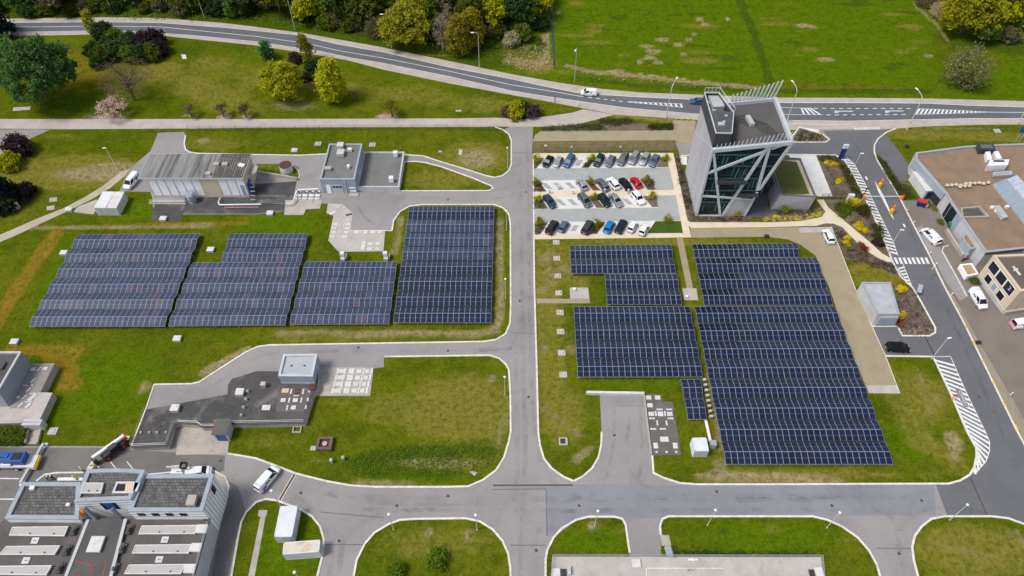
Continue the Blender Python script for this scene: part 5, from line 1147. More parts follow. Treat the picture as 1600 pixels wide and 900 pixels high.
MB().strip([P(1583,416.5,6.85), P(1594,430,6.85)], .45, 6.83, 6.95).strip([P(1584,423,6.85), P(1590,420,6.85)], .35, 6.83, 6.94).build('roof_rack', 'lid', bh)
# on the brown roof
for i, (x, y) in enumerate(((479,291.6),(486,291.2),(493,290.7),(500,291.6),(508,289),(515,288.4),(499,294),(506.5,292.8),(513.6,292.5),(522,288.2),(529,287.8),(535.6,288.8),(543,287.2))):
    r = thing('roof_vent', 'squat cream roof vent standing in the row on the brown gravel roof', 'roof vent', tuple(P(1000+x, y, 4.3)), 'cream vents on the brown roof')
    MB().tube((0, 0, -.1), (0, 0, .35), .28, .28, 10).build('pipe', 'dark', r, world=False); MB().tube((0, 0, .35), (0, 0, .6), .45, .38, 10).build('cap', 'beige', r, world=False)
def unit(name, label, px4, z, h, m, m2=None):
    p = [P(a, b, z+h).xy for a, b in px4]; c = sum(p, Vector((0, 0)))/4
    r = thing(name, label, 'roof unit', (c.x, c.y, z)); MB().prism(p, z+.12, z+h, bot=True).build('casing', m, r); MB().prism(inset(p, .25), z, z+.12, top=False).build('base', 'dark', r)
    if m2: MB().tri_poly([inset(p, min(.5, .25*min((p[1]-p[0]).length, (p[2]-p[1]).length)))], z+h+.015).build('top_panel', m2, r)
    return r
unit('air_unit', 'dark slate air handling box at the far edge of the brown roof', [(1531,233),(1556,234),(1552,224),(1528,223.5)], 4.2, 1.5, 'tower_black', 'asphalt_dark')
unit('air_duct', 'white sloping duct, left of the pair on the brown roof', [(1543,250),(1551,249),(1547,236.5),(1540,237)], 4.2, 1.2, 'white'); unit('air_duct', 'white sloping duct, right of the pair on the brown roof', [(1558,248.5),(1566,247.5),(1560,236),(1553,236.5)], 4.2, 1.2, 'white')
unit('air_unit', 'large white air handling unit with a dark grille on the brown roof', [(1543,259),(1575,257.5),(1577,249),(1547,250)], 4.2, 1.9, 'white', None)
q = P(1561,251.5,6.15); MB().box((q.x, q.y, 6.14), (2.6, .6, .06)).build('intake_grille', 'dark', [o for o in COL.objects if o.get('label','').startswith('large white air')][0])
unit('cooler', 'flat grey cooler with small black fans on the brown roof', [(1553,274.5),(1582,272.5),(1581,267),(1552,268.5)], 4.2, .9, 'roof_light', 'steel')
unit('roof_duct', 'long pale grey duct lying slanted on the lower brown roof', [(1567,340.5),(1575.5,338.5),(1562,320.5),(1553,321)], 4.2, .9, 'roof_light')
for (x, y) in ((1549,326),(1556,331.5),(1572,325)): fitting('extractor', f"white extractor {'right' if x > 1570 else 'upper left' if y < 330 else 'lower left'} of the slanted roof duct", 'extractor', (x, y), 4.2, (.7, .6, .6), 'white')
sk = thing('glazed_skylight', 'long ridged skylight with blue-grey and white slopes on the brown roof', 'skylight', tuple(P(1590, 320, 4.2)))
E0, E1, R0_, R1_, W0, W1_ = P(1552.5,288,4.6), P(1625,376,4.6), P(1573,279.5,5.9), P(1648,366,5.9), P(1589,273.5,4.6), P(1668,352,4.6)
MB().pts([E0, E1, R1_, R0_]).build('grey_slope', mat('skylight_grey', (.23, .29, .34), (.20, .25, .30), s1=.6, fine=.05), sk); MB().pts([R0_, R1_, W1_, W0]).pts([E0, R0_, W0]).build('white_slope', mat('skylight_white', (.55, .60, .68), s1=.6, fine=.05), sk)
gb_ = MB()
for k in range(15):
    t = k/14; gb_.tube(E0.lerp(E1, t), R0_.lerp(R1_, t), .06, n=4).tube(R0_.lerp(R1_, t), W0.lerp(W1_, t), .06, n=4)
gb_.build('glazing_bar', 'steel', sk); MB().strip([E0, E1], .4, 4.2, 4.62).build('upstand', 'coping', sk)

# ---- round tank, ramp wall, culverts
rt = thing('round_tank', 'round white tank with a rusty lid on the small lawn', 'tank', tuple(P(448.5, 267)))
MB().tube((0, 0, 0), (0, 0, 1.9), 1.55, n=28).build('shell', 'lid', rt, world=False, smooth=False); MB().tube((0, 0, 1.9), (0, 0, 2.0), 1.5, n=28).build('lid', 'rust', rt, world=False)
rw = thing('retaining_wall', 'low sloping concrete wall between the small lawn and the dark forecourt', 'wall', tuple(P(430, 276))); MB().strip(PX([(399,270),(465,281.5)]), .4, 0, .8).build('body', 'concrete', rw)
rw2 = thing('ramp_wall', 'long white-topped retaining wall at the head of the grey ramp', 'wall', tuple(P(960, 616))); MB().strip(PX([(916,615.5),(1006,617)]), .5, 0, .75).build('body', 'lid', rw2)
rw3 = thing('ramp_wall', 'thin pale wall along the right side of the grey ramp', 'wall', tuple(P(1012, 665))); MB().strip(PX([(1006.5,618),(1010,650),(1017.5,711)]), .25, 0, .3).build('body', 'concrete', rw3)
# pipe railings and little tanks at the forecourt
pr = thing('pipe_rail', 'white pipe rail bending around the small pump pits', 'railing', tuple(P(460, 305)))
mb = MB(); pts = [P(a, b, .9) for a, b in ((448,318.5),(456,317),(460,311),(463,299),(467,296.5),(497,295))]
for i in range(len(pts)-1): mb.tube(pts[i], pts[i+1], .16, n=8)
mb.build('pipe', 'white', pr)
ps = MB()
for p in pts[::2]: ps.tube((p.x, p.y, 0), (p.x, p.y, .9), .06, n=6)
ps.build('post', 'steel', pr)
for i, x in enumerate((467.5, 477.5, 487.5, 497)):
    r = thing('pump_pit', f'white pump cover with black pipe, {ordinal(i)} from the left in the pit row', 'pump', tuple(P(x, 305)), 'pump covers in the pit row')
    MB().box((0, -.4, .2), (1.15, .55, .4)).box((0, -1.35, .12), (1.15, .3, .2)).build('cover', 'white', r, world=False); MB().tube((0, .75, .1), (-.2, .4, .8), .13, n=7).build('pipe', 'black', r, world=False); MB().box((.15, .9, .25), (.6, .5, .4)).build('motor', 'lid', r, world=False)
fw = thing('forecourt_barrier', 'white rounded guard rail with a pink pipe in front of the panelled hall', 'guard rail', tuple(P(375, 320)))
mb = MB(); pts = [P(a, b, .8) for a, b in ((344,309),(341,316),(342.5,319.5),(347,320),(408,319))]
for i in range(len(pts)-1): mb.tube(pts[i], pts[i+1], .15, n=7)
mb.build('rail', 'white', fw)
mb = MB(); mb.tube(P(351,324,.3), P(404,323.5,.3), .09, n=6); mb.build('pink_pipe', 'pink', fw)
mb = MB()
for k in range(5): p = pts[3].lerp(pts[4], k/4); mb.tube((p.x, p.y, 0), (p.x, p.y, .8), .06, n=6)
mb.build('post', 'steel', fw)
for px in ([(406,310),(448,310)], [(408,319),(445,321)]):
    r = thing('steel_railing', 'plain steel railing beside the forecourt' + (' along its upper side' if px[0][1] < 315 else ' along its lower side'), 'railing', tuple(P(*px[0]))); railing(r, PX(px), 1.0, 0)
dr = thing('entry_railing', 'pale rail above the planted strip in front of the panelled hall', 'railing', tuple(P(262, 318))); railing(dr, PX([(235,317),(291,317.5)]), .9, 0, 'white', 2.5, 2, r=.05); MB().strip(PX([(233,318.5),(291,319.5)]), .3, 0, .3).build('plinth', 'concrete', dr)
si = thing('silo', 'grey-blue domed silo standing on a cone before the panelled hall', 'silo', tuple(P(302, 315)))
MB().tube((0, 0, .2), (0, 0, 1.2), .7, 1.1, 8).tube((0, 0, 1.2), (0, 0, 2.3), 1.1, 1.1, 8).tube((0, 0, 2.3), (0, 0, 2.7), 1.1, .75, 8).build('shell', 'grey_wall', si, world=False); MB().tube((0, 0, 0), (0, 0, .3), .9, n=8).build('base', 'concrete', si, world=False)

# ---- lids, hatches and plates
def lid_box(px, label, sz=(1.5, 1.3, .55), group='white hatch boxes', z=0, nm='hatch_box'):
    r = thing(nm, label, 'hatch', tuple(P(*px, z)), group)
    MB().box((0, 0, sz[2]/2), (sz[0]*.92, sz[1]*.92, sz[2])).build('casing', 'wall_light', r, world=False); MB().box((0, 0, sz[2]+.05), (sz[0], sz[1], .1)).build('cover', 'lid', r, world=False)
    MB().tube((.35, .25, sz[2]+.1), (.35, .25, sz[2]+.2), .09, n=7).build('fixing', 'steel', r, world=False); return r
for x, y, lb in ((101,397,'white hatch box at the upper left corner of the far left array'),(330,392,'white hatch box between the far left and the second array'),(278,531,'white hatch box on the green lawn below the second array'),(24,536,'white hatch box on the ochre ground above the grey building'),(422.5,335,'white hatch box on the grass below the dark forecourt'),(256,343.5,'white hatch box on the dark pad below the panelled hall'),(109,329,'white hatch box beside the sand path, left of the containers')): lid_box((x, y), lb)
for x, y, lb in ((275,640,'white hatch box on the left part of the black deck'),(376,615,'white hatch box on the right part of the black deck')): lid_box((x, y), lb, (1.5, 1.4, .7), z=DZ)
def plate(px, label, sx, sy, rz=0, z=.04, h=.10, m='lid', group=None, nm='cover_plate'):
    r = thing(nm, label, 'cover plate', tuple(P(*px, z)), group, rz)
    MB().box((0, 0, h/2), (sx, sy, h)).build('plate', m, r, world=False); MB().box((0, 0, h+.012), (min(.3, sx*.4), .06, .03)).build('handle', 'steel', r, world=False); return r
G1 = 'white covers on the slab right of the grey control building'; L1 = 'white cover plate on the slab right of the control building'
for k in range(4):
    sx_ = -2.6*k; yy = 580+10.2*k
    for x, w_ in ((528,.45),(539.5,.45),(568.5,.45),(581,.45)): plate((x+sx_, yy), 'narrow ' + L1, w_, 1.25, group=G1 + ', narrow')
    for x in (534,561.5,573.5): plate((x+sx_, yy), 'square ' + L1, .95, .85, group=G1 + ', square')
    plate((549.5+sx_, yy), 'wide ' + L1, 1.1, 1.2, group=G1 + ', wide')
G2 = 'white covers on the black slab beside the ramp'
for x, y, sx, sy in ((1013.5,621.5,1.0,.85),(1027.5,621.5,1.0,.85),(1015.5,633.5,1.0,.85),(1017.5,647,1.0,.85),(1032,647,1.0,.95),(1046.5,647,1.0,.85)): plate((x, y), 'square white cover plate on the black slab beside the ramp', sx, sy, group=G2 + ', square')
for x, y, sx, sy in ((1030.5,640,1.1,.32),(1045.5,640,1.1,.32),(1018.5,654,1.1,.32),(1047.5,654,1.1,.32),(1020.5,670.5,1.1,.32),(1035.5,670.5,1.1,.32),(1024.5,646.5,.3,1.0),(1039,646.5,.3,1.0),(1027,661,.3,1.0),(1041.5,661,.3,1.0)): plate((x, y), 'narrow white cover strip on the black slab beside the ramp', sx, sy, group=G2 + ', narrow')
plate((1038,686.5), 'largest white cover plate on the black slab beside the ramp', 1.5, 1.0)
for x in (1024.5,1055): plate((x, 696.5), 'upright white cover plate near the end of the black slab', .8, 1.1, group=G2 + ', upright')
for x in (1026,1041.5,1056.5): plate((x, 706.5), 'tiny white cover plate at the very end of the black slab', .38, .38, group=G2 + ', tiny')
G3 = 'white covers on the angular pale slab'
for x, y, sx, sy, rz in ((519.5,333,1.3,.8,.65),(527,326.5,1.1,.22,.65),(533,322.5,1.1,.22,.65),(536,325.5,1.1,.22,.65),(544,344,1.1,.35,0),(544.5,350.5,1.1,.6,0),(543,357,1.1,.5,0),(524,350.5,1.1,.6,0),(522,357,1.1,.5,0),(533,350.5,.25,.8,0),(538,350.5,.25,.8,0),(521,363,1.1,.6,0),(530,363,.6,.3,0),(541,363,1.1,.6,0),(519.5,370,1.0,.6,0),(539,370,1.1,.6,0),(557.5,363,1.0,.7,0),(571.5,363,.9,.9,0),(582,363,1.0,.7,0),(593,363,1.0,.7,0),(563.5,363,.22,.8,0),(587.5,363,.22,.8,0)): plate((x, y), 'white cover plate on the upper part of the angular pale slab', sx, sy, rz, group=G3 + ', upper part')
for x, y, sx, sy in ((568,384,.9,2.6),(578.5,381,1.0,.8),(590,381,1.0,.8),(577.5,389,1.0,.8),(589,389,1.0,.8),(583.5,381,.22,1.0),(595,381,.22,1.0),(583,389,.22,1.0),(594.5,389,.22,1.0)): plate((x, y), 'white cover plate at the lower right of the angular pale slab', sx, sy, group=G3 + ', lower part')
plate((545,335.5), 'rusty brown cover plate on the angular pale slab', 1.4, .5, .4, m='rust')
G4 = 'white covers on the black deck below the control building'
for x, y, sx, sy in ((442.5,625.5,.9,.8),(461.5,625.5,.9,.8),(458.5,637,.9,.8),(452,625.5,.3,1.1),(471,625.5,.3,1.1),(449,637,.3,1.1),(455,612,.3,1.1),(474,612,.3,1.1),(463,618.5,1.0,.22)): plate((x, y), 'white cover plate on the black deck below the control building', sx, sy, z=DZ, group=G4)
plate((416,637), 'largest white cover plate on the black deck', 1.5, 1.1, z=DZ); plate((446,610.5), 'beige cover plate below the control building', 1.3, .9, z=DZ, m='beige'); plate((465,611.5), 'rust-red cover plate below the control building', .9, 1.2, z=DZ, m='rust')
for x, y in ((483.5,611),(481,624.5),(478,636.5)): plate((x, y), 'small white cover at the right rim of the black deck', .3, .7, z=DZ, group=G4 + ', rim')
G5 = 'white covers on the terrace at the left'
for x, y, sx, sy, rz in ((52,577,.9,.7,0),(70.5,576,.9,.7,0),(61.5,576.5,.3,1.1,-.5),(52,594.5,.3,1.1,-.5),(44.5,609.5,.3,1.1,-.5),(38.5,620.5,.3,1.1,-.5),(32,633.5,.3,1.1,-.5),(29,620.5,.7,.5,0),(39.5,602.5,1.0,.2,0),(50.5,602,.4,.3,0),(50.5,621.5,.7,1.6,-.5),(44,634,.6,1.1,-.5),(52,615,1.3,.25,.1),(45,628,1.3,.25,.1)): plate((x, y), 'white cover on the terrace around the grey building at the left', sx, sy, rz, z=tz+.02, group=G5)
bx = thing('rusty_box', 'rust-brown steel box at the corner below the control building', 'box', tuple(P(491, 611, .03))); MB().box((0, 0, .7), (1.1, 1.4, 1.4)).build('casing', 'rust', bx, world=False); MB().box((0, 0, 1.45), (1.2, 1.5, .1)).build('cover', 'rust', bx, world=False)
for i, (x, y) in enumerate(((387.5,612.5),(385,625),(381.5,637.5),(378,650))):
    r = thing('valve', f'teal topped valve on the black deck, {ordinal(i)} from the top', 'valve', tuple(P(x, y, DZ)), 'valves on the black deck'); MB().box((0, 0, .25), (.5, .4, .5)).build('body', 'concrete', r, world=False); MB().tube((.1, 0, .5), (.1, 0, .75), .14, n=7).build('cap', 'coping', r, world=False)
ds = thing('deck_stack', 'small pale chimney box on the black deck near the control building', 'chimney', tuple(P(413, 604, DZ))); MB().box((0, 0, .5), (.8, .7, 1.0)).build('body', 'concrete', ds, world=False); MB().box((0, 0, 1.05), (.95, .85, .1)).build('cover', 'slab', ds, world=False)
for i, (x, y) in enumerate(((869,379),(870,404),(871.5,431.5),(873,458),(875,488.5),(876,518.5),(877.5,551.5),(880,585.5))):
    r = thing('manhole_pad', f'square concrete manhole pad, {ordinal(i)} from the top in the line beside the central road', 'manhole', tuple(P(x, y)), 'manhole pads beside the central road')
    MB().box((0, 0, .06), (1.5, 1.35, .12)).build('pad', 'slab', r, world=False); MB().tube((.1, .0, .12), (.1, 0, .42), .14, n=8).build('vent', 'white', r, world=False); MB().box((.0, .1, .13), (.6, .5, .04)).build('cover', 'concrete', r, world=False)
for x, y, lb, m2 in ((880,690,'manhole pad with a black grille on the teardrop lawn','dark'), (460,235,'white manhole with a small lid on the lawn above the grey lane','lid'),(582,226.5,'weathered stone manhole right of the grey building','concrete'),(497,225,'weathered stone manhole left of the grey building','concrete'),(1558,205,'pale stone block on the verge at the upper right','concrete'),(83,674,'flat grey drain cover on the grass beside the hedge','steel')):
    r = thing('manhole', lb, 'manhole', tuple(P(x, y))); MB().box((0, 0, .08), (1.6, 1.5, .16)).build('pad', 'slab', r, world=False); MB().box((-.1, 0, .2), (.9, 1.0, .08)).build('cover', m2, r, world=False)
for x, y, lb in ((905,453,'white vent box on the larger concrete pad left of the arrays'),(1072.5,464.5,'white vent box on the concrete pad between two arrays')):
    fitting('vent_box', lb, 'vent', (x-8 if x < 1000 else x, y), .03, (.6, .55, .4), 'white')
om = thing('old_manhole', 'weathered wooden-framed shaft with an open square top on the lawn', 'shaft', tuple(P(509.5, 696)))
MB().strip([(-1.3, -1.0), (1.0, -1.0), (1.0, 1.1), (-1.3, 1.1)], .5, 0, .9, closed=True).build('frame', 'wood', om, world=False); MB().box((-.15, 0, .3), (1.9, 1.7, .5)).build('filling', 'rust', om, world=False)
MB().tube((-.1, 0, .5), (-.1, 0, .8), .45, n=12).build('round_cover', 'concrete', om, world=False)
plate((491,700.5), 'pale slab lying left of the weathered shaft', 1.3, .9, z=.02, m='slab', nm='loose_slab'); 
for i, (x, y) in enumerate(((518.5,722.5),(537,718.5))): 
    r = thing('stone_post', f"{('left','right')[i]} old stone post standing below the weathered shaft", 'post', tuple(P(x, y))); MB().box((0, 0, .5), (.4, .5, 1.0), .2).box((0, 0, 1.03), (.5, .6, .06), .2).build('body', 'concrete', r, world=False)
cf = thing('concrete_box', 'square concrete frame lying on the grass below the black deck', 'frame', tuple(P(464.5, 671.5))); MB().strip([(-.7, -.6), (.7, -.6), (.7, .6), (-.7, .6)], .22, 0, .3, closed=True).build('frame', 'concrete', cf, world=False)
cs = thing('broken_concrete', 'lump of broken concrete under the dark conifer at the left', 'concrete block', tuple(P(21, 327))); MB().box((0, 0, .4), (2.2, 1.1, .8), .2).box((1.2, .4, .9), (.7, .8, 1.6), .5).build('body', 'concrete', cs, world=False)
gp = thing('grey_plate', 'pale grey slab lying on the lawn right of the telehandler', 'plate', tuple(P(199, 685))); MB().box((0, 0, .1), (.9, .8, .2)).build('body', 'lid', gp, world=False)

# ================================================================ VEHICLES
def car_paint(name, c, metal=.25):
    m, nt, b = new_mat(name); b.inputs['Base Color'].default_value = (*c, 1); b.inputs['Roughness'].default_value = .38; b.inputs['Metallic'].default_value = metal
    b.inputs['Coat Weight'].default_value = .0; b.inputs['Specular IOR Level'].default_value = .22; b.inputs['Coat Roughness'].default_value = .05
    f = noise(nt, obj_co(nt), 1.2, 3); nt.links.new(mix(nt, ramp(nt, f, .3, .7), c, tuple(x*.9 for x in c)), b.inputs['Base Color']); return m
PAINT = {k: car_paint('paint_'+k, *v) for k, v in dict(black=((.012,.012,.014),), silver=((.42,.44,.46), .5), blue=((.05,.13,.27), .3), bluegrey=((.13,.17,.24), .4), grey=((.16,.17,.19), .4), darkgrey=((.06,.064,.07), .3), white=((.78,.78,.80), .0), red=((.52,.012,.02), .1), green=((.018,.035,.035), .3), bright=((.01,.22,.52), .2), navy=((.016,.022,.045), .3), lightgrey=((.34,.36,.40), .5), brown=((.045,.036,.036), .3), petrol=((.04,.065,.10), .3)).items()}
M['lamp_glass'] = plain('headlight_glass', (.70, .72, .75), .1); M['tail_glass'] = plain('tail_light_glass', (.35, .01, .012), .2); M['number_plate'] = plain('number_plate', (.75, .70, .55), .5); M['rim'] = plain('alloy_rim', (.40, .41, .42), .3, .7)
def car_proto(L, W, H, belt, hood, cab, top, boot, tail_h=None, van=False):
    """cab: (rear, front) at the belt line, top: (rear, front) at the roof, as distances from the centre"""
    r = thing('parked_car', 'x', 'car'); hw = W/2; h2 = L/2; tail_h = tail_h or belt
    body = MB()
    st = [(-h2, .80, tail_h*.86, .38), (-h2+.12, .93, tail_h*.97, .27), (-h2+.5, 1.0, boot, .22), (cab[0]+.02, 1.0, belt, .20), (0, 1.0, belt, .20), (cab[1]-.02, 1.0, belt, .20), ((cab[1]+h2)/2, .985, (belt+hood)/2+.03, .20), (h2-.45, .95, hood, .22), (h2-.14, .86, hood*.86, .27), (h2, .68, hood*.70, .36)]
    if van: st[2] = (-h2+.3, 1.0, belt, .22)
    rings = []
    for x, w_, zt, zb in st:
        a = hw*w_
        rings.append([(x, -a*.9, zb), (x, -a, zb+.22), (x, -a, zt-.16), (x, -a*.90, zt-.02), (x, 0, zt+.03), (x, a*.90, zt-.02), (x, a, zt-.16), (x, a, zb+.22), (x, a*.9, zb)])
    i = 0
    for rg in rings: body.v += rg
    n = 9
    for s_ in range(len(rings)-1):
        for k in range(n): body.f.append((s_*n+k, s_*n+(k+1) % n, (s_+1)*n+(k+1) % n, (s_+1)*n+k)); body.m.append(0)
    body.f.append(tuple(range(n))[::-1]); body.m.append(0); body.f.append(tuple((len(rings)-1)*n+k for k in range(n))); body.m.append(0)
    wb, wt = hw*.90, hw*.74
    # pillars and roof in body colour
    Bq = [(cab[0], -wb), (cab[1], -wb), (cab[1], wb), (cab[0], wb)]; Tq = [(top[0], -wt), (top[1], -wt), (top[1], wt), (top[0], wt)]; zb = belt-.05; zt = H-.05
    for k in range(4): body.tube((*Bq[k], zb), (*Tq[k], zt), .055, n=5, cap=False)
    for y, s_ in ((-1, 0), (1, 0)):
        xm = (cab[0]+cab[1])/2-.15; body.tube((xm, y*wb, zb), (xm, y*wt, zt), .05, n=5, cap=False)
    body.build('body', 'white', r, smooth=False, world=False)
    rf = MB(); xa, xb = top; e = .03
    rings = []
    for x, f in ((xa-.06, .90), (xa+.25, .99), ((xa+xb)/2, 1.0), (xb-.3, .98), (xb+.05, .90)):
        zz = H - (.05 if x < xa or x > xb else 0)
        rings.append([(x, -wt*f-e, zz-.10), (x, -wt*f*.85, zz-.012), (x, 0, zz+.02), (x, wt*f*.85, zz-.012), (x, wt*f+e, zz-.10)])
    for rg in rings: rf.v += rg
    for s_ in range(4):
        for k in range(4): rf.f.append((s_*5+k, (s_+1)*5+k, (s_+1)*5+k+1, s_*5+k+1)); rf.m.append(0)
    rf.build('roof', 'white', r, world=False)
    def pane(nm, a, b, c, d): MB().pts([a, b, c, d]).build(nm, 'glass', r, world=False)
    B3 = [(*q, zb) for q in Bq]; T3 = [(*q, zt) for q in Tq]
    pane('windscreen', B3[1], B3[2], T3[2], T3[1]); pane('rear_window', B3[3], B3[0], T3[0], T3[3])
    if not van: pane('side_window', B3[0], B3[1], T3[1], T3[0]); pane('side_window', B3[2], B3[3], T3[3], T3[2])
    else:
        for s_ in (-1, 1):
            q = lambda t, z: (cab[0]+(cab[1]-cab[0])*t if z == 0 else top[0]+(top[1]-top[0])*t, s_*(wb if z == 0 else wt), zb if z == 0 else zt)
            P4 = [q(.0, 0), q(.66, 0), q(.66, 1), q(.0, 1)]; MB().pts(P4 if s_ < 0 else P4[::-1]).build('side_panel', 'white', r, world=False)
            P4 = [q(.68, 0), q(1, 0), q(1, 1), q(.68, 1)]; MB().pts(P4 if s_ < 0 else P4[::-1]).build('side_window', 'glass', r, world=False)
            P4 = [q(.36, 0), q(.60, 0), q(.60, .8), q(.36, .8)]
            P4 = [(x_, y_+s_*.012-s_*(.0 if i_ < 2 else 0), z_ if i_ < 2 else z_-.12) for i_, (x_, y_, z_) in enumerate(P4)]; MB().pts(P4 if s_ < 0 else P4[::-1]).build('side_window', 'glass', r, world=False)
    for s_ in (-1, 1):
        MB().box((h2-.11, s_*hw*.62, hood*.74), (.16, .34, .14)).build('headlight', 'lamp_glass', r, world=False)
        MB().box((-h2+.07, s_*hw*.70, tail_h*.80), (.12, .22, .24)).build('tail_light', 'tail_glass', r, world=False)
        MB().box((cab[1]-.35, s_*(hw+.08), belt+.04), (.14, .16, .12)).build('mirror', 'black', r, world=False)
        for x in (h2-.85, -h2+.80):
            tyre = MB().tube((x, s_*(hw-.20), .32), (x, s_*(hw+.01), .32), .32, n=16).build('wheel', 'black', r, world=False)
            rim = MB().tube((x, s_*(hw+.012), .32), (x, s_*(hw+.03), .32), .21, n=10).build('rim', 'rim', r, world=False); rim.parent = tyre
    MB().box((-h2-.012, 0, .55), (.03, .5, .11)).build('number_plate', 'number_plate', r, world=False)
    return r
PROTO = dict(
 hatch=lambda: car_proto(4.15, 1.76, 1.48, .93, .80, (-1.72, 1.05), (-1.30, .30), .95),
 small=lambda: car_proto(3.75, 1.68, 1.50, .95, .84, (-1.62, 1.10), (-1.25, .40), .97),
 sedan=lambda: car_proto(4.65, 1.82, 1.44, .91, .78, (-1.55, 1.05), (-.95, .25), .96),
 wagon=lambda: car_proto(4.70, 1.82, 1.48, .93, .80, (-2.12, 1.05), (-1.75, .25), .95),
 suv=lambda: car_proto(4.45, 1.86, 1.66, 1.06, .96, (-1.95, 1.10), (-1.60, .35), 1.08),
 mpv=lambda: car_proto(4.60, 1.86, 1.72, 1.05, .92, (-2.10, 1.45), (-1.80, .60), 1.07),
 van=lambda: car_proto(5.2, 1.95, 1.96, 1.15, 1.02, (-2.50, 1.80), (-2.36, 1.00), 1.15, van=True),
 smallvan=lambda: car_proto(4.4, 1.83, 1.84, 1.10, .98, (-2.08, 1.45), (-1.98, .75), 1.10, van=True))
_P = {}
def car(style, color, label, front, rear=None, heading=None, name='parked_car', group=None, z=0.0, centre_h=.65):
    if style not in _P: root = PROTO[style](); _P[style] = (root, list(root.children), {c.name: list(c.children) for c in root.children})
    else:                                  # a copy of the first car and of its standard parts, without its own markings
        src, parts, subs = _P[style]; root = src.copy(); COL.objects.link(root)
        for p_ in parts:
            c = p_.copy(); COL.objects.link(c); c.parent = root
            for q_ in subs[p_.name]: e = q_.copy(); COL.objects.link(e); e.parent = c
    f = P(*front, centre_h)
    if rear is not None:
        q = P(*rear, centre_h); c = (f+q)/2; d = f-q
        if heading is None: heading = math.atan2(d.y, d.x)
    else: c = f
    root.location = (c.x, c.y, z); root.rotation_euler = (0, 0, heading)
    root.name = name; root['label'] = label; root['category'] = 'van' if 'van' in style else 'car'
    if group: root['group'] = group
    elif 'group' in root: del root['group']
    paint(root, ('body', 'roof', 'side_panel'), PAINT[color]); return root
def hd(a, b): A, B = P(*a), P(*b); d = B-A; return math.atan2(d.y, d.x)
H1 = hd((851,246.5),(838.6,263.5)); H2 = hd((853.7,299.3),(842,282.4)); H3 = hd((844.8,308.3),(858,326.6)); H4 = hd((843.7,366.6),(856.5,347))
def A3(x, y): return (820+x/7.26, 225+y/7.26)
def B4(x, y): return (820+x/6.154, 300+y/6.154)
GP = 'cars in the white car park'
for style, col, lb, f, r_ in (
 ('hatch','black','black hatchback at the left end of the top parking row',(235,240),(290,150)), ('small','silver','small silver car second from the left in the top parking row',(350,245),(405,160)), ('mpv','blue','mid-blue people carrier beside the small silver car',(470,250),(530,135)),
 ('suv','green','large near-black estate just right of the planted gap in the top row',(805,240),(872,130)), ('hatch','bluegrey','slate blue hatchback fifth in the top parking row',(940,240),(1000,145)), ('mpv','grey','dark grey people carrier in the middle right of the top row',(1080,230),(1142,115)),
 ('mpv','lightgrey','pale grey tall estate with its boot beyond the bay in the top row',(1205,225),(1270,95)), ('wagon','silver','silver estate second from the right in the top parking row',(1330,225),(1387,110)), ('sedan','bluegrey','blue-grey saloon at the right end of the top parking row',(1435,240),(1500,130))):
    car(style, col, lb, A3(*f), A3(*r_), H1, group=GP)
for style, col, lb, f, r_ in (
 ('hatch','silver','silver hatchback alone left of the red-brown bed in the second row',(605,415),(690,505)), ('wagon','grey','dark grey estate just right of the red-brown bed',(838,410),(925,505)), ('suv','white','white car with a dark windscreen between grey and black cars',(965,400),(1045,495)), ('sedan','black','black saloon left of the red car',(1095,400),(1185,500)), ('hatch','red','bright red hatchback at the end of the second parking row',(1220,385),(1305,485))):
    car(style, col, lb, A3(*f), A3(*r_), H2, group=GP)
for style, col, lb, f, r_ in (
 ('sedan','petrol','black car with a blue-green windscreen at the left end of the third row',(325,700),(238,595)), ('mpv','grey','grey people carrier left of the planted gap in the third row',(727,690),(633,585)), ('suv','green','greenish black off-roader right of the planted gap in the third row',(950,690),(855,585)), ('sedan','lightgrey','grey-blue saloon next to the greenish black off-roader',(1082,690),(988,580)), ('suv','white','plain white car at the right end of the third parking row',(1332,670),(1238,555))):
    car(style, col, lb, A3(*f), A3(*r_), H3, group=GP)
for style, col, lb, f, r_ in (
 ('mpv','brown','dark brown-grey people carrier at the left end of the bottom row',(302,295),(222,380)), ('small','bluegrey','small blue-grey car second in the bottom parking row',(398,300),(345,360)), ('mpv','darkgrey','charcoal people carrier left of the planted gap in the bottom row',(637,300),(570,375)), ('hatch','bright','vivid blue hatchback right of the planted gap in the bottom row',(838,295),(782,370)), ('wagon','navy','navy estate beside the vivid blue hatchback',(953,290),(897,365)), ('small','white','small white car with pink tail, left of the two in the bottom row',(1060,300),(1005,365)), ('small','white','small white car with pink tail, last in the bottom parking row',(1170,330),(1115,395))):
    o = car(style, col, lb, B4(*f), B4(*r_), H4, group=GP)
    if 'pink' in lb: MB().box((-1.86, 0, .62), (.08, 1.1, .3)).build('pink_tail_panel', 'pink', o, world=False)
car('smallvan','white','white van driving left along the highway',(910,144.5),(930,145.5), name='moving_van')
car('sedan','blue','dark blue saloon on the highway half hidden by the tower',(1079,157.5),(1102,158.5), name='moving_car')
v = car('van','white','white van with blue side flash parked left of the panelled hall',(201.5,289),(210.5,278), name='parked_van'); MB().box((-1.4, .99, 1.0), (1.6, .03, .7)).build('blue_flash', 'bright' if False else 'blue', v, world=False)
def roof_letters(o, txt, x, s=.45): 
    t = text_obj(txt, s, (x, 0, 2.0), (0, 0, R(-90)), 'steel', 'roof_lettering', o); return t
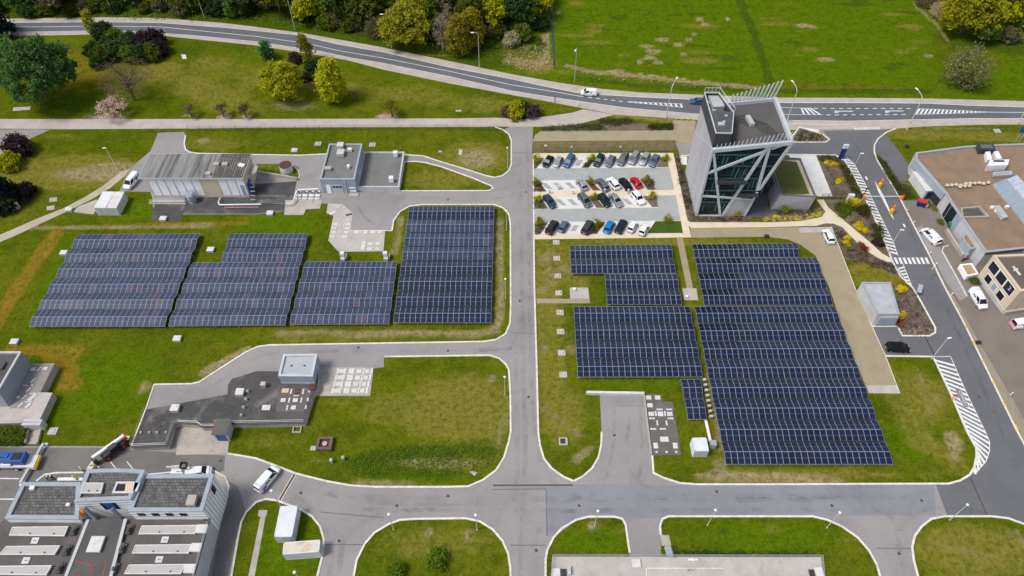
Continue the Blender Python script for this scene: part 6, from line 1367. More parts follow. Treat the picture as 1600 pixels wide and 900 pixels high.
v = car('van','white','white van on the curved road beside the container lawn',(430,734),(405,763), name='parked_van'); roof_letters(v, 'VALO', -1.95, .55); MB().box((2.56, 0, .6), (.1, 1.2, .3)).build('pink_nose_panel', 'pink', v, world=False); MB().box((-2.62, 0, .55), (.06, 1.5, .3)).build('pink_tail_panel', 'pink', v, world=False); MB().box((-1.5, -.985, 1.0), (.9, .02, .5)).build('blue_flash', 'blue', v, world=False)
car('suv','white','white car parked at the corner of the gravel drive',(1291.5,362.5),(1297.5,376))
v = car('van','white','white van with a pink rear at the tank of the brown-roofed building',(1446,360.5),(1463.5,378.5), name='parked_van'); MB().box((-2.62, 0, .7), (.06, 1.5, .5)).build('pink_tail_panel', 'pink', v, world=False); roof_letters(v, 'VALO', -1.7, .45)
v = car('van','white','white van with a pink nose parked by the beige house',(1536,480),(1521,455), name='parked_van'); MB().box((2.54, 0, .62), (.12, 1.3, .4)).build('pink_nose_panel', 'pink', v, world=False); roof_letters(v, 'VALO', -1.6, .45)
v = car('van','white','white van with a large pink rear at the right picture edge',(1612,504),(1586,507.5), name='parked_van'); MB().box((-2.62, 0, .8), (.06, 1.6, .9)).build('pink_tail_panel', 'pink', v, world=False)
v = car('mpv','black','black people carrier with an open door beside the kiosk',(1420,544.5),(1386,542))
d_ = MB().box((.55, 1.25, .95), (.9, .06, .95), R(60)); d_.build('open_door', PAINT['black'], v, world=False)
car('smallvan','white','white car partly hidden behind the treatment building',(320,737),(302,739))

# ---- telehandler
tc, tf = P(166, 707, .8), P(190, 689, .8)
hdg = math.atan2(tf.y-tc.y, tf.x-tc.x)
th = thing('telehandler', 'white telescopic handler with red wheel hubs beside the tank', 'telehandler', (*((P(176, 701, .8)).xy), 0), None, hdg)
MB().box((0, 0, .95), (4.4, 1.5, .7)).box((-1.3, -.75, 1.45), (1.3, .8, .5)).build('chassis', 'dark', th, world=False); MB().box((.1, -.75, 1.7), (1.5, .9, 1.3)).build('cab', 'glass', th, world=False); MB().box((.1, -.75, 2.38), (1.5, .95, .08)).build('cab_roof', 'dark', th, world=False)
MB().box((-.3, 0.0, 1.95), (6.0, .55, .55), 0, 0, (0, .05)).box((1.9, 0, 1.9), (1.6, .4, .4)).build('boom', 'white', th, world=False)
MB().box((-3.3, 0, .9), (.7, .9, 1.3)).box((-3.9, .4, .25), (1.2, .12, .08)).box((-3.9, -.4, .25), (1.2, .12, .08)).build('fork_carriage', 'dark', th, world=False)
MB().box((2.6, 0, 1.6), (.6, 1.1, .8)).build('counterweight', 'red', th, world=False)
for x in (-1.5, 1.5):
    for s_ in (-1, 1):
        wv_ = MB().tube((x, s_*.75, .68), (x, s_*1.18, .68), .68, n=18).build('wheel', 'black', th, world=False); h_ = MB().tube((x, s_*1.18, .68), (x, s_*1.22, .68), .34, n=12).build('hub', 'red', th, world=False); h_.parent = wv_
# ---- truck crane
cr_c = P(14, 722, 1.0)
ck = thing('crane_truck', 'blue truck crane with outriggers spread at the left edge', 'crane truck', (cr_c.x, cr_c.y, 0))
MB().box((-2.5, 0, 1.15), (13.5, 2.3, .45)).box((4.6, 0, 1.0), (.8, 2.5, .8)).build('chassis', 'lid', ck, world=False); MB().box((1.6, .2, 2.1), (3.6, 2.0, 1.4)).build('engine_housing', 'blue', ck, world=False); MB().box((2.2, .2, 2.83), (1.8, 1.3, .06)).build('grille', 'black', ck, world=False)
MB().box((-4.0, .9, 2.9), (9.5, .9, .9), -.12, 0, (0, .08)).build('boom', 'blue', ck, world=False); MB().tube((-2.0, -.5, 2.0), (-.8, -.5, 2.1), .45, n=14).build('winch', 'lid', ck, world=False); MB().box((-1.2, -.7, 1.6), (4.5, .7, .5)).build('side_locker', 'white', ck, world=False)
for x in (4.0,):
    MB().box((x, 0, .75), (.45, 7.6, .35), -.12).build('outrigger', 'steel', ck, world=False)
    for s_ in (-1, 1): pd = MB().tube((x+s_*.45, s_*3.7, .05), (x+s_*.45, s_*3.7, .15), .55, n=14).build('outrigger_pad', 'lid', ck, world=False); MB().tube((x+s_*.45, s_*3.7, .15), (x+s_*.45, s_*3.7, .9), .12, n=8).build('jack', 'steel', ck, world=False)
MB().box((5.1, 0, .9), (.25, 2.5, .6)).build('rear_bumper', 'yellow', ck, world=False)
for x in (3.2, 1.6, -2.4, -4.0, -6.0):
    for s_ in (-1, 1):
        wv_ = MB().tube((x, s_*.85, .52), (x, s_*1.25, .52), .52, n=18).build('wheel', 'black', ck, world=False); h_ = MB().tube((x, s_*1.25, .52), (x, s_*1.29, .52), .3, n=12).build('hub', 'lid', ck, world=False); h_.parent = wv_
# ---- small machine behind the treatment building
wm = thing('work_platform', 'white articulated work platform parked behind the treatment building', 'work platform', tuple(P(280, 738)))
MB().box((0, 0, .6), (2.2, 1.3, .6)).box((.5, 0, 1.2), (1.0, .9, .6)).build('chassis', 'white', wm, world=False); MB().tube((.6, 0, 1.4), (-1.5, 0, 2.1), .14, n=7).tube((-1.5, 0, 2.1), (1.2, .1, 2.5), .12, n=7).build('arm', 'lid', wm, world=False); MB().strip([(-.2+1.4, -.5), (1.4+.8, -.5), (2.2, .5), (1.2, .5)], .06, 2.3, 3.1, closed=True).build('basket', 'dark', wm, world=False)
for x in (-.8, .8):
    for s_ in (-1, 1): MB().tube((x, s_*.5, .32), (x, s_*.78, .32), .32, n=14).build('wheel', 'black', wm, world=False)
pt = thing('pipe_bundle', 'long white pipe lying on the pavement above the left roof section', 'pipe', tuple(P(112, 750)))
MB().tube((-2.2, 0, .35), (2.2, 0, .35), .32, n=12).build('body', 'white', pt, world=False); MB().box((-1.2, 0, .04), (.2, .9, .08)).box((1.2, 0, .04), (.2, .9, .08)).build('support', 'wood', pt, world=False)
# motorbike and bins
mk = thing('motorbike', 'red and black motorbike beside the grey screen wall', 'motorbike', tuple(P(1506, 407)), None, .4)
for x in (-.65, .65): MB().tube((x, -.06, .3), (x, .06, .3), .3, n=14).build('wheel', 'black', mk, world=False)
MB().box((0, 0, .6), (1.0, .28, .35)).box((.35, 0, .85), (.3, .3, .2)).build('body', 'red', mk, world=False); MB().box((-.35, 0, .82), (.6, .26, .1)).build('saddle', 'black', mk, world=False); MB().tube((.5, -.35, 1.05), (.5, .35, 1.05), .03, n=6).build('handlebar', 'black', mk, world=False)
sk_ = thing('tool_cart', 'blue cart with a red cover beside the white storage block', 'cart', tuple(P(1438.5, 321)), None, -.4)
MB().box((0, 0, .75), (1.9, 1.2, 1.1)).build('body', 'navy', sk_, world=False); MB().box((0, .05, 1.36), (2.0, 1.25, .12)).build('cover', 'red', sk_, world=False); MB().box((1.15, -.3, .6), (.5, .6, .7)).build('side_box', 'coping', sk_, world=False)
for x in (-.6, .6): MB().tube((x, -.65, .2), (x, -.55, .2), .2, n=10).build('wheel', 'black', sk_, world=False)
gbn = thing('waste_container', 'dark green domed waste container at the glass entrance', 'bin', tuple(P(1487, 354)))
MB().tube((0, 0, .1), (0, 0, 1.2), .95, 1.05, 14).sphere((0, 0, 1.2), 1.05, 1, 1, .5, 14, 6).build('shell', 'green', gbn, world=False, smooth=True); MB().box((0, 0, .05), (1.6, 1.6, .1)).build('base', 'dark', gbn, world=False); MB().box((.3, -.9, 1.1), (.5, .3, .3)).build('hatch', 'coping', gbn, world=False)
# ---- people
def person(label, px, facing=0.0, top='hivis', bottom='denim', hair='helmet', pose='stand', group=None):
    c = P(*px); r = thing('person', label, 'person', (c.x, c.y, 0), group, facing)
    b = 1.0; bend = .22 if pose == 'stoop' else 0
    J = {'pelvis': (0, 0, .95), 'waist': (.02+bend*.5, 0, 1.12), 'chest': (.0+bend, 0, 1.36), 'neck': (.0+bend*1.3, 0, 1.50), 'head': (.03+bend*1.6, 0, 1.62), 'crown': (.03+bend*1.7, 0, 1.74)}
    Rr = {'pelvis': .15, 'waist': .135, 'chest': .155, 'neck': .06, 'head': .095, 'crown': .075}
    E = [('pelvis', 'waist'), ('waist', 'chest'), ('chest', 'neck'), ('neck', 'head'), ('head', 'crown')]
    for s_, sd in ((-1, 'R'), (1, 'L')):
        st = .12*s_
        for nm, p, rr in (('hip', (0, .10*s_, .88), .105), ('knee', (.04+st*.5, .11*s_, .50), .075), ('ankle', (-.02+st, .11*s_, .09), .05), ('toe', (.14+st, .12*s_, .05), .045), ('shoulder', (bend, .20*s_, 1.42), .07), ('elbow', (.05+bend+.06, .27*s_, 1.14), .05), ('wrist', (.26+bend, .22*s_, 1.0), .035), ('palm', (.33+bend, .21*s_, .98), .034)):
            J[nm+sd] = p; Rr[nm+sd] = rr
        E += [('pelvis', 'hip'+sd), ('hip'+sd, 'knee'+sd), ('knee'+sd, 'ankle'+sd), ('ankle'+sd, 'toe'+sd), ('chest', 'shoulder'+sd), ('shoulder'+sd, 'elbow'+sd), ('elbow'+sd, 'wrist'+sd), ('wrist'+sd, 'palm'+sd)]
        x0, y0, z0 = J['palm'+sd]
        for k, ln in enumerate((.075, .085, .08, .065)):
            J[f'f{k}a'+sd] = (x0+.045, y0+(k-1.5)*.018, z0-.01); J[f'f{k}b'+sd] = (x0+.045+ln, y0+(k-1.5)*.02, z0-.035); Rr[f'f{k}a'+sd] = .010; Rr[f'f{k}b'+sd] = .008; E += [('palm'+sd, f'f{k}a'+sd), (f'f{k}a'+sd, f'f{k}b'+sd)]
        J['th'+sd] = (x0+.03, y0-.055*s_, z0+.0); Rr['th'+sd] = .010; E.append(('palm'+sd, 'th'+sd))
    names = list(J); me = bpy.data.meshes.new('person_body'); me.from_pydata([J[n_] for n_ in names], [(names.index(a), names.index(b_)) for a, b_ in E], [])
    o = bpy.data.objects.new('body', me); COL.objects.link(o)
    sm = o.modifiers.new('skin', 'SKIN'); o.modifiers.new('sub', 'SUBSURF').levels = 1
    for i, n_ in enumerate(names):
        sv = me.skin_vertices[0].data[i]; sv.radius = (Rr[n_], Rr[n_]); sv.use_root = (n_ == 'pelvis')
    bpy.context.view_layer.update()
    nm_ = bpy.data.meshes.new_from_object(o.evaluated_get(bpy.context.evaluated_depsgraph_get())); bpy.data.objects.remove(o)
    nm_.materials.clear()
    for k in ('skin', top, bottom, 'black'): nm_.materials.append(M[k])
    for p in nm_.polygons:
        x, y, z = p.center; p.use_smooth = True
        arm = abs(y) > .185 and z > .9 and x > .22+bend
        p.material_index = 0 if (z > 1.49 and abs(y) < .12) or arm else 1 if z > .95 else 2 if z > .14 else 3
    o = bpy.data.objects.new('body', nm_); COL.objects.link(o); o.parent = r
    hx = .03+bend*1.7
    MB().sphere((hx-.01, 0, 1.75), .125, 1.1, .95, .75, 12, 8).build('helmet', 'white' if hair == 'helmet' else 'wood', r, world=False, smooth=True)
    f_ = MB()
    for s_ in (-1, 1): f_.sphere((hx+.085, .035*s_, 1.655), .014, n=6, m=4)
    f_.build('eyes', 'black', r, world=False); MB().sphere((hx+.105, 0, 1.63), .02, .9, .7, 1.2, 6, 5).build('nose', 'skin', r, world=False); MB().box((hx+.09, 0, 1.585), (.012, .05, .012)).build('mouth', 'tail_glass', r, world=False)
    return r
person('worker in a yellow hi-vis jacket above the middle raised roof, left one', (131, 737), 1.2); person('worker in a yellow hi-vis jacket near the white parking line', (152, 733), 2.4)
person('worker in blue overalls stooping on the pavement behind the left roof', (77, 751), 0, 'blue', 'blue', pose='stoop'); person('worker in dark clothes beside the one in blue overalls', (86, 750), 2.8, 'denim', 'denim'); person('worker in a hi-vis jacket at the end of the long white pipe', (123.5, 751), 3.0, pose='stoop')

# ================================================================ LAMPS, SIGNS, FENCES
def lamp(px, label, kind, group, az=0.0, h=None):
    c = P(*px); r = thing('street_lamp', label, 'street lamp', (c.x, c.y, 0), group, az)
    if kind == 'high':           # tall pole, bent arm along local +x
        h = h or 9.4
        MB().tube((0, 0, 0), (0, 0, 1.2), .17, .15).tube((0, 0, 1.2), (0, 0, h), .13, .09).build('pole', 'pole', r, world=False)
        MB().tube((0, 0, h), (.9, 0, h+.85), .085, n=7).tube((.9, 0, h+.85), (2.4, 0, h+1.25), .075, n=7).build('arm', 'pole', r, world=False); MB().box((2.75, 0, h+1.28), (.9, .36, .16)).build('lamp_head', 'white', r, world=False)
        MB().box((0, 0, .03), (.5, .5, .06)).build('base_plate', 'concrete', r, world=False)
    elif kind == 'hook':
        h = h or 10.4
        MB().tube((0, 0, 0), (0, 0, 1.3), .17, .15).tube((0, 0, 1.3), (0, 0, h), .12, .09).build('pole', 'steel', r, world=False); MB().tube((0, 0, h), (.5, 0, h+.35), .08, n=7).tube((.5, 0, h+.35), (1.3, 0, h+.35), .07, n=7).build('arm', 'steel', r, world=False); MB().box((1.6, 0, h+.33), (.9, .34, .16)).build('lamp_head', 'white', r, world=False)
        MB().tube((0, 0, 3.4), (0, 0, 3.6), .14, n=8).build('yellow_band', 'yellow', r, world=False)
    elif kind == 'flat':
        h = h or 7.0
        MB().tube((0, 0, 0), (0, 0, h), .085, .06).build('pole', 'pole', r, world=False); MB().box((.35, 0, h), (.85, .3, .09)).build('lamp_head', 'white', r, world=False); MB().tube((0, 0, 0), (0, 0, .25), .16, n=8).build('base', 'concrete', r, world=False)
    else:
        h = h or 6.2
        MB().tube((0, 0, 0), (0, 0, h), .075, .055).build('pole', 'pole', r, world=False); MB().tube((0, 0, h), (0, 0, h+.12), .18, .24, 12).tube((0, 0, h+.12), (0, 0, h+.22), .24, .08, 12).build('lamp_head', 'white', r, world=False); MB().tube((0, 0, 0), (0, 0, .2), .16, n=8).build('base', 'concrete', r, world=False)
    return r
Gh = 'lamps along the highway'
for i, (x, y) in enumerate(((20,12),(177,22),(320,29),(461,46.5),(612,75),(749,104))): lamp((x, y), f'tall grey hooked lamp on the far verge of the highway, {ordinal(i)} from the left', 'hook', Gh, math.pi)
lamp((897.5,127.5), 'tall pale lamp at the lower left corner of the meadow', 'hook', Gh, R(-110))
for (x, y, lb, az) in ((1040.5,184,'tall white lamp left of the tower on the near side of the highway',R(60)),(1229,190,'tall white lamp just right of the tower roof',R(110)),(1417,202,'tall white lamp with a yellow band at the road junction',R(112)),(1589,194,'tall white lamp at the right edge of the highway',R(70))): 
    l_ = lamp((x, y), lb, 'high', Gh, az)
    if 'yellow' in lb: MB().tube((0, 0, 2.2), (0, 0, 2.9), .19, n=8).build('yellow_band', 'yellow', l_, world=False)
for x, y, lb, az in ((1328.5,274.5,'slim white lamp at the upper hatched strip, near the blue sign',0),(1387,393.5,'slim white lamp at the upper hatched strip, near the zebra crossing',0),(1455.5,561,'slim white lamp at the corner of the lower hatched bay',0.2)): lamp((x, y), lb, 'flat', 'lamps along the entrance road', az)
l_ = lamp((184,266), 'slim lamp on the bare slope above the parked van', 'flat', 'lamps on the site', math.pi)
for i, (x, y) in enumerate(((615,827),(745.5,828))): lamp((x, y), f'short post lamp on the oval lawn at the bottom, {("left","right")[i]} one', 'post', 'lamps on the site')
for x, y, lb in ((929,822,'short post lamp on the lawn left of the bottom driveway'),(1105.5,820.5,'short post lamp on the lawn above the concrete tank, left one'),(1292,824.5,'short post lamp on the lawn above the concrete tank, right one'),(1484,812.5,'short post lamp at the lower right round lawn'),(438.5,791,'short post lamp at the tip of the container lawn'),(474,915,'short post lamp at the bottom picture edge of the container lawn'),(789,617,'short post lamp at the right edge of the dry central lawn'),(791.5,360,'short post lamp at the upper right corner of the tall array'),(790,466,'short post lamp at the right side of the tall array'),(793,262,'short post lamp beside the central road at the north lawn')): lamp((x, y), lb, 'post', 'lamps on the site')
lt = lamp((1072,895), 'twin-headed lamp standing on the concrete tank roof', 'post', 'lamps on the site', h=5.0); MB().box((.5, 0, 5.0), (.5, .25, .1)).box((-.5, 0, 5.0), (.5, .25, .1)).build('twin_head', 'white', lt, world=False); lt.location.z = 1.0
# ---- small lamps with a ring near the car park fence
for i, (x, y) in enumerate(((852,237.5),(892,239.5),(968,239.5))):
    r = thing('path_light', f'green post light at the car park fence, {ordinal(i)} from the left', 'post light', tuple(P(x, y)), 'post lights at the fence'); MB().tube((0, 0, 0), (0, 0, 2.0), .06, n=7).build('pole', 'green', r, world=False); MB().box((0, 0, 2.05), (.7 if i == 0 else .3, .2, .3)).build('lamp_head', 'white', r, world=False)
# ---- charging posts between the two middle rows
for i, (x, y) in enumerate(((858.5,302.5),(872.5,296.5),(895,303.5),(909,297),(944.5,302),(959,296),(981,302.5),(994,294))):
    r = thing('charging_post', f'pale blue charging post on the cream strip, {ordinal(i)} from the left', 'charging post', tuple(P(x, y)), 'charging posts on the cream strip'); MB().box((0, 0, .65), (.35, .28, 1.3)).build('casing', mat('charger_blue', (.45, .58, .66), s1=2) if i == 0 else 'charger', r, world=False)
    if i == 0: M['charger'] = [m_ for m_ in bpy.data.materials if m_.name.startswith('charger_blue')][0]
    MB().box((0, 0, 1.33), (.4, .32, .06)).build('cap', 'white', r, world=False)
# ---- bollards with red and white bands on the right-hand kerb
for i, (x, y) in enumerate(((1416.5,331),(1427,349.5),(1434.5,364.5),(1452,398),(1461,415),(1457.5,420),(1486.5,461.5),(1579,617))):
    r = thing('bollard', f'short red and white bollard beside the entrance road, {ordinal(i)} from the top', 'bollard', tuple(P(x, y)), 'bollards beside the entrance road'); MB().tube((0, 0, 0), (0, 0, .75), .16, n=10).build('post', 'white', r, world=False); MB().tube((0, 0, .45), (0, 0, .68), .175, n=10).build('red_band', 'red', r, world=False)
for i, (x, y) in enumerate(((1260,222),(1280,222),(1295,217),(1283,210),(1057,188),(1065,188),(1075,188.5),(1084,189))):
    r = thing('marker_post', f'small orange marker post near the tower, {ordinal(i)} in the list around its gravel and triangle bed' if False else f"small {'red' if i < 4 else 'yellow'} marker post, {ordinal(i % 4)} {'at the triangular bed' if i < 4 else 'along the gravel edge behind the tower'}", 'marker post', tuple(P(x, y)), 'marker posts near the tower'); MB().tube((0, 0, 0), (0, 0, .7), .12, n=8).build('post', 'red' if i < 4 else 'yellow', r, world=False); MB().tube((0, 0, .45), (0, 0, .58), .135, n=8).build('band', 'white', r, world=False)
# ---- totem sign, panels
tsn = thing('totem_sign', 'tall blue totem sign with a white head at the entrance', 'sign', tuple(P(1313, 248.5)))
MB().box((0, 0, 1.7), (1.25, .3, 3.4)).build('blue_panel', 'navy', tsn, world=False); MB().box((0, 0, 4.0), (1.25, .3, 1.2)).build('white_head', 'white', tsn, world=False); MB().box((0, -.16, 4.0), (.5, .02, .3)).build('emblem', 'coping', tsn, world=False)
bs = thing('banner_sign', 'tilted blue banner sign at the right edge above the brown-roofed building', 'sign', tuple(P(1586, 222)))
MB().tube((0, 0, 0), (.2, .4, 3.4), .05, n=6).tube((1.0, 0, 0), (1.2, .4, 3.4), .05, n=6).build('post', 'pole', bs, world=False); MB().box((.75, .35, 3.6), (2.2, .1, 1.6), 0, 0, (-.2, 0)).build('panel', 'bright_blue' if False else 'blue', bs, world=False)
for x, y, lb in ((1415.5,230.5,'small dark solar lamp panel on the lawn at the junction'),(1527,537,'small black panel lamp on the verge right of the entrance road'),(1197,371,'small dark panel standing at the top of the eastern array')):
    r = thing('panel_box', lb, 'panel', tuple(P(x, y))); MB().box((0, 0, .5), (1.1, .7, .08), 0, 0, (.3, 0)).build('panel', 'black', r, world=False); MB().tube((0, 0, 0), (0, 0, .48), .06, n=6).build('post', 'steel', r, world=False)
sg = thing('direction_sign', 'grey angled sign board beside the bed near the kiosk', 'sign', tuple(P(1431, 461))); MB().box((.4, .5, 1.6), (.9, 2.0, .1), -.45, 0, (.25, 0)).build('panel', 'coping', sg, world=False); MB().tube((0, 0, 0), (.3, .4, 1.6), .06, n=6).build('post', 'steel', sg, world=False)
hm = thing('hydrant_marker', 'orange-red hydrant marker post at the lower hatched bay', 'marker', tuple(P(1485.5, 625))); MB().tube((0, 0, 0), (0, 0, 1.6), .08, n=7).build('post', 'orange', hm, world=False); MB().box((.2, 0, 1.7), (.6, .2, .35)).build('head', 'red', hm, world=False)
# ---- barrier
br = thing('road_barrier', 'white lifting barrier lying across the entrance road', 'barrier', tuple(P(1349, 312)))
a, b = P(1349,312), P(1406,311.5); L_ = b.x-a.x
MB().box((L_/2, .1, 1.0), (L_, .12, .14)).build('boom', 'white', br, world=False); MB().box((0, 0, .6), (.6, .6, 1.2)).build('housing', 'orange', br, world=False); MB().box((L_, .05, .5), (.25, .25, 1.0)).build('rest_post', 'orange', br, world=False)
for x, y, lb in ((1373,293,'orange and yellow card reader on the upper end of the lane island'),(1391.5,334,'orange and yellow card reader on the lower end of the lane island')):
    r = thing('card_reader', lb, 'card reader', tuple(P(x, y))); MB().box((0, 0, .75), (.55, .6, 1.5)).build('casing', 'yellow', r, world=False); MB().box((.12, .1, 2.0), (.35, .4, 1.1)).build('head', 'orange', r, world=False); MB().box((-.3, 0, 1.0), (.4, .3, .5)).build('keypad', 'yellow', r, world=False)
ob = thing('signal_post', 'orange signal post on the yard side of the barrier', 'signal', tuple(P(1408, 312.5))); MB().box((0, 0, .7), (.4, .4, 1.4)).build('casing', 'orange', ob, world=False); MB().tube((0, 0, 1.4), (.05, 0, 1.7), .15, n=8).build('beacon', 'red', ob, world=False)
gc = thing('gate_cabinet', 'white control cabinet at the fence left of the barrier', 'cabinet', tuple(P(1327, 313))); MB().box((0, 0, .9), (1.3, .7, 1.8)).build('casing', 'white', gc, world=False); MB().box((0, 0, 1.83), (1.4, .8, .06)).build('cover', 'lid', gc, world=False)
mst = thing('camera_mast', 'short black mast with a camera arm at the barrier', 'mast', tuple(P(1348, 308))); MB().tube((0, 0, 0), (0, 0, 2.6), .1, n=8).build('pole', 'dark', mst, world=False); MB().box((.2, .2, 2.5), (.7, .3, .3)).build('camera', 'dark', mst, world=False)
# ---- fences
def fence(label, px, h, m, step=2.5, wires=6, r=.03, name='wire_fence'):
    root = thing(name, label, 'fence', tuple(P(*px[0])))
    pts = PX(px)
    for i in range(len(pts)-1):
        a, b = pts[i], pts[i+1]; n = max(1, int((b-a).length/step)); 
        for k in range(n+(i == len(pts)-2)):
            p = a.lerp(b, k/n); MB().tube((p.x, p.y, 0), (p.x, p.y, h), r*1.4, n=5).build('post', m, root)
        wr = MB()
        for j in range(wires): zz = h*(j+1)/wires-.03; wr.tube((a.x, a.y, zz), (b.x, b.y, zz), r*.5, n=4, cap=False)
        nv = int((b-a).length/.5)
        for k in range(nv): p = a.lerp(b, k/nv); wr.tube((p.x, p.y, .05), (p.x, p.y, h), r*.3, n=3, cap=False)
        wr.build('wire_panel', m, root)
    return root
M['fence_green'] = plain('fence_green', (.05, .09, .055), .6)
fence('green mesh fence along the lower side of the footpath', [(294,204.5),(500,203),(700,202),(785,204)], 1.5, 'fence_green', 3.0)
fence('green mesh fence along the top of the car park', [(834,237.5),(1056,236.5)], 1.4, 'fence_green', 2.6)
fence('dark mesh fence between the white walkway and the barrier', [(1282,311.5),(1345,311)], 1.9, 'dark', 1.5, 9, .04)
fence('rusty gate and fence across the tank entrance at the upper left', [(228,206),(292,206)], 1.2, 'fence_green', 3, 3)
for px, lb in (([(398,256),(399,268)], 'short white railing beside the outside stair'), ([(291,318),(284,333)], 'mossy railing down the dark pad')):
    r = thing('short_railing', lb, 'railing', tuple(P(*px[0]))); railing(r, PX(px), 1.0, 0, 'steel', 1.2)
for x, y, lb in ((867,160,'thin dark post on the near verge of the highway'),(902,167,'short white post at the tip of the grass wedge'),(35,221,'dark leaning post beside the side road at the left')):
    r = thing('verge_post', lb, 'post', tuple(P(x, y))); MB().tube((0, 0, 0), (-.2 if x < 100 else 0, .1, 1.8), .12, n=7).build('pole', 'white' if x == 902 else 'dark', r, world=False); MB().tube((-.2 if x < 100 else 0, .1, 1.75), (-.2 if x < 100 else 0, .1, 1.85), .16, n=7).build('cap', 'white' if x == 902 else 'dark', r, world=False)
# roadside litter picker's board near the wood
hb = thing('hoarding', 'small weathered hoarding with pink and blue sheets at the wood edge', 'hoarding', tuple(P(384, 26)))
MB().box((0, 0, 1.2), (3.0, .12, 1.6), .35).build('panel', 'pink', hb, world=False); MB().box((-1.0, -.3, .6), (1.0, .12, 1.2), .35).build('blue_sheet', 'navy', hb, world=False); MB().tube((-1.2, -.4, 0), (-1.2, -.4, 2), .06, n=6).tube((1.2, .4, 0), (1.2, .4, 2), .06, n=6).build('post', 'wood', hb, world=False)
for x, y, w_, h_ in ((152.5,736,(0,),0),):
    for k in range(3):
        line([(152+26*k, 731), (158+26.5*k, 736)] if False else [(146+26*k, 721), (156+26*k, 733)], .14)
line([(-20,747.5),(30,748)], .2); line([(-20,780),(22,780)], .2); line([(150,719),(139,734)], 1.1, .040, 'kerb'); 
kerb([(57,752),(70,742),(88,739),(132,738.5)], .3); sheet('pavement', [(57,753),(70,743),(88,740),(140,739),(140,757),(50,757)], .05, 'yard_grey')
kerb([(228,742),(300,735),(335,736),(352,745),(358,760),(352,790),(330,860),(318,915)], .25); sheet('pavement', [(228,746),(300,736),(335,737),(351,746),(357,760),(351,790),(329,860),(317,915),(300,915),(330,800),(340,760),(332,748)], .045, 'concrete')

# ================================================================ TREES AND PLANTS
nr = np.random.default_rng(11)
def leaf_material(name, a, b_, hi=None, sat=0.0):
    a, b_ = [tuple(min(.8, x*1.55) for x in q) for q in (a, b_)]; hi = hi and tuple(min(.85, x*1.5) for x in hi)
    m, nt, b = new_mat(name)
    co = obj_co(nt)
    col = mix(nt, ramp(nt, noise(nt, co, .55, 3, .6), .38, .62), a, b_)
    if hi: col = mix(nt, ramp(nt, noise(nt, co, 1.7, 3, .7), .52, .68), col, hi)
    oi = _n(nt, 'ShaderNodeObjectInfo'); hs = _n(nt, 'ShaderNodeHueSaturation')
    nt.links.new(ramp(nt, oi.outputs['Random'], 0, 1, .72, 1.25), hs.inputs['Value']); nt.links.new(ramp(nt, oi.outputs['Random'], 0, 1, .485, .515), hs.inputs['Hue'])
    nt.links.new(col, hs.inputs['Color'])
    nt.links.new(hs.outputs[0], b.inputs['Base Color']); b.inputs['Roughness'].default_value = .7; b.inputs['Specular IOR Level'].default_value = .15
    tl = _n(nt, 'ShaderNodeBsdfTranslucent'); nt.links.new(hs.outputs[0], tl.inputs[0]); ms = _n(nt, 'ShaderNodeMixShader'); ms.inputs[0].default_value = .42
    nt.links.new(b.outputs[0], ms.inputs[1]); nt.links.new(tl.outputs[0], ms.inputs[2]); nt.links.new(ms.outputs[0], nt.nodes['Material Output'].inputs['Surface'])
    return m
LM = dict(green=leaf_material('leaf_green', (.064,.120,.028), (.034,.078,.016), (.135,.195,.065)), dark=leaf_material('leaf_dark', (.034,.062,.012), (.022,.042,.009), (.06,.095,.02)),
 yellow=leaf_material('leaf_yellow_green', (.27,.25,.006), (.18,.185,.005), (.34,.29,.010)), olive=leaf_material('leaf_olive', (.200,.178,.012), (.135,.125,.010), (.26,.225,.02)),
 mid=leaf_material('leaf_mid', (.095,.130,.010), (.058,.088,.008), (.155,.175,.018)), cedar=leaf_material('leaf_cedar', (.014,.024,.022), (.009,.015,.014), (.03,.045,.045)),
 purple=leaf_material('leaf_purple', (.044,.024,.028), (.028,.016,.019), (.075,.045,.05)), blossom=leaf_material('leaf_blossom', (.40,.27,.26), (.26,.165,.16), (.55,.42,.41)),
 twig=leaf_material('leaf_twig', (.20,.135,.075), (.15,.10,.06)), pale=leaf_material('leaf_pale', (.30,.27,.16), (.2,.18,.10), (.45,.42,.30)), grey=leaf_material('leaf_grey_green', (.125,.115,.045), (.09,.082,.034), (.165,.15,.07)),
 lime=leaf_material('leaf_lime', (.27,.26,.008), (.18,.19,.008), (.36,.32,.014)), yflower=leaf_material('flower_yellow', (.58,.40,.008), (.34,.27,.012), (.60,.44,.012)), bright=leaf_material('leaf_bright', (.105,.20,.008), (.07,.145,.006), (.16,.26,.014)), reed=leaf_material('reed', (.34,.265,.16), (.25,.195,.11), (.42,.34,.22)),
 hedge=leaf_material('hedge_leaf', (.060,.062,.014), (.040,.045,.010), (.085,.085,.02)), heath=leaf_material('heath_purple', (.10,.06,.06), (.07,.045,.045), (.13,.085,.075)), redp=leaf_material('leaf_rust', (.24,.07,.035), (.17,.05,.03)))
M['bark'] = mat('bark', (.10,.078,.058), (.07,.055,.042), s1=2, s2=9, fine=.3, local=True); M['bark_pale'] = mat('bark_pale', (.28,.22,.155), (.2,.16,.11), s1=2, s2=9, fine=.25, local=True)
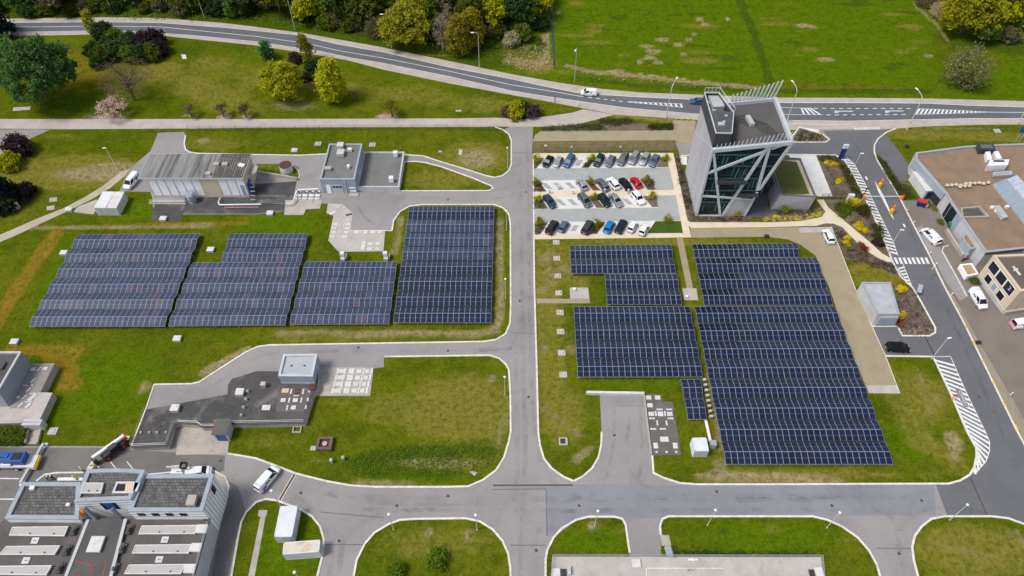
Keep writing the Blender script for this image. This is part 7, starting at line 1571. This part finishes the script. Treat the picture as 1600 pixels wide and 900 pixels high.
def leaf_mesh(centres, size, name, material, flat=.0, up=.35):
    """one small quad at every point, turned at random, leaning outward and up"""
    n = len(centres); c = np.asarray(centres)
    nrm = nr.normal(size=(n, 3)); nrm[:, 2] = np.abs(nrm[:, 2]) + up; nrm /= np.linalg.norm(nrm, axis=1)[:, None]
    t = np.cross(nrm, nr.normal(size=(n, 3))); t /= np.linalg.norm(t, axis=1)[:, None]; b = np.cross(nrm, t)
    s_ = (size*nr.uniform(.55, 1.35, n))[:, None]
    t = t*s_*.5; b = b*s_*.5*nr.uniform(.55, 1.0, n)[:, None]
    V = np.empty((n, 4, 3)); V[:, 0] = c-t-b*.6; V[:, 1] = c+t*.7-b; V[:, 2] = c+t+b*.6; V[:, 3] = c-t*.7+b
    me = bpy.data.meshes.new(name); me.vertices.add(4*n); me.vertices.foreach_set('co', V.ravel()); me.loops.add(4*n); me.loops.foreach_set('vertex_index', np.arange(4*n)); me.polygons.add(n); me.polygons.foreach_set('loop_start', np.arange(0, 4*n, 4)); me.polygons.foreach_set('loop_total', np.full(n, 4))
    me.materials.append(material); me.update(calc_edges=True); me.validate(); return me
def clumps(n_cl, rx, rz, zc, shape, spread, per, droop=0.0):
    """leaf positions in clumps that sit on and inside an uneven crown envelope"""
    out = []; cl = []
    k = 0
    while len(cl) < n_cl:
        d = nr.normal(size=3); d /= np.linalg.norm(d); k += 1
        rad = nr.uniform(.45, 1.0)**.5
        if shape == 'cone': 
            h = nr.uniform(0, 1)**1.25; a = nr.uniform(0, 6.283); rr = rx*(1-h)*nr.uniform(.35, 1.0)**.5 + .15; p = np.array([math.cos(a)*rr, math.sin(a)*rr, zc-rz+2*rz*h])
        elif shape == 'column':
            h = nr.uniform(-1, 1); a = nr.uniform(0, 6.283); rr = rx*(1-abs(h)**2.6)**.5*nr.uniform(.3, 1.0)**.5*(1-.22*(h+1)); p = np.array([math.cos(a)*rr, math.sin(a)*rr, zc+rz*h])
        else:
            if d[2] < -.55: continue
            w_ = 1 + .16*math.sin(3*math.atan2(d[1], d[0])+1.3) + .10*math.sin(5*d[2]*3+d[0]*4); p = np.array([d[0]*rx*rad*w_, d[1]*rx*rad*w_, zc + d[2]*rz*rad*w_])
        cl.append(p)
    for p in cl:
        m = int(per*nr.uniform(.6, 1.4)); q = nr.normal(size=(m, 3))*spread*nr.uniform(.7, 1.25); q[:, 2] *= .7
        q[:, 2] -= droop*np.abs(q[:, 0]); out.append(p+q)
    out = np.concatenate(out); return out[out[:, 2] > .15], cl
def branches(mb, h, zc, rx, rz, n, r0, cl=None, lean=0.0):
    mb.tube((0, 0, 0), (lean*.4, 0, h*.45), r0, r0*.72, 8).tube((lean*.4, 0, h*.45), (lean, 0, h*.86), r0*.72, r0*.18, 7)
    for k in range(n):
        a = nr.uniform(0, 6.283); z0 = h*nr.uniform(.22, .7); e = cl[nr.integers(len(cl))]*np.array([.85, .85, 1]) if cl is not None else np.array([math.cos(a)*rx*.8, math.sin(a)*rx*.8, zc+rz*nr.uniform(-.3, .6)])
        b = np.array([lean*.4*z0/h, 0, z0]); m = (b+e)/2 + np.array([0, 0, .25]); mb.tube(tuple(b), tuple(m), r0*.34, r0*.2, 6, cap=False).tube(tuple(m), tuple(e), r0*.2, r0*.05, 5, cap=False)
_T = {}
def tree_proto(key, h, rx, rz, zc, shape='round', n_cl=90, spread=.55, per=34, leaf=.42, lm='green', r0=.22, nb=14, bark='bark', name='broadleaf_tree', droop=0.0):
    if lm not in ('twig', 'pale'): per = int(per*1.5); leaf *= 1.3
    pts, cl = clumps(n_cl, rx, rz, zc, shape, spread, per, droop)
    me = leaf_mesh(pts, leaf, 'crown', LM[lm]); mb = MB(); branches(mb, h, zc, rx, rz, nb, r0, cl)
    tm = bpy.data.meshes.new('trunk'); tm.from_pydata(mb.v, [], mb.f); tm.materials.append(M[bark]); _T[key] = (name, me, tm)
def tree(key, px, label, group=None, s=1.0, sz=None, rz=None, lm=None, cat='tree', xy=None):
    name, me, tm = _T[key]; c = P(*px) if xy is None else Vector((*xy, 0))
    r = thing(name, label, cat, (c.x, c.y, 0), group, rnd.uniform(0, 6.28) if rz is None else rz); r.scale = (s, s, sz or s)
    for nm, d in (('crown', me), ('trunk', tm)):
        if d is None: continue
        o = bpy.data.objects.new(nm, d); COL.objects.link(o); o.parent = r
        if nm == 'crown' and lm: o.material_slots[0].link = 'OBJECT'; o.material_slots[0].material = LM[lm]
    return r
tree_proto('big', 13.5, 8.6, 6.0, 7.2, n_cl=230, spread=.62, per=42, leaf=.46, r0=.40, nb=22)
tree_proto('round', 9.6, 5.2, 4.6, 5.4, n_cl=150, spread=.5, per=36, leaf=.36, lm='yellow', r0=.25)
tree_proto('tall', 12.8, 4.2, 5.9, 6.8, 'column', n_cl=150, spread=.5, per=34, leaf=.36, lm='yellow', r0=.25)
tree_proto('wood_a', 11, 4.4, 4.6, 6.2, n_cl=95, spread=.62, per=28, leaf=.50, lm='mid', r0=.22, nb=9)
tree_proto('wood_b', 12.5, 3.6, 5.4, 6.9, 'column', n_cl=90, spread=.6, per=28, leaf=.50, lm='mid', r0=.22, nb=9)
tree_proto('wood_c', 9, 5.0, 3.6, 4.7, n_cl=100, spread=.65, per=28, leaf=.50, lm='dark', r0=.22, nb=9)
tree_proto('cedar', 14, 6.5, 6.4, 7.4, 'cone', n_cl=150, spread=.6, per=30, leaf=.5, lm='cedar', r0=.35, name='conifer_tree', droop=.3)
tree_proto('bare', 8.6, 5.2, 3.4, 5.0, n_cl=190, spread=.5, per=22, leaf=.16, lm='twig', r0=.25, nb=46, name='bare_tree')
tree_proto('bare_tall', 11.5, 3.2, 5.2, 6.4, 'column', n_cl=120, spread=.5, per=14, leaf=.19, lm='pale', r0=.24, nb=44, bark='bark_pale', name='bare_tree')
tree_proto('blossom', 5.2, 3.6, 2.3, 3.0, n_cl=60, spread=.42, per=14, leaf=.24, lm='blossom', r0=.16, nb=14, name='blossom_tree')
tree_proto('pollard', 3.6, 1.5, .9, 2.7, n_cl=26, spread=.3, per=22, leaf=.18, lm='olive', r0=.22, nb=10, name='pollard_tree')
tree_proto('thin', 7.5, 1.7, 3.3, 4.3, 'column', n_cl=46, spread=.42, per=15, leaf=.34, lm='olive', r0=.12, nb=9)
tree_proto('young', 5.5, 2.0, 2.4, 3.0, 'column', n_cl=50, spread=.42, per=24, leaf=.34, lm='green', r0=.12, nb=7)
def shrub_proto(key, rx, rz, n_cl, per, leaf, lm, name='shrub', shape='round', spread=.35):
    pts, cl = clumps(n_cl, rx, rz, rz*.72, shape, spread, per); me = leaf_mesh(pts, leaf, 'foliage', LM[lm]); _T[key] = (name, me, None)
    mb = MB()
    for k in range(7): e = cl[nr.integers(len(cl))]; mb.tube((0, 0, 0), tuple(e), .05, .02, 5, cap=False)
    tm = bpy.data.meshes.new('stem'); tm.from_pydata(mb.v, [], mb.f); tm.materials.append(M['bark']); _T[key] = (name, me, tm)
shrub_proto('bush', 2.6, 2.3, 75, 42, .42, 'dark'); shrub_proto('bush_s', 1.3, 1.2, 36, 30, .28, 'mid'); shrub_proto('lil', .75, .75, 26, 40, .13, 'lime', spread=.22); shrub_proto('twiggy', 2.4, 2.0, 120, 22, .20, 'grey')
tree('big', (76,158), 'big full green tree standing alone on the lawn at the upper left', rz=.6, sz=1.3)
for x, y, s, lb in ((2,112,1.05,'dark blue-green conifer at the upper left corner behind the big green tree'),(-14,62,1.15,'dark blue-green conifer at the left end of the highway')): tree('cedar', (x, y), lb, s=s)
tree('cedar', (12,318), 'dark conifer at the left edge above the sand path', s=.72, lm='cedar')
tree('thin', (148,54), 'yellowish young tree at the near verge of the highway, above the dark thicket', s=1.0, lm='yellow'); tree('bare', (211,157), 'bare brown spreading tree on the lawn, right of the big green tree', s=1.3, lm='twig'); tree('blossom', (181,182), 'pink blossoming cherry tree beside the footpath')
for i, (x, y, lb) in enumerate(((300,183,'stubby pollarded tree beside the footpath, left of three'),(350,182,'stubby pollarded tree on a ring of pink petals, middle of three'),(385,183,'stubby pollarded tree beside the footpath, right of three'),(613,182,'yellowish pollarded tree on pink petals in the middle of the footpath'))): tree('pollard', (x, y), lb, s=1.0 if i < 3 else 1.25, lm='olive' if i == 3 else 'grey')
tree('round', (448,152), 'round yellow-green tree on the lawn below the highway', s=.98); tree('tall', (524,158), 'tall yellow-green tree right of the round yellow-green one', s=1.0); tree('young', (420,92), 'small bright green tree at the near verge of the highway', s=1.0); tree('thin', (481,98), 'thin olive tree between two yellow-green trees', s=1.15)
for x, y, lm, s, lb in ((462,97,'purple',.7,'low brown-purple bush behind the round yellow-green tree'),(488,110,'dark',.75,'dark green bush between two yellow-green trees'),(478,125,'dark',.6,'lowest dark bush between two yellow-green trees')): tree('bush', (x, y), lb, s=s, lm=lm, cat='bush')
TH = ((166,60,'dark',1.05),(185,70,'mid',1.0),(205,74,'green',1.0),(228,72,'purple',.95),(246,70,'purple',1.0),(150,88,'dark',.9),(163,95,'mid',.95),(185,90,'green',1.1),(205,94,'mid',.9),(222,94,'dark',1.0),(240,92,'mid',.95),(252,84,'purple',.9),(155,105,'dark',.75),(175,78,'dark',.9))
for i, (x, y, lm, s) in enumerate(TH): tree('bush', (x, y), 'dense bush in the mixed dark thicket right of the big green tree', 'bushes of the dark thicket', s=s*1.0, sz=s*1.15, lm=lm, cat='bush')
for x, y, lm, s, lb in ((794,180,'twig',.65,'reddish brown bush at the left of the clump on the footpath corner'),(806,181,'lime',.95,'bright yellow bush in the clump on the footpath corner'),(818,178,'dark',.8,'dark green bush in the clump on the footpath corner'),(830,180,'heath',.8,'brownish purple bush at the right of the clump on the footpath corner')): tree('bush', (x, y), lb, s=s, lm=lm, cat='bush')
tree('bush', (33,238), 'dark purple bush beside the side road at the left', s=1.15, lm='purple', cat='bush'); tree('bush', (17,262), 'yellow-green round bush below the dark purple bush', s=1.0, lm='yellow', cat='bush'); tree('bush', (42,306), 'purple-brown bush right of the dark conifer', s=.85, lm='purple', cat='bush')
for x, y, s, lb in ((683,877,1.45,'larger small green shrub on the oval lawn at the bottom'),(621,895,1.15,'smaller green shrub on the oval lawn, near the bottom edge')): tree('bush_s', (x, y), lb, s=s*.78, lm='bright', cat='shrub')
# right-hand group
tree('round', (1500,52), 'big bright yellow tree at the upper right corner', s=1.45, lm='lime'); tree('round', (1552,34), 'yellow-olive tree right of the big bright yellow tree', s=1.1, lm='yellow'); tree('wood_c', (1530,62), 'dark low tree below the bright yellow tree', s=.9, lm='mid'); tree('wood_c', (1590,40), 'dark tree at the right edge of the meadow', s=.9, lm='mid'); tree('bush', (1574,64), 'pale silvery bush at the upper right', s=1.0, lm='grey', cat='bush')
tree('twiggy', (1500,131), 'big grey-olive willow bush on the meadow near the highway', s=2.15, sz=3.0, lm='grey', cat='bush'); tree('bush', (1512,136), 'low green bush at the foot of the willow bush', s=.6, lm='mid', cat='bush'); tree('twiggy', (1446,8), 'brown leafless scrub at the meadow corner', s=1.6, lm='twig', cat='bush'); tree('twiggy', (1464,26), 'pale leafless scrub left of the bright yellow tree', s=1.2, lm='reed', cat='bush')
# wood along the far side of the highway
tree('round', (636,72), 'large olive-yellow tree at the wood edge behind a highway lamp', s=1.25, lm='olive'); tree('bare_tall', (692,80), 'pale bare tree between two yellowish trees at the wood edge'); tree('bare_tall', (702,60), 'second pale bare tree, slightly behind the first', s=.95); tree('tall', (718,86), 'golden yellow tree left of the second highway lamp', s=.98, lm='olive'); tree('tall', (738,74), 'green-yellow tree behind the golden yellow tree', s=.95, lm='yellow')
tree('bush', (799,70), 'cream flowering bush near the ditch', s=.9, lm='pale', cat='bush'); tree('bush', (815,62), 'yellow-green bush above the cream flowering bush', s=1.1, lm='mid', cat='bush'); tree('bush', (512,43), 'rounded green bush at the wood edge', s=1.0, lm='mid', cat='bush'); tree('twiggy', (530,38), 'brownish bare bush at the wood edge', s=1.3, lm='twig', cat='bush'); tree('twiggy', (560,42), 'reddish leafless scrub at the wood edge', s=1.3, lm='heath', cat='bush'); tree('twiggy', (590,55), 'grey-green scrub beside the olive-yellow tree', s=1.5, lm='grey', cat='bush'); tree('bush', (285,22), 'pale grey-green shrub on the far verge of the highway', s=1.0, lm='grey', cat='bush')
edge_x = [0, 100, 250, 330, 400, 470, 560, 640, 700, 760, 800, 850]; edge_y = [21, 20, 16, 17, 24, 34, 44, 52, 60, 60, 52, 42]
n_w = 0; placed = []
for tries in range(4000):
    if n_w >= 140: break
    px, py = rnd.uniform(-60, 846), rnd.uniform(-58, 50)
    if py > np.interp(px, edge_x, edge_y): continue
    c = P(px, py)
    if any((c.x-q[0])**2 + (c.y-q[1])**2 < 4.3**2 for q in placed): continue
    placed.append((c.x, c.y)); n_w += 1
    k = rnd.choice(['wood_a', 'wood_a', 'wood_b', 'wood_b', 'wood_c', 'wood_c', 'bare_tall']); 
    lm = rnd.choice(['mid', 'mid', 'mid', 'yellow', 'dark', 'green', 'grey']) if k != 'bare_tall' else rnd.choice(['twig', 'grey'])
    tree(k, (px, py), 'tree in the dense mixed wood behind the highway', 'trees of the wood behind the highway', s=rnd.uniform(.8, 1.15), lm=lm)
for i in range(84):
    px = rnd.uniform(-40, 850); py = np.interp(px, edge_x, edge_y) + rnd.uniform(-6, 5)
    if 395 < px < 430: continue
    tree('bush', (px, py), 'undergrowth bush along the foot of the wood behind the highway', 'undergrowth of the wood', s=rnd.uniform(.6, 1.0), lm=rnd.choice(['dark', 'mid', 'dark', 'grey', 'mid']), cat='bush')
# shrubs in the car park beds
for x, y, lb in ((838.5,250,'left end of the top parking row'),(924,250,'planted gap of the top parking row'),(1038.5,250,'right end of the top parking row'),(838,288,'left end of the second parking row'),(923.5,287,'red-brown bed of the second parking row'),(1009,283,'right end bed of the second parking row'),(840,313.5,'left end of the third parking row'),(927,311,'planted gap of the third parking row'),(1018,309,'right end of the third parking row'),(842,349,'left end of the bottom parking row'),(934,352.5,'planted gap of the bottom parking row'),(1043,346,'green plot right of the bottom parking row'),(1151,337,'bed at the foot of the tower'),(1226,331,'flower bed below the pavilion')):
    tree('lil', (x, y), 'bright yellow-green shrub at the ' + lb if 'bed' not in lb or 'row' in lb else 'bright yellow-green shrub in the ' + lb, 'yellow-green shrubs', s=1.05, sz=1.45, cat='shrub')
# ---- ground cover nobody could count
def inside(poly, x, y):
    r = False; n = len(poly); j = n-1
    for i in range(n):
        if (poly[i][1] > y) != (poly[j][1] > y) and x < (poly[j][0]-poly[i][0])*(y-poly[i][1])/(poly[j][1]-poly[i][1]) + poly[i][0]: r = not r
        j = i
    return r
def cover(name, px, lm, n_cl, per, spread, leaf, h, z=.03):
    poly = [(p.x, p.y) for p in PX(px)]; xs_ = [p[0] for p in poly]; ys_ = [p[1] for p in poly]; out = []; k = 0; t = 0
    while k < n_cl and t < n_cl*40:
        t += 1; x, y = rnd.uniform(min(xs_), max(xs_)), rnd.uniform(min(ys_), max(ys_))
        if not inside(poly, x, y): continue
        k += 1; m = max(2, int(per*rnd.uniform(.5, 1.5))); q = nr.normal(size=(m, 3))*np.array([spread, spread, h*.35]); q[:, 2] = np.abs(q[:, 2]) + z + h*.15; out.append(q+np.array([x, y, 0]))
    me = leaf_mesh(np.concatenate(out), leaf, name, LM[lm], up=.8); o = bpy.data.objects.new(name, me); COL.objects.link(o); return stuff(o)
BT = [(1057,236),(1066,268),(1078,303),(1082,318),(1074,330),(1064,300),(1058,260)]
cover('ground_cover', BT, 'heath', 90, 16, .3, .16, .5); cover('ground_cover', BT, 'hedge', 60, 16, .3, .16, .5); cover('ground_cover', [(1073,322),(1086,330),(1090,339),(1173,341),(1169,346.5),(1078,346.5)], 'heath', 80, 14, .25, .15, .35); cover('ground_cover', [(1076,333),(1110,340),(1108,346),(1080,346)], 'pale', 40, 14, .25, .15, .5); cover('ground_cover', [(1090,340),(1173,341),(1169,346.5),(1090,346.5)], 'hedge', 46, 12, .25, .15, .35)
cover('flower_bed', [(1194,341),(1215,337),(1262,336),(1280,326),(1287,331),(1283,338),(1252,343.5),(1196,346)], 'yflower', 90, 14, .20, .16, .3); cover('ground_cover', [(1212,331),(1262,329),(1274,319),(1284,328),(1262,335),(1215,336)], 'hedge', 50, 16, .3, .17, .5); cover('flower_bed', [(1194,341),(1262,336),(1287,331),(1252,343.5),(1196,346)], 'redp', 20, 14, .2, .15, .25)
def clump_plants(lm, pts, nm, label_f, s=1.0, key='lil', group=None):
    for i, (x, y) in enumerate(pts): tree(key, (x, y), label_f, group, s=s*rnd.uniform(.6, .95), lm=lm, cat='flower clump' if lm == 'yflower' else 'shrub')
def yel(px, lb, s=1.1): clump_plants('yflower', px, 'shrub', lb, s, group='yellow clumps: ' + lb)
yel([(1291,256),(1297,254.5),(1299,258),(1304,257.5),(1307,259.5)], 'golden flowering clump near the totem sign', .9); yel([(1307.5,282),(1309,286),(1313,283.5)], 'golden flowering clump on the bed above the fence', .9)
yel([(1325,317),(1329,318.5),(1333,317),(1337,319),(1331,322),(1335,323),(1338,320.5)], 'golden flowering clump just below the gate cabinet', 1.2); yel([(1340,350.5),(1343,353),(1338,355),(1345,357),(1341,359),(1347,361),(1351,362),(1353,364)], 'golden flowering clump in the diagonal row left of the hatched strip', .9)
yel([(1321,374),(1324,373.5),(1322,378),(1324,380.5),(1320,380.5),(1325,384)], 'golden flowering clump beside the sand-coloured path', .8); yel([(1407,452),(1410,454),(1404,455)], 'golden flowering clump on the kiosk bed', 1.0); yel([(1405,493),(1409,496),(1410,491)], 'golden flowering clump right of the kiosk door', .8)
clump_plants('mid', [(1314,329),(1320,331),(1324,327),(1310,326),(1317,336)], 'shrub', 'leafy green shrub left of the golden clumps at the gate cabinet', 1.5, group='green shrubs left of the golden clumps'); clump_plants('hedge', [(1345,326),(1351,330),(1344,333),(1349,336),(1339,328)], 'shrub', 'olive shrub right of the golden clumps at the gate cabinet', 1.4, group='olive shrubs right of the golden clumps'); clump_plants('hedge', [(1368,358),(1371,363),(1366,370),(1373,370),(1370,377)], 'shrub', 'dark olive shrub beside the hatched strip near the zebra crossing', 1.3, group='olive shrubs near the zebra crossing')
clump_plants('purple', [(1364,380),(1369,383),(1374,385),(1379,384)], 'shrub', 'dark purple heather clump near the zebra crossing', .9, group='purple heather clumps'); clump_plants('pale', [(1327,341),(1329,345),(1331,343),(1334,347),(1326,344)], 'shrub', 'pale silvery clump above the sand-coloured path', .8, group='silvery clumps'); clump_plants('redp', [(1343,382),(1346,385),(1349,389),(1351,391)], 'shrub', 'rust-red clump along the lower side of the sand-coloured path', .9, group='rust-red clumps'); clump_plants('redp', [(1403,505),(1405,509)], 'shrub', 'rust-red clump at the kiosk corner', .8, group='rust-red clumps at the kiosk')
cover('ground_cover', [(1304,245),(1318,253),(1329,269),(1344,299),(1349,309),(1335,309),(1318,272),(1306,256)], 'hedge', 190, 18, .3, .17, .5); cover('ground_cover', [(1277,244),(1304,244.5),(1308,252),(1282,252)], 'hedge', 70, 16, .3, .17, .45); cover('ground_cover', [(1285,258),(1318,272),(1330,300),(1305,306)], 'heath', 80, 12, .3, .15, .3); cover('ground_cover', [(1300,318),(1351,312),(1392,402),(1340,360)], 'heath', 150, 12, .3, .15, .3); cover('ground_cover', [(1303,353),(1329,373),(1349,393),(1369,406),(1396,414),(1408,434),(1340,407),(1322,405)], 'heath', 130, 12, .3, .15, .3); cover('ground_cover', [(1303,353),(1329,373),(1349,393),(1369,406),(1396,414),(1406,430),(1322,405)], 'hedge', 110, 14, .3, .15, .3)
cover('ground_cover', [(1395,447),(1424,449),(1459,512.5),(1451,524),(1411,524),(1403,509)], 'heath', 170, 12, .3, .15, .3); cover('ground_cover', [(1408,515),(1455,512),(1456,520),(1411,523)], 'pale', 50, 10, .2, .14, .3)
cover('ground_cover', [(1369,243),(1384,258),(1400,283),(1412,300),(1425,309),(1409,311),(1386,274)], 'hedge', 240, 20, .35, .18, .7); cover('ground_cover', [(1420,290),(1434,311),(1412,311),(1404,290)], 'mid', 90, 18, .35, .18, .6)
cover('ground_cover', [(843,204),(850,199.5),(900,196),(935,194),(945,203)], 'hedge', 170, 18, .4, .2, .6); cover('ground_cover', [(935,188),(985,186.5),(992,193),(960,196),(935,193)], 'hedge', 110, 18, .4, .2, .6); cover('ground_cover', [(1015,196),(1050,194),(1051,202),(1012,203)], 'hedge', 120, 18, .4, .2, .6); cover('ground_cover', [(833,224),(1056,221),(1057,233),(833,236)], 'olive', 130, 12, .45, .17, .35)
cover('ground_cover', [(1232,221),(1286,220),(1280,211),(1254,203)], 'hedge', 80, 14, .3, .17, .4); cover('ground_cover', [(835,255),(848,249),(840,262),(834,262)], 'hedge', 16, 14, .2, .14, .3)
for q in ([(834,288),(843,285),(852,299),(834,299)], [(834,314),(846,313),(856,326),(834,326)], [(835,352),(854,349),(844,366),(836,366)], [(910,261),(920,261),(928,249),(922,249)], [(1002,284),(1020,283),(1022,296),(1012,296)], [(934,350),(944,349),(932,364),(922,365)]): cover('ground_cover', q, 'hedge', 30, 14, .3, .16, .35)
cover('hedge', [(-60,672),(45,670.5),(37,693),(-60,693.5)], 'mid', 420, 40, .4, .22, 1.3, .2); cover('hedge', [(-60,672),(45,670.5),(37,693),(-60,693.5)], 'dark', 200, 36, .4, .22, 1.0, .1)
cover('reed_bed', [(790,90),(820,74),(856,70),(862,108),(830,110),(800,103)], 'reed', 90, 14, .7, .26, .6); cover('reed_bed', [(885,104),(930,114),(1000,121),(1080,129),(1180,138),(1180,141),(1060,133),(940,122),(886,112)], 'reed', 60, 12, .6, .25, .5)
cover('rank_grass', [(545,712),(620,702),(720,690),(775,695),(765,735),(700,745),(560,745)], 'bright', 260, 11, .6, .22, .3); cover('rank_grass', [(560,715),(640,705),(740,700),(730,716),(640,722),(560,728)], 'mid', 60, 10, .5, .2, .3)
cover('rank_grass', [(0,12),(200,16),(330,14),(480,34),(640,56),(760,64),(850,60),(850,90),(780,92),(700,86),(600,66),(470,44),(400,34),(0,24)], 'mid', 420, 14, .8, .32, .7); cover('rank_grass', [(560,50),(850,60),(850,80),(700,76)], 'dark', 200, 16, .8, .3, .8)
cover('ivy', [(1510,431),(1528,430),(1530,442),(1522,446)], 'mid', 60, 20, .35, .2, .7); cover('lawn_strip', [(1443,312),(1450,312),(1466,330),(1456,331)], 'mid', 40, 14, .3, .18, .2); cover('lawn_strip', [(1464,344),(1472,343),(1474,351),(1469,352)], 'mid', 30, 14, .3, .18, .2)
cover('undergrowth', [(1345,770),(1356,762),(330,860)] if False else [(338,775),(345,768),(318,880),(306,905),(302,890)], 'dark', 120, 14, .3, .2, .4)
cover('rank_grass', [(860,862),(985,866),(985,869),(858,900),(852,900)], 'mid', 100, 12, .3, .2, .4); cover('rank_grass', [(1035,864),(1285,866),(1285,869),(1050,869)], 'dark', 110, 12, .35, .2, .4)
cover('fallen_petals', [(130,182),(190,178),(195,185),(140,186)], 'blossom', 70, 9, .7, .14, .04); cover('fallen_petals', [(586,182),(612,178),(616,184.5),(592,185)], 'blossom', 40, 9, .6, .14, .04); cover('fallen_petals', [(340,182),(362,182),(360,185),(338,185)], 'blossom', 24, 8, .5, .14, .04)
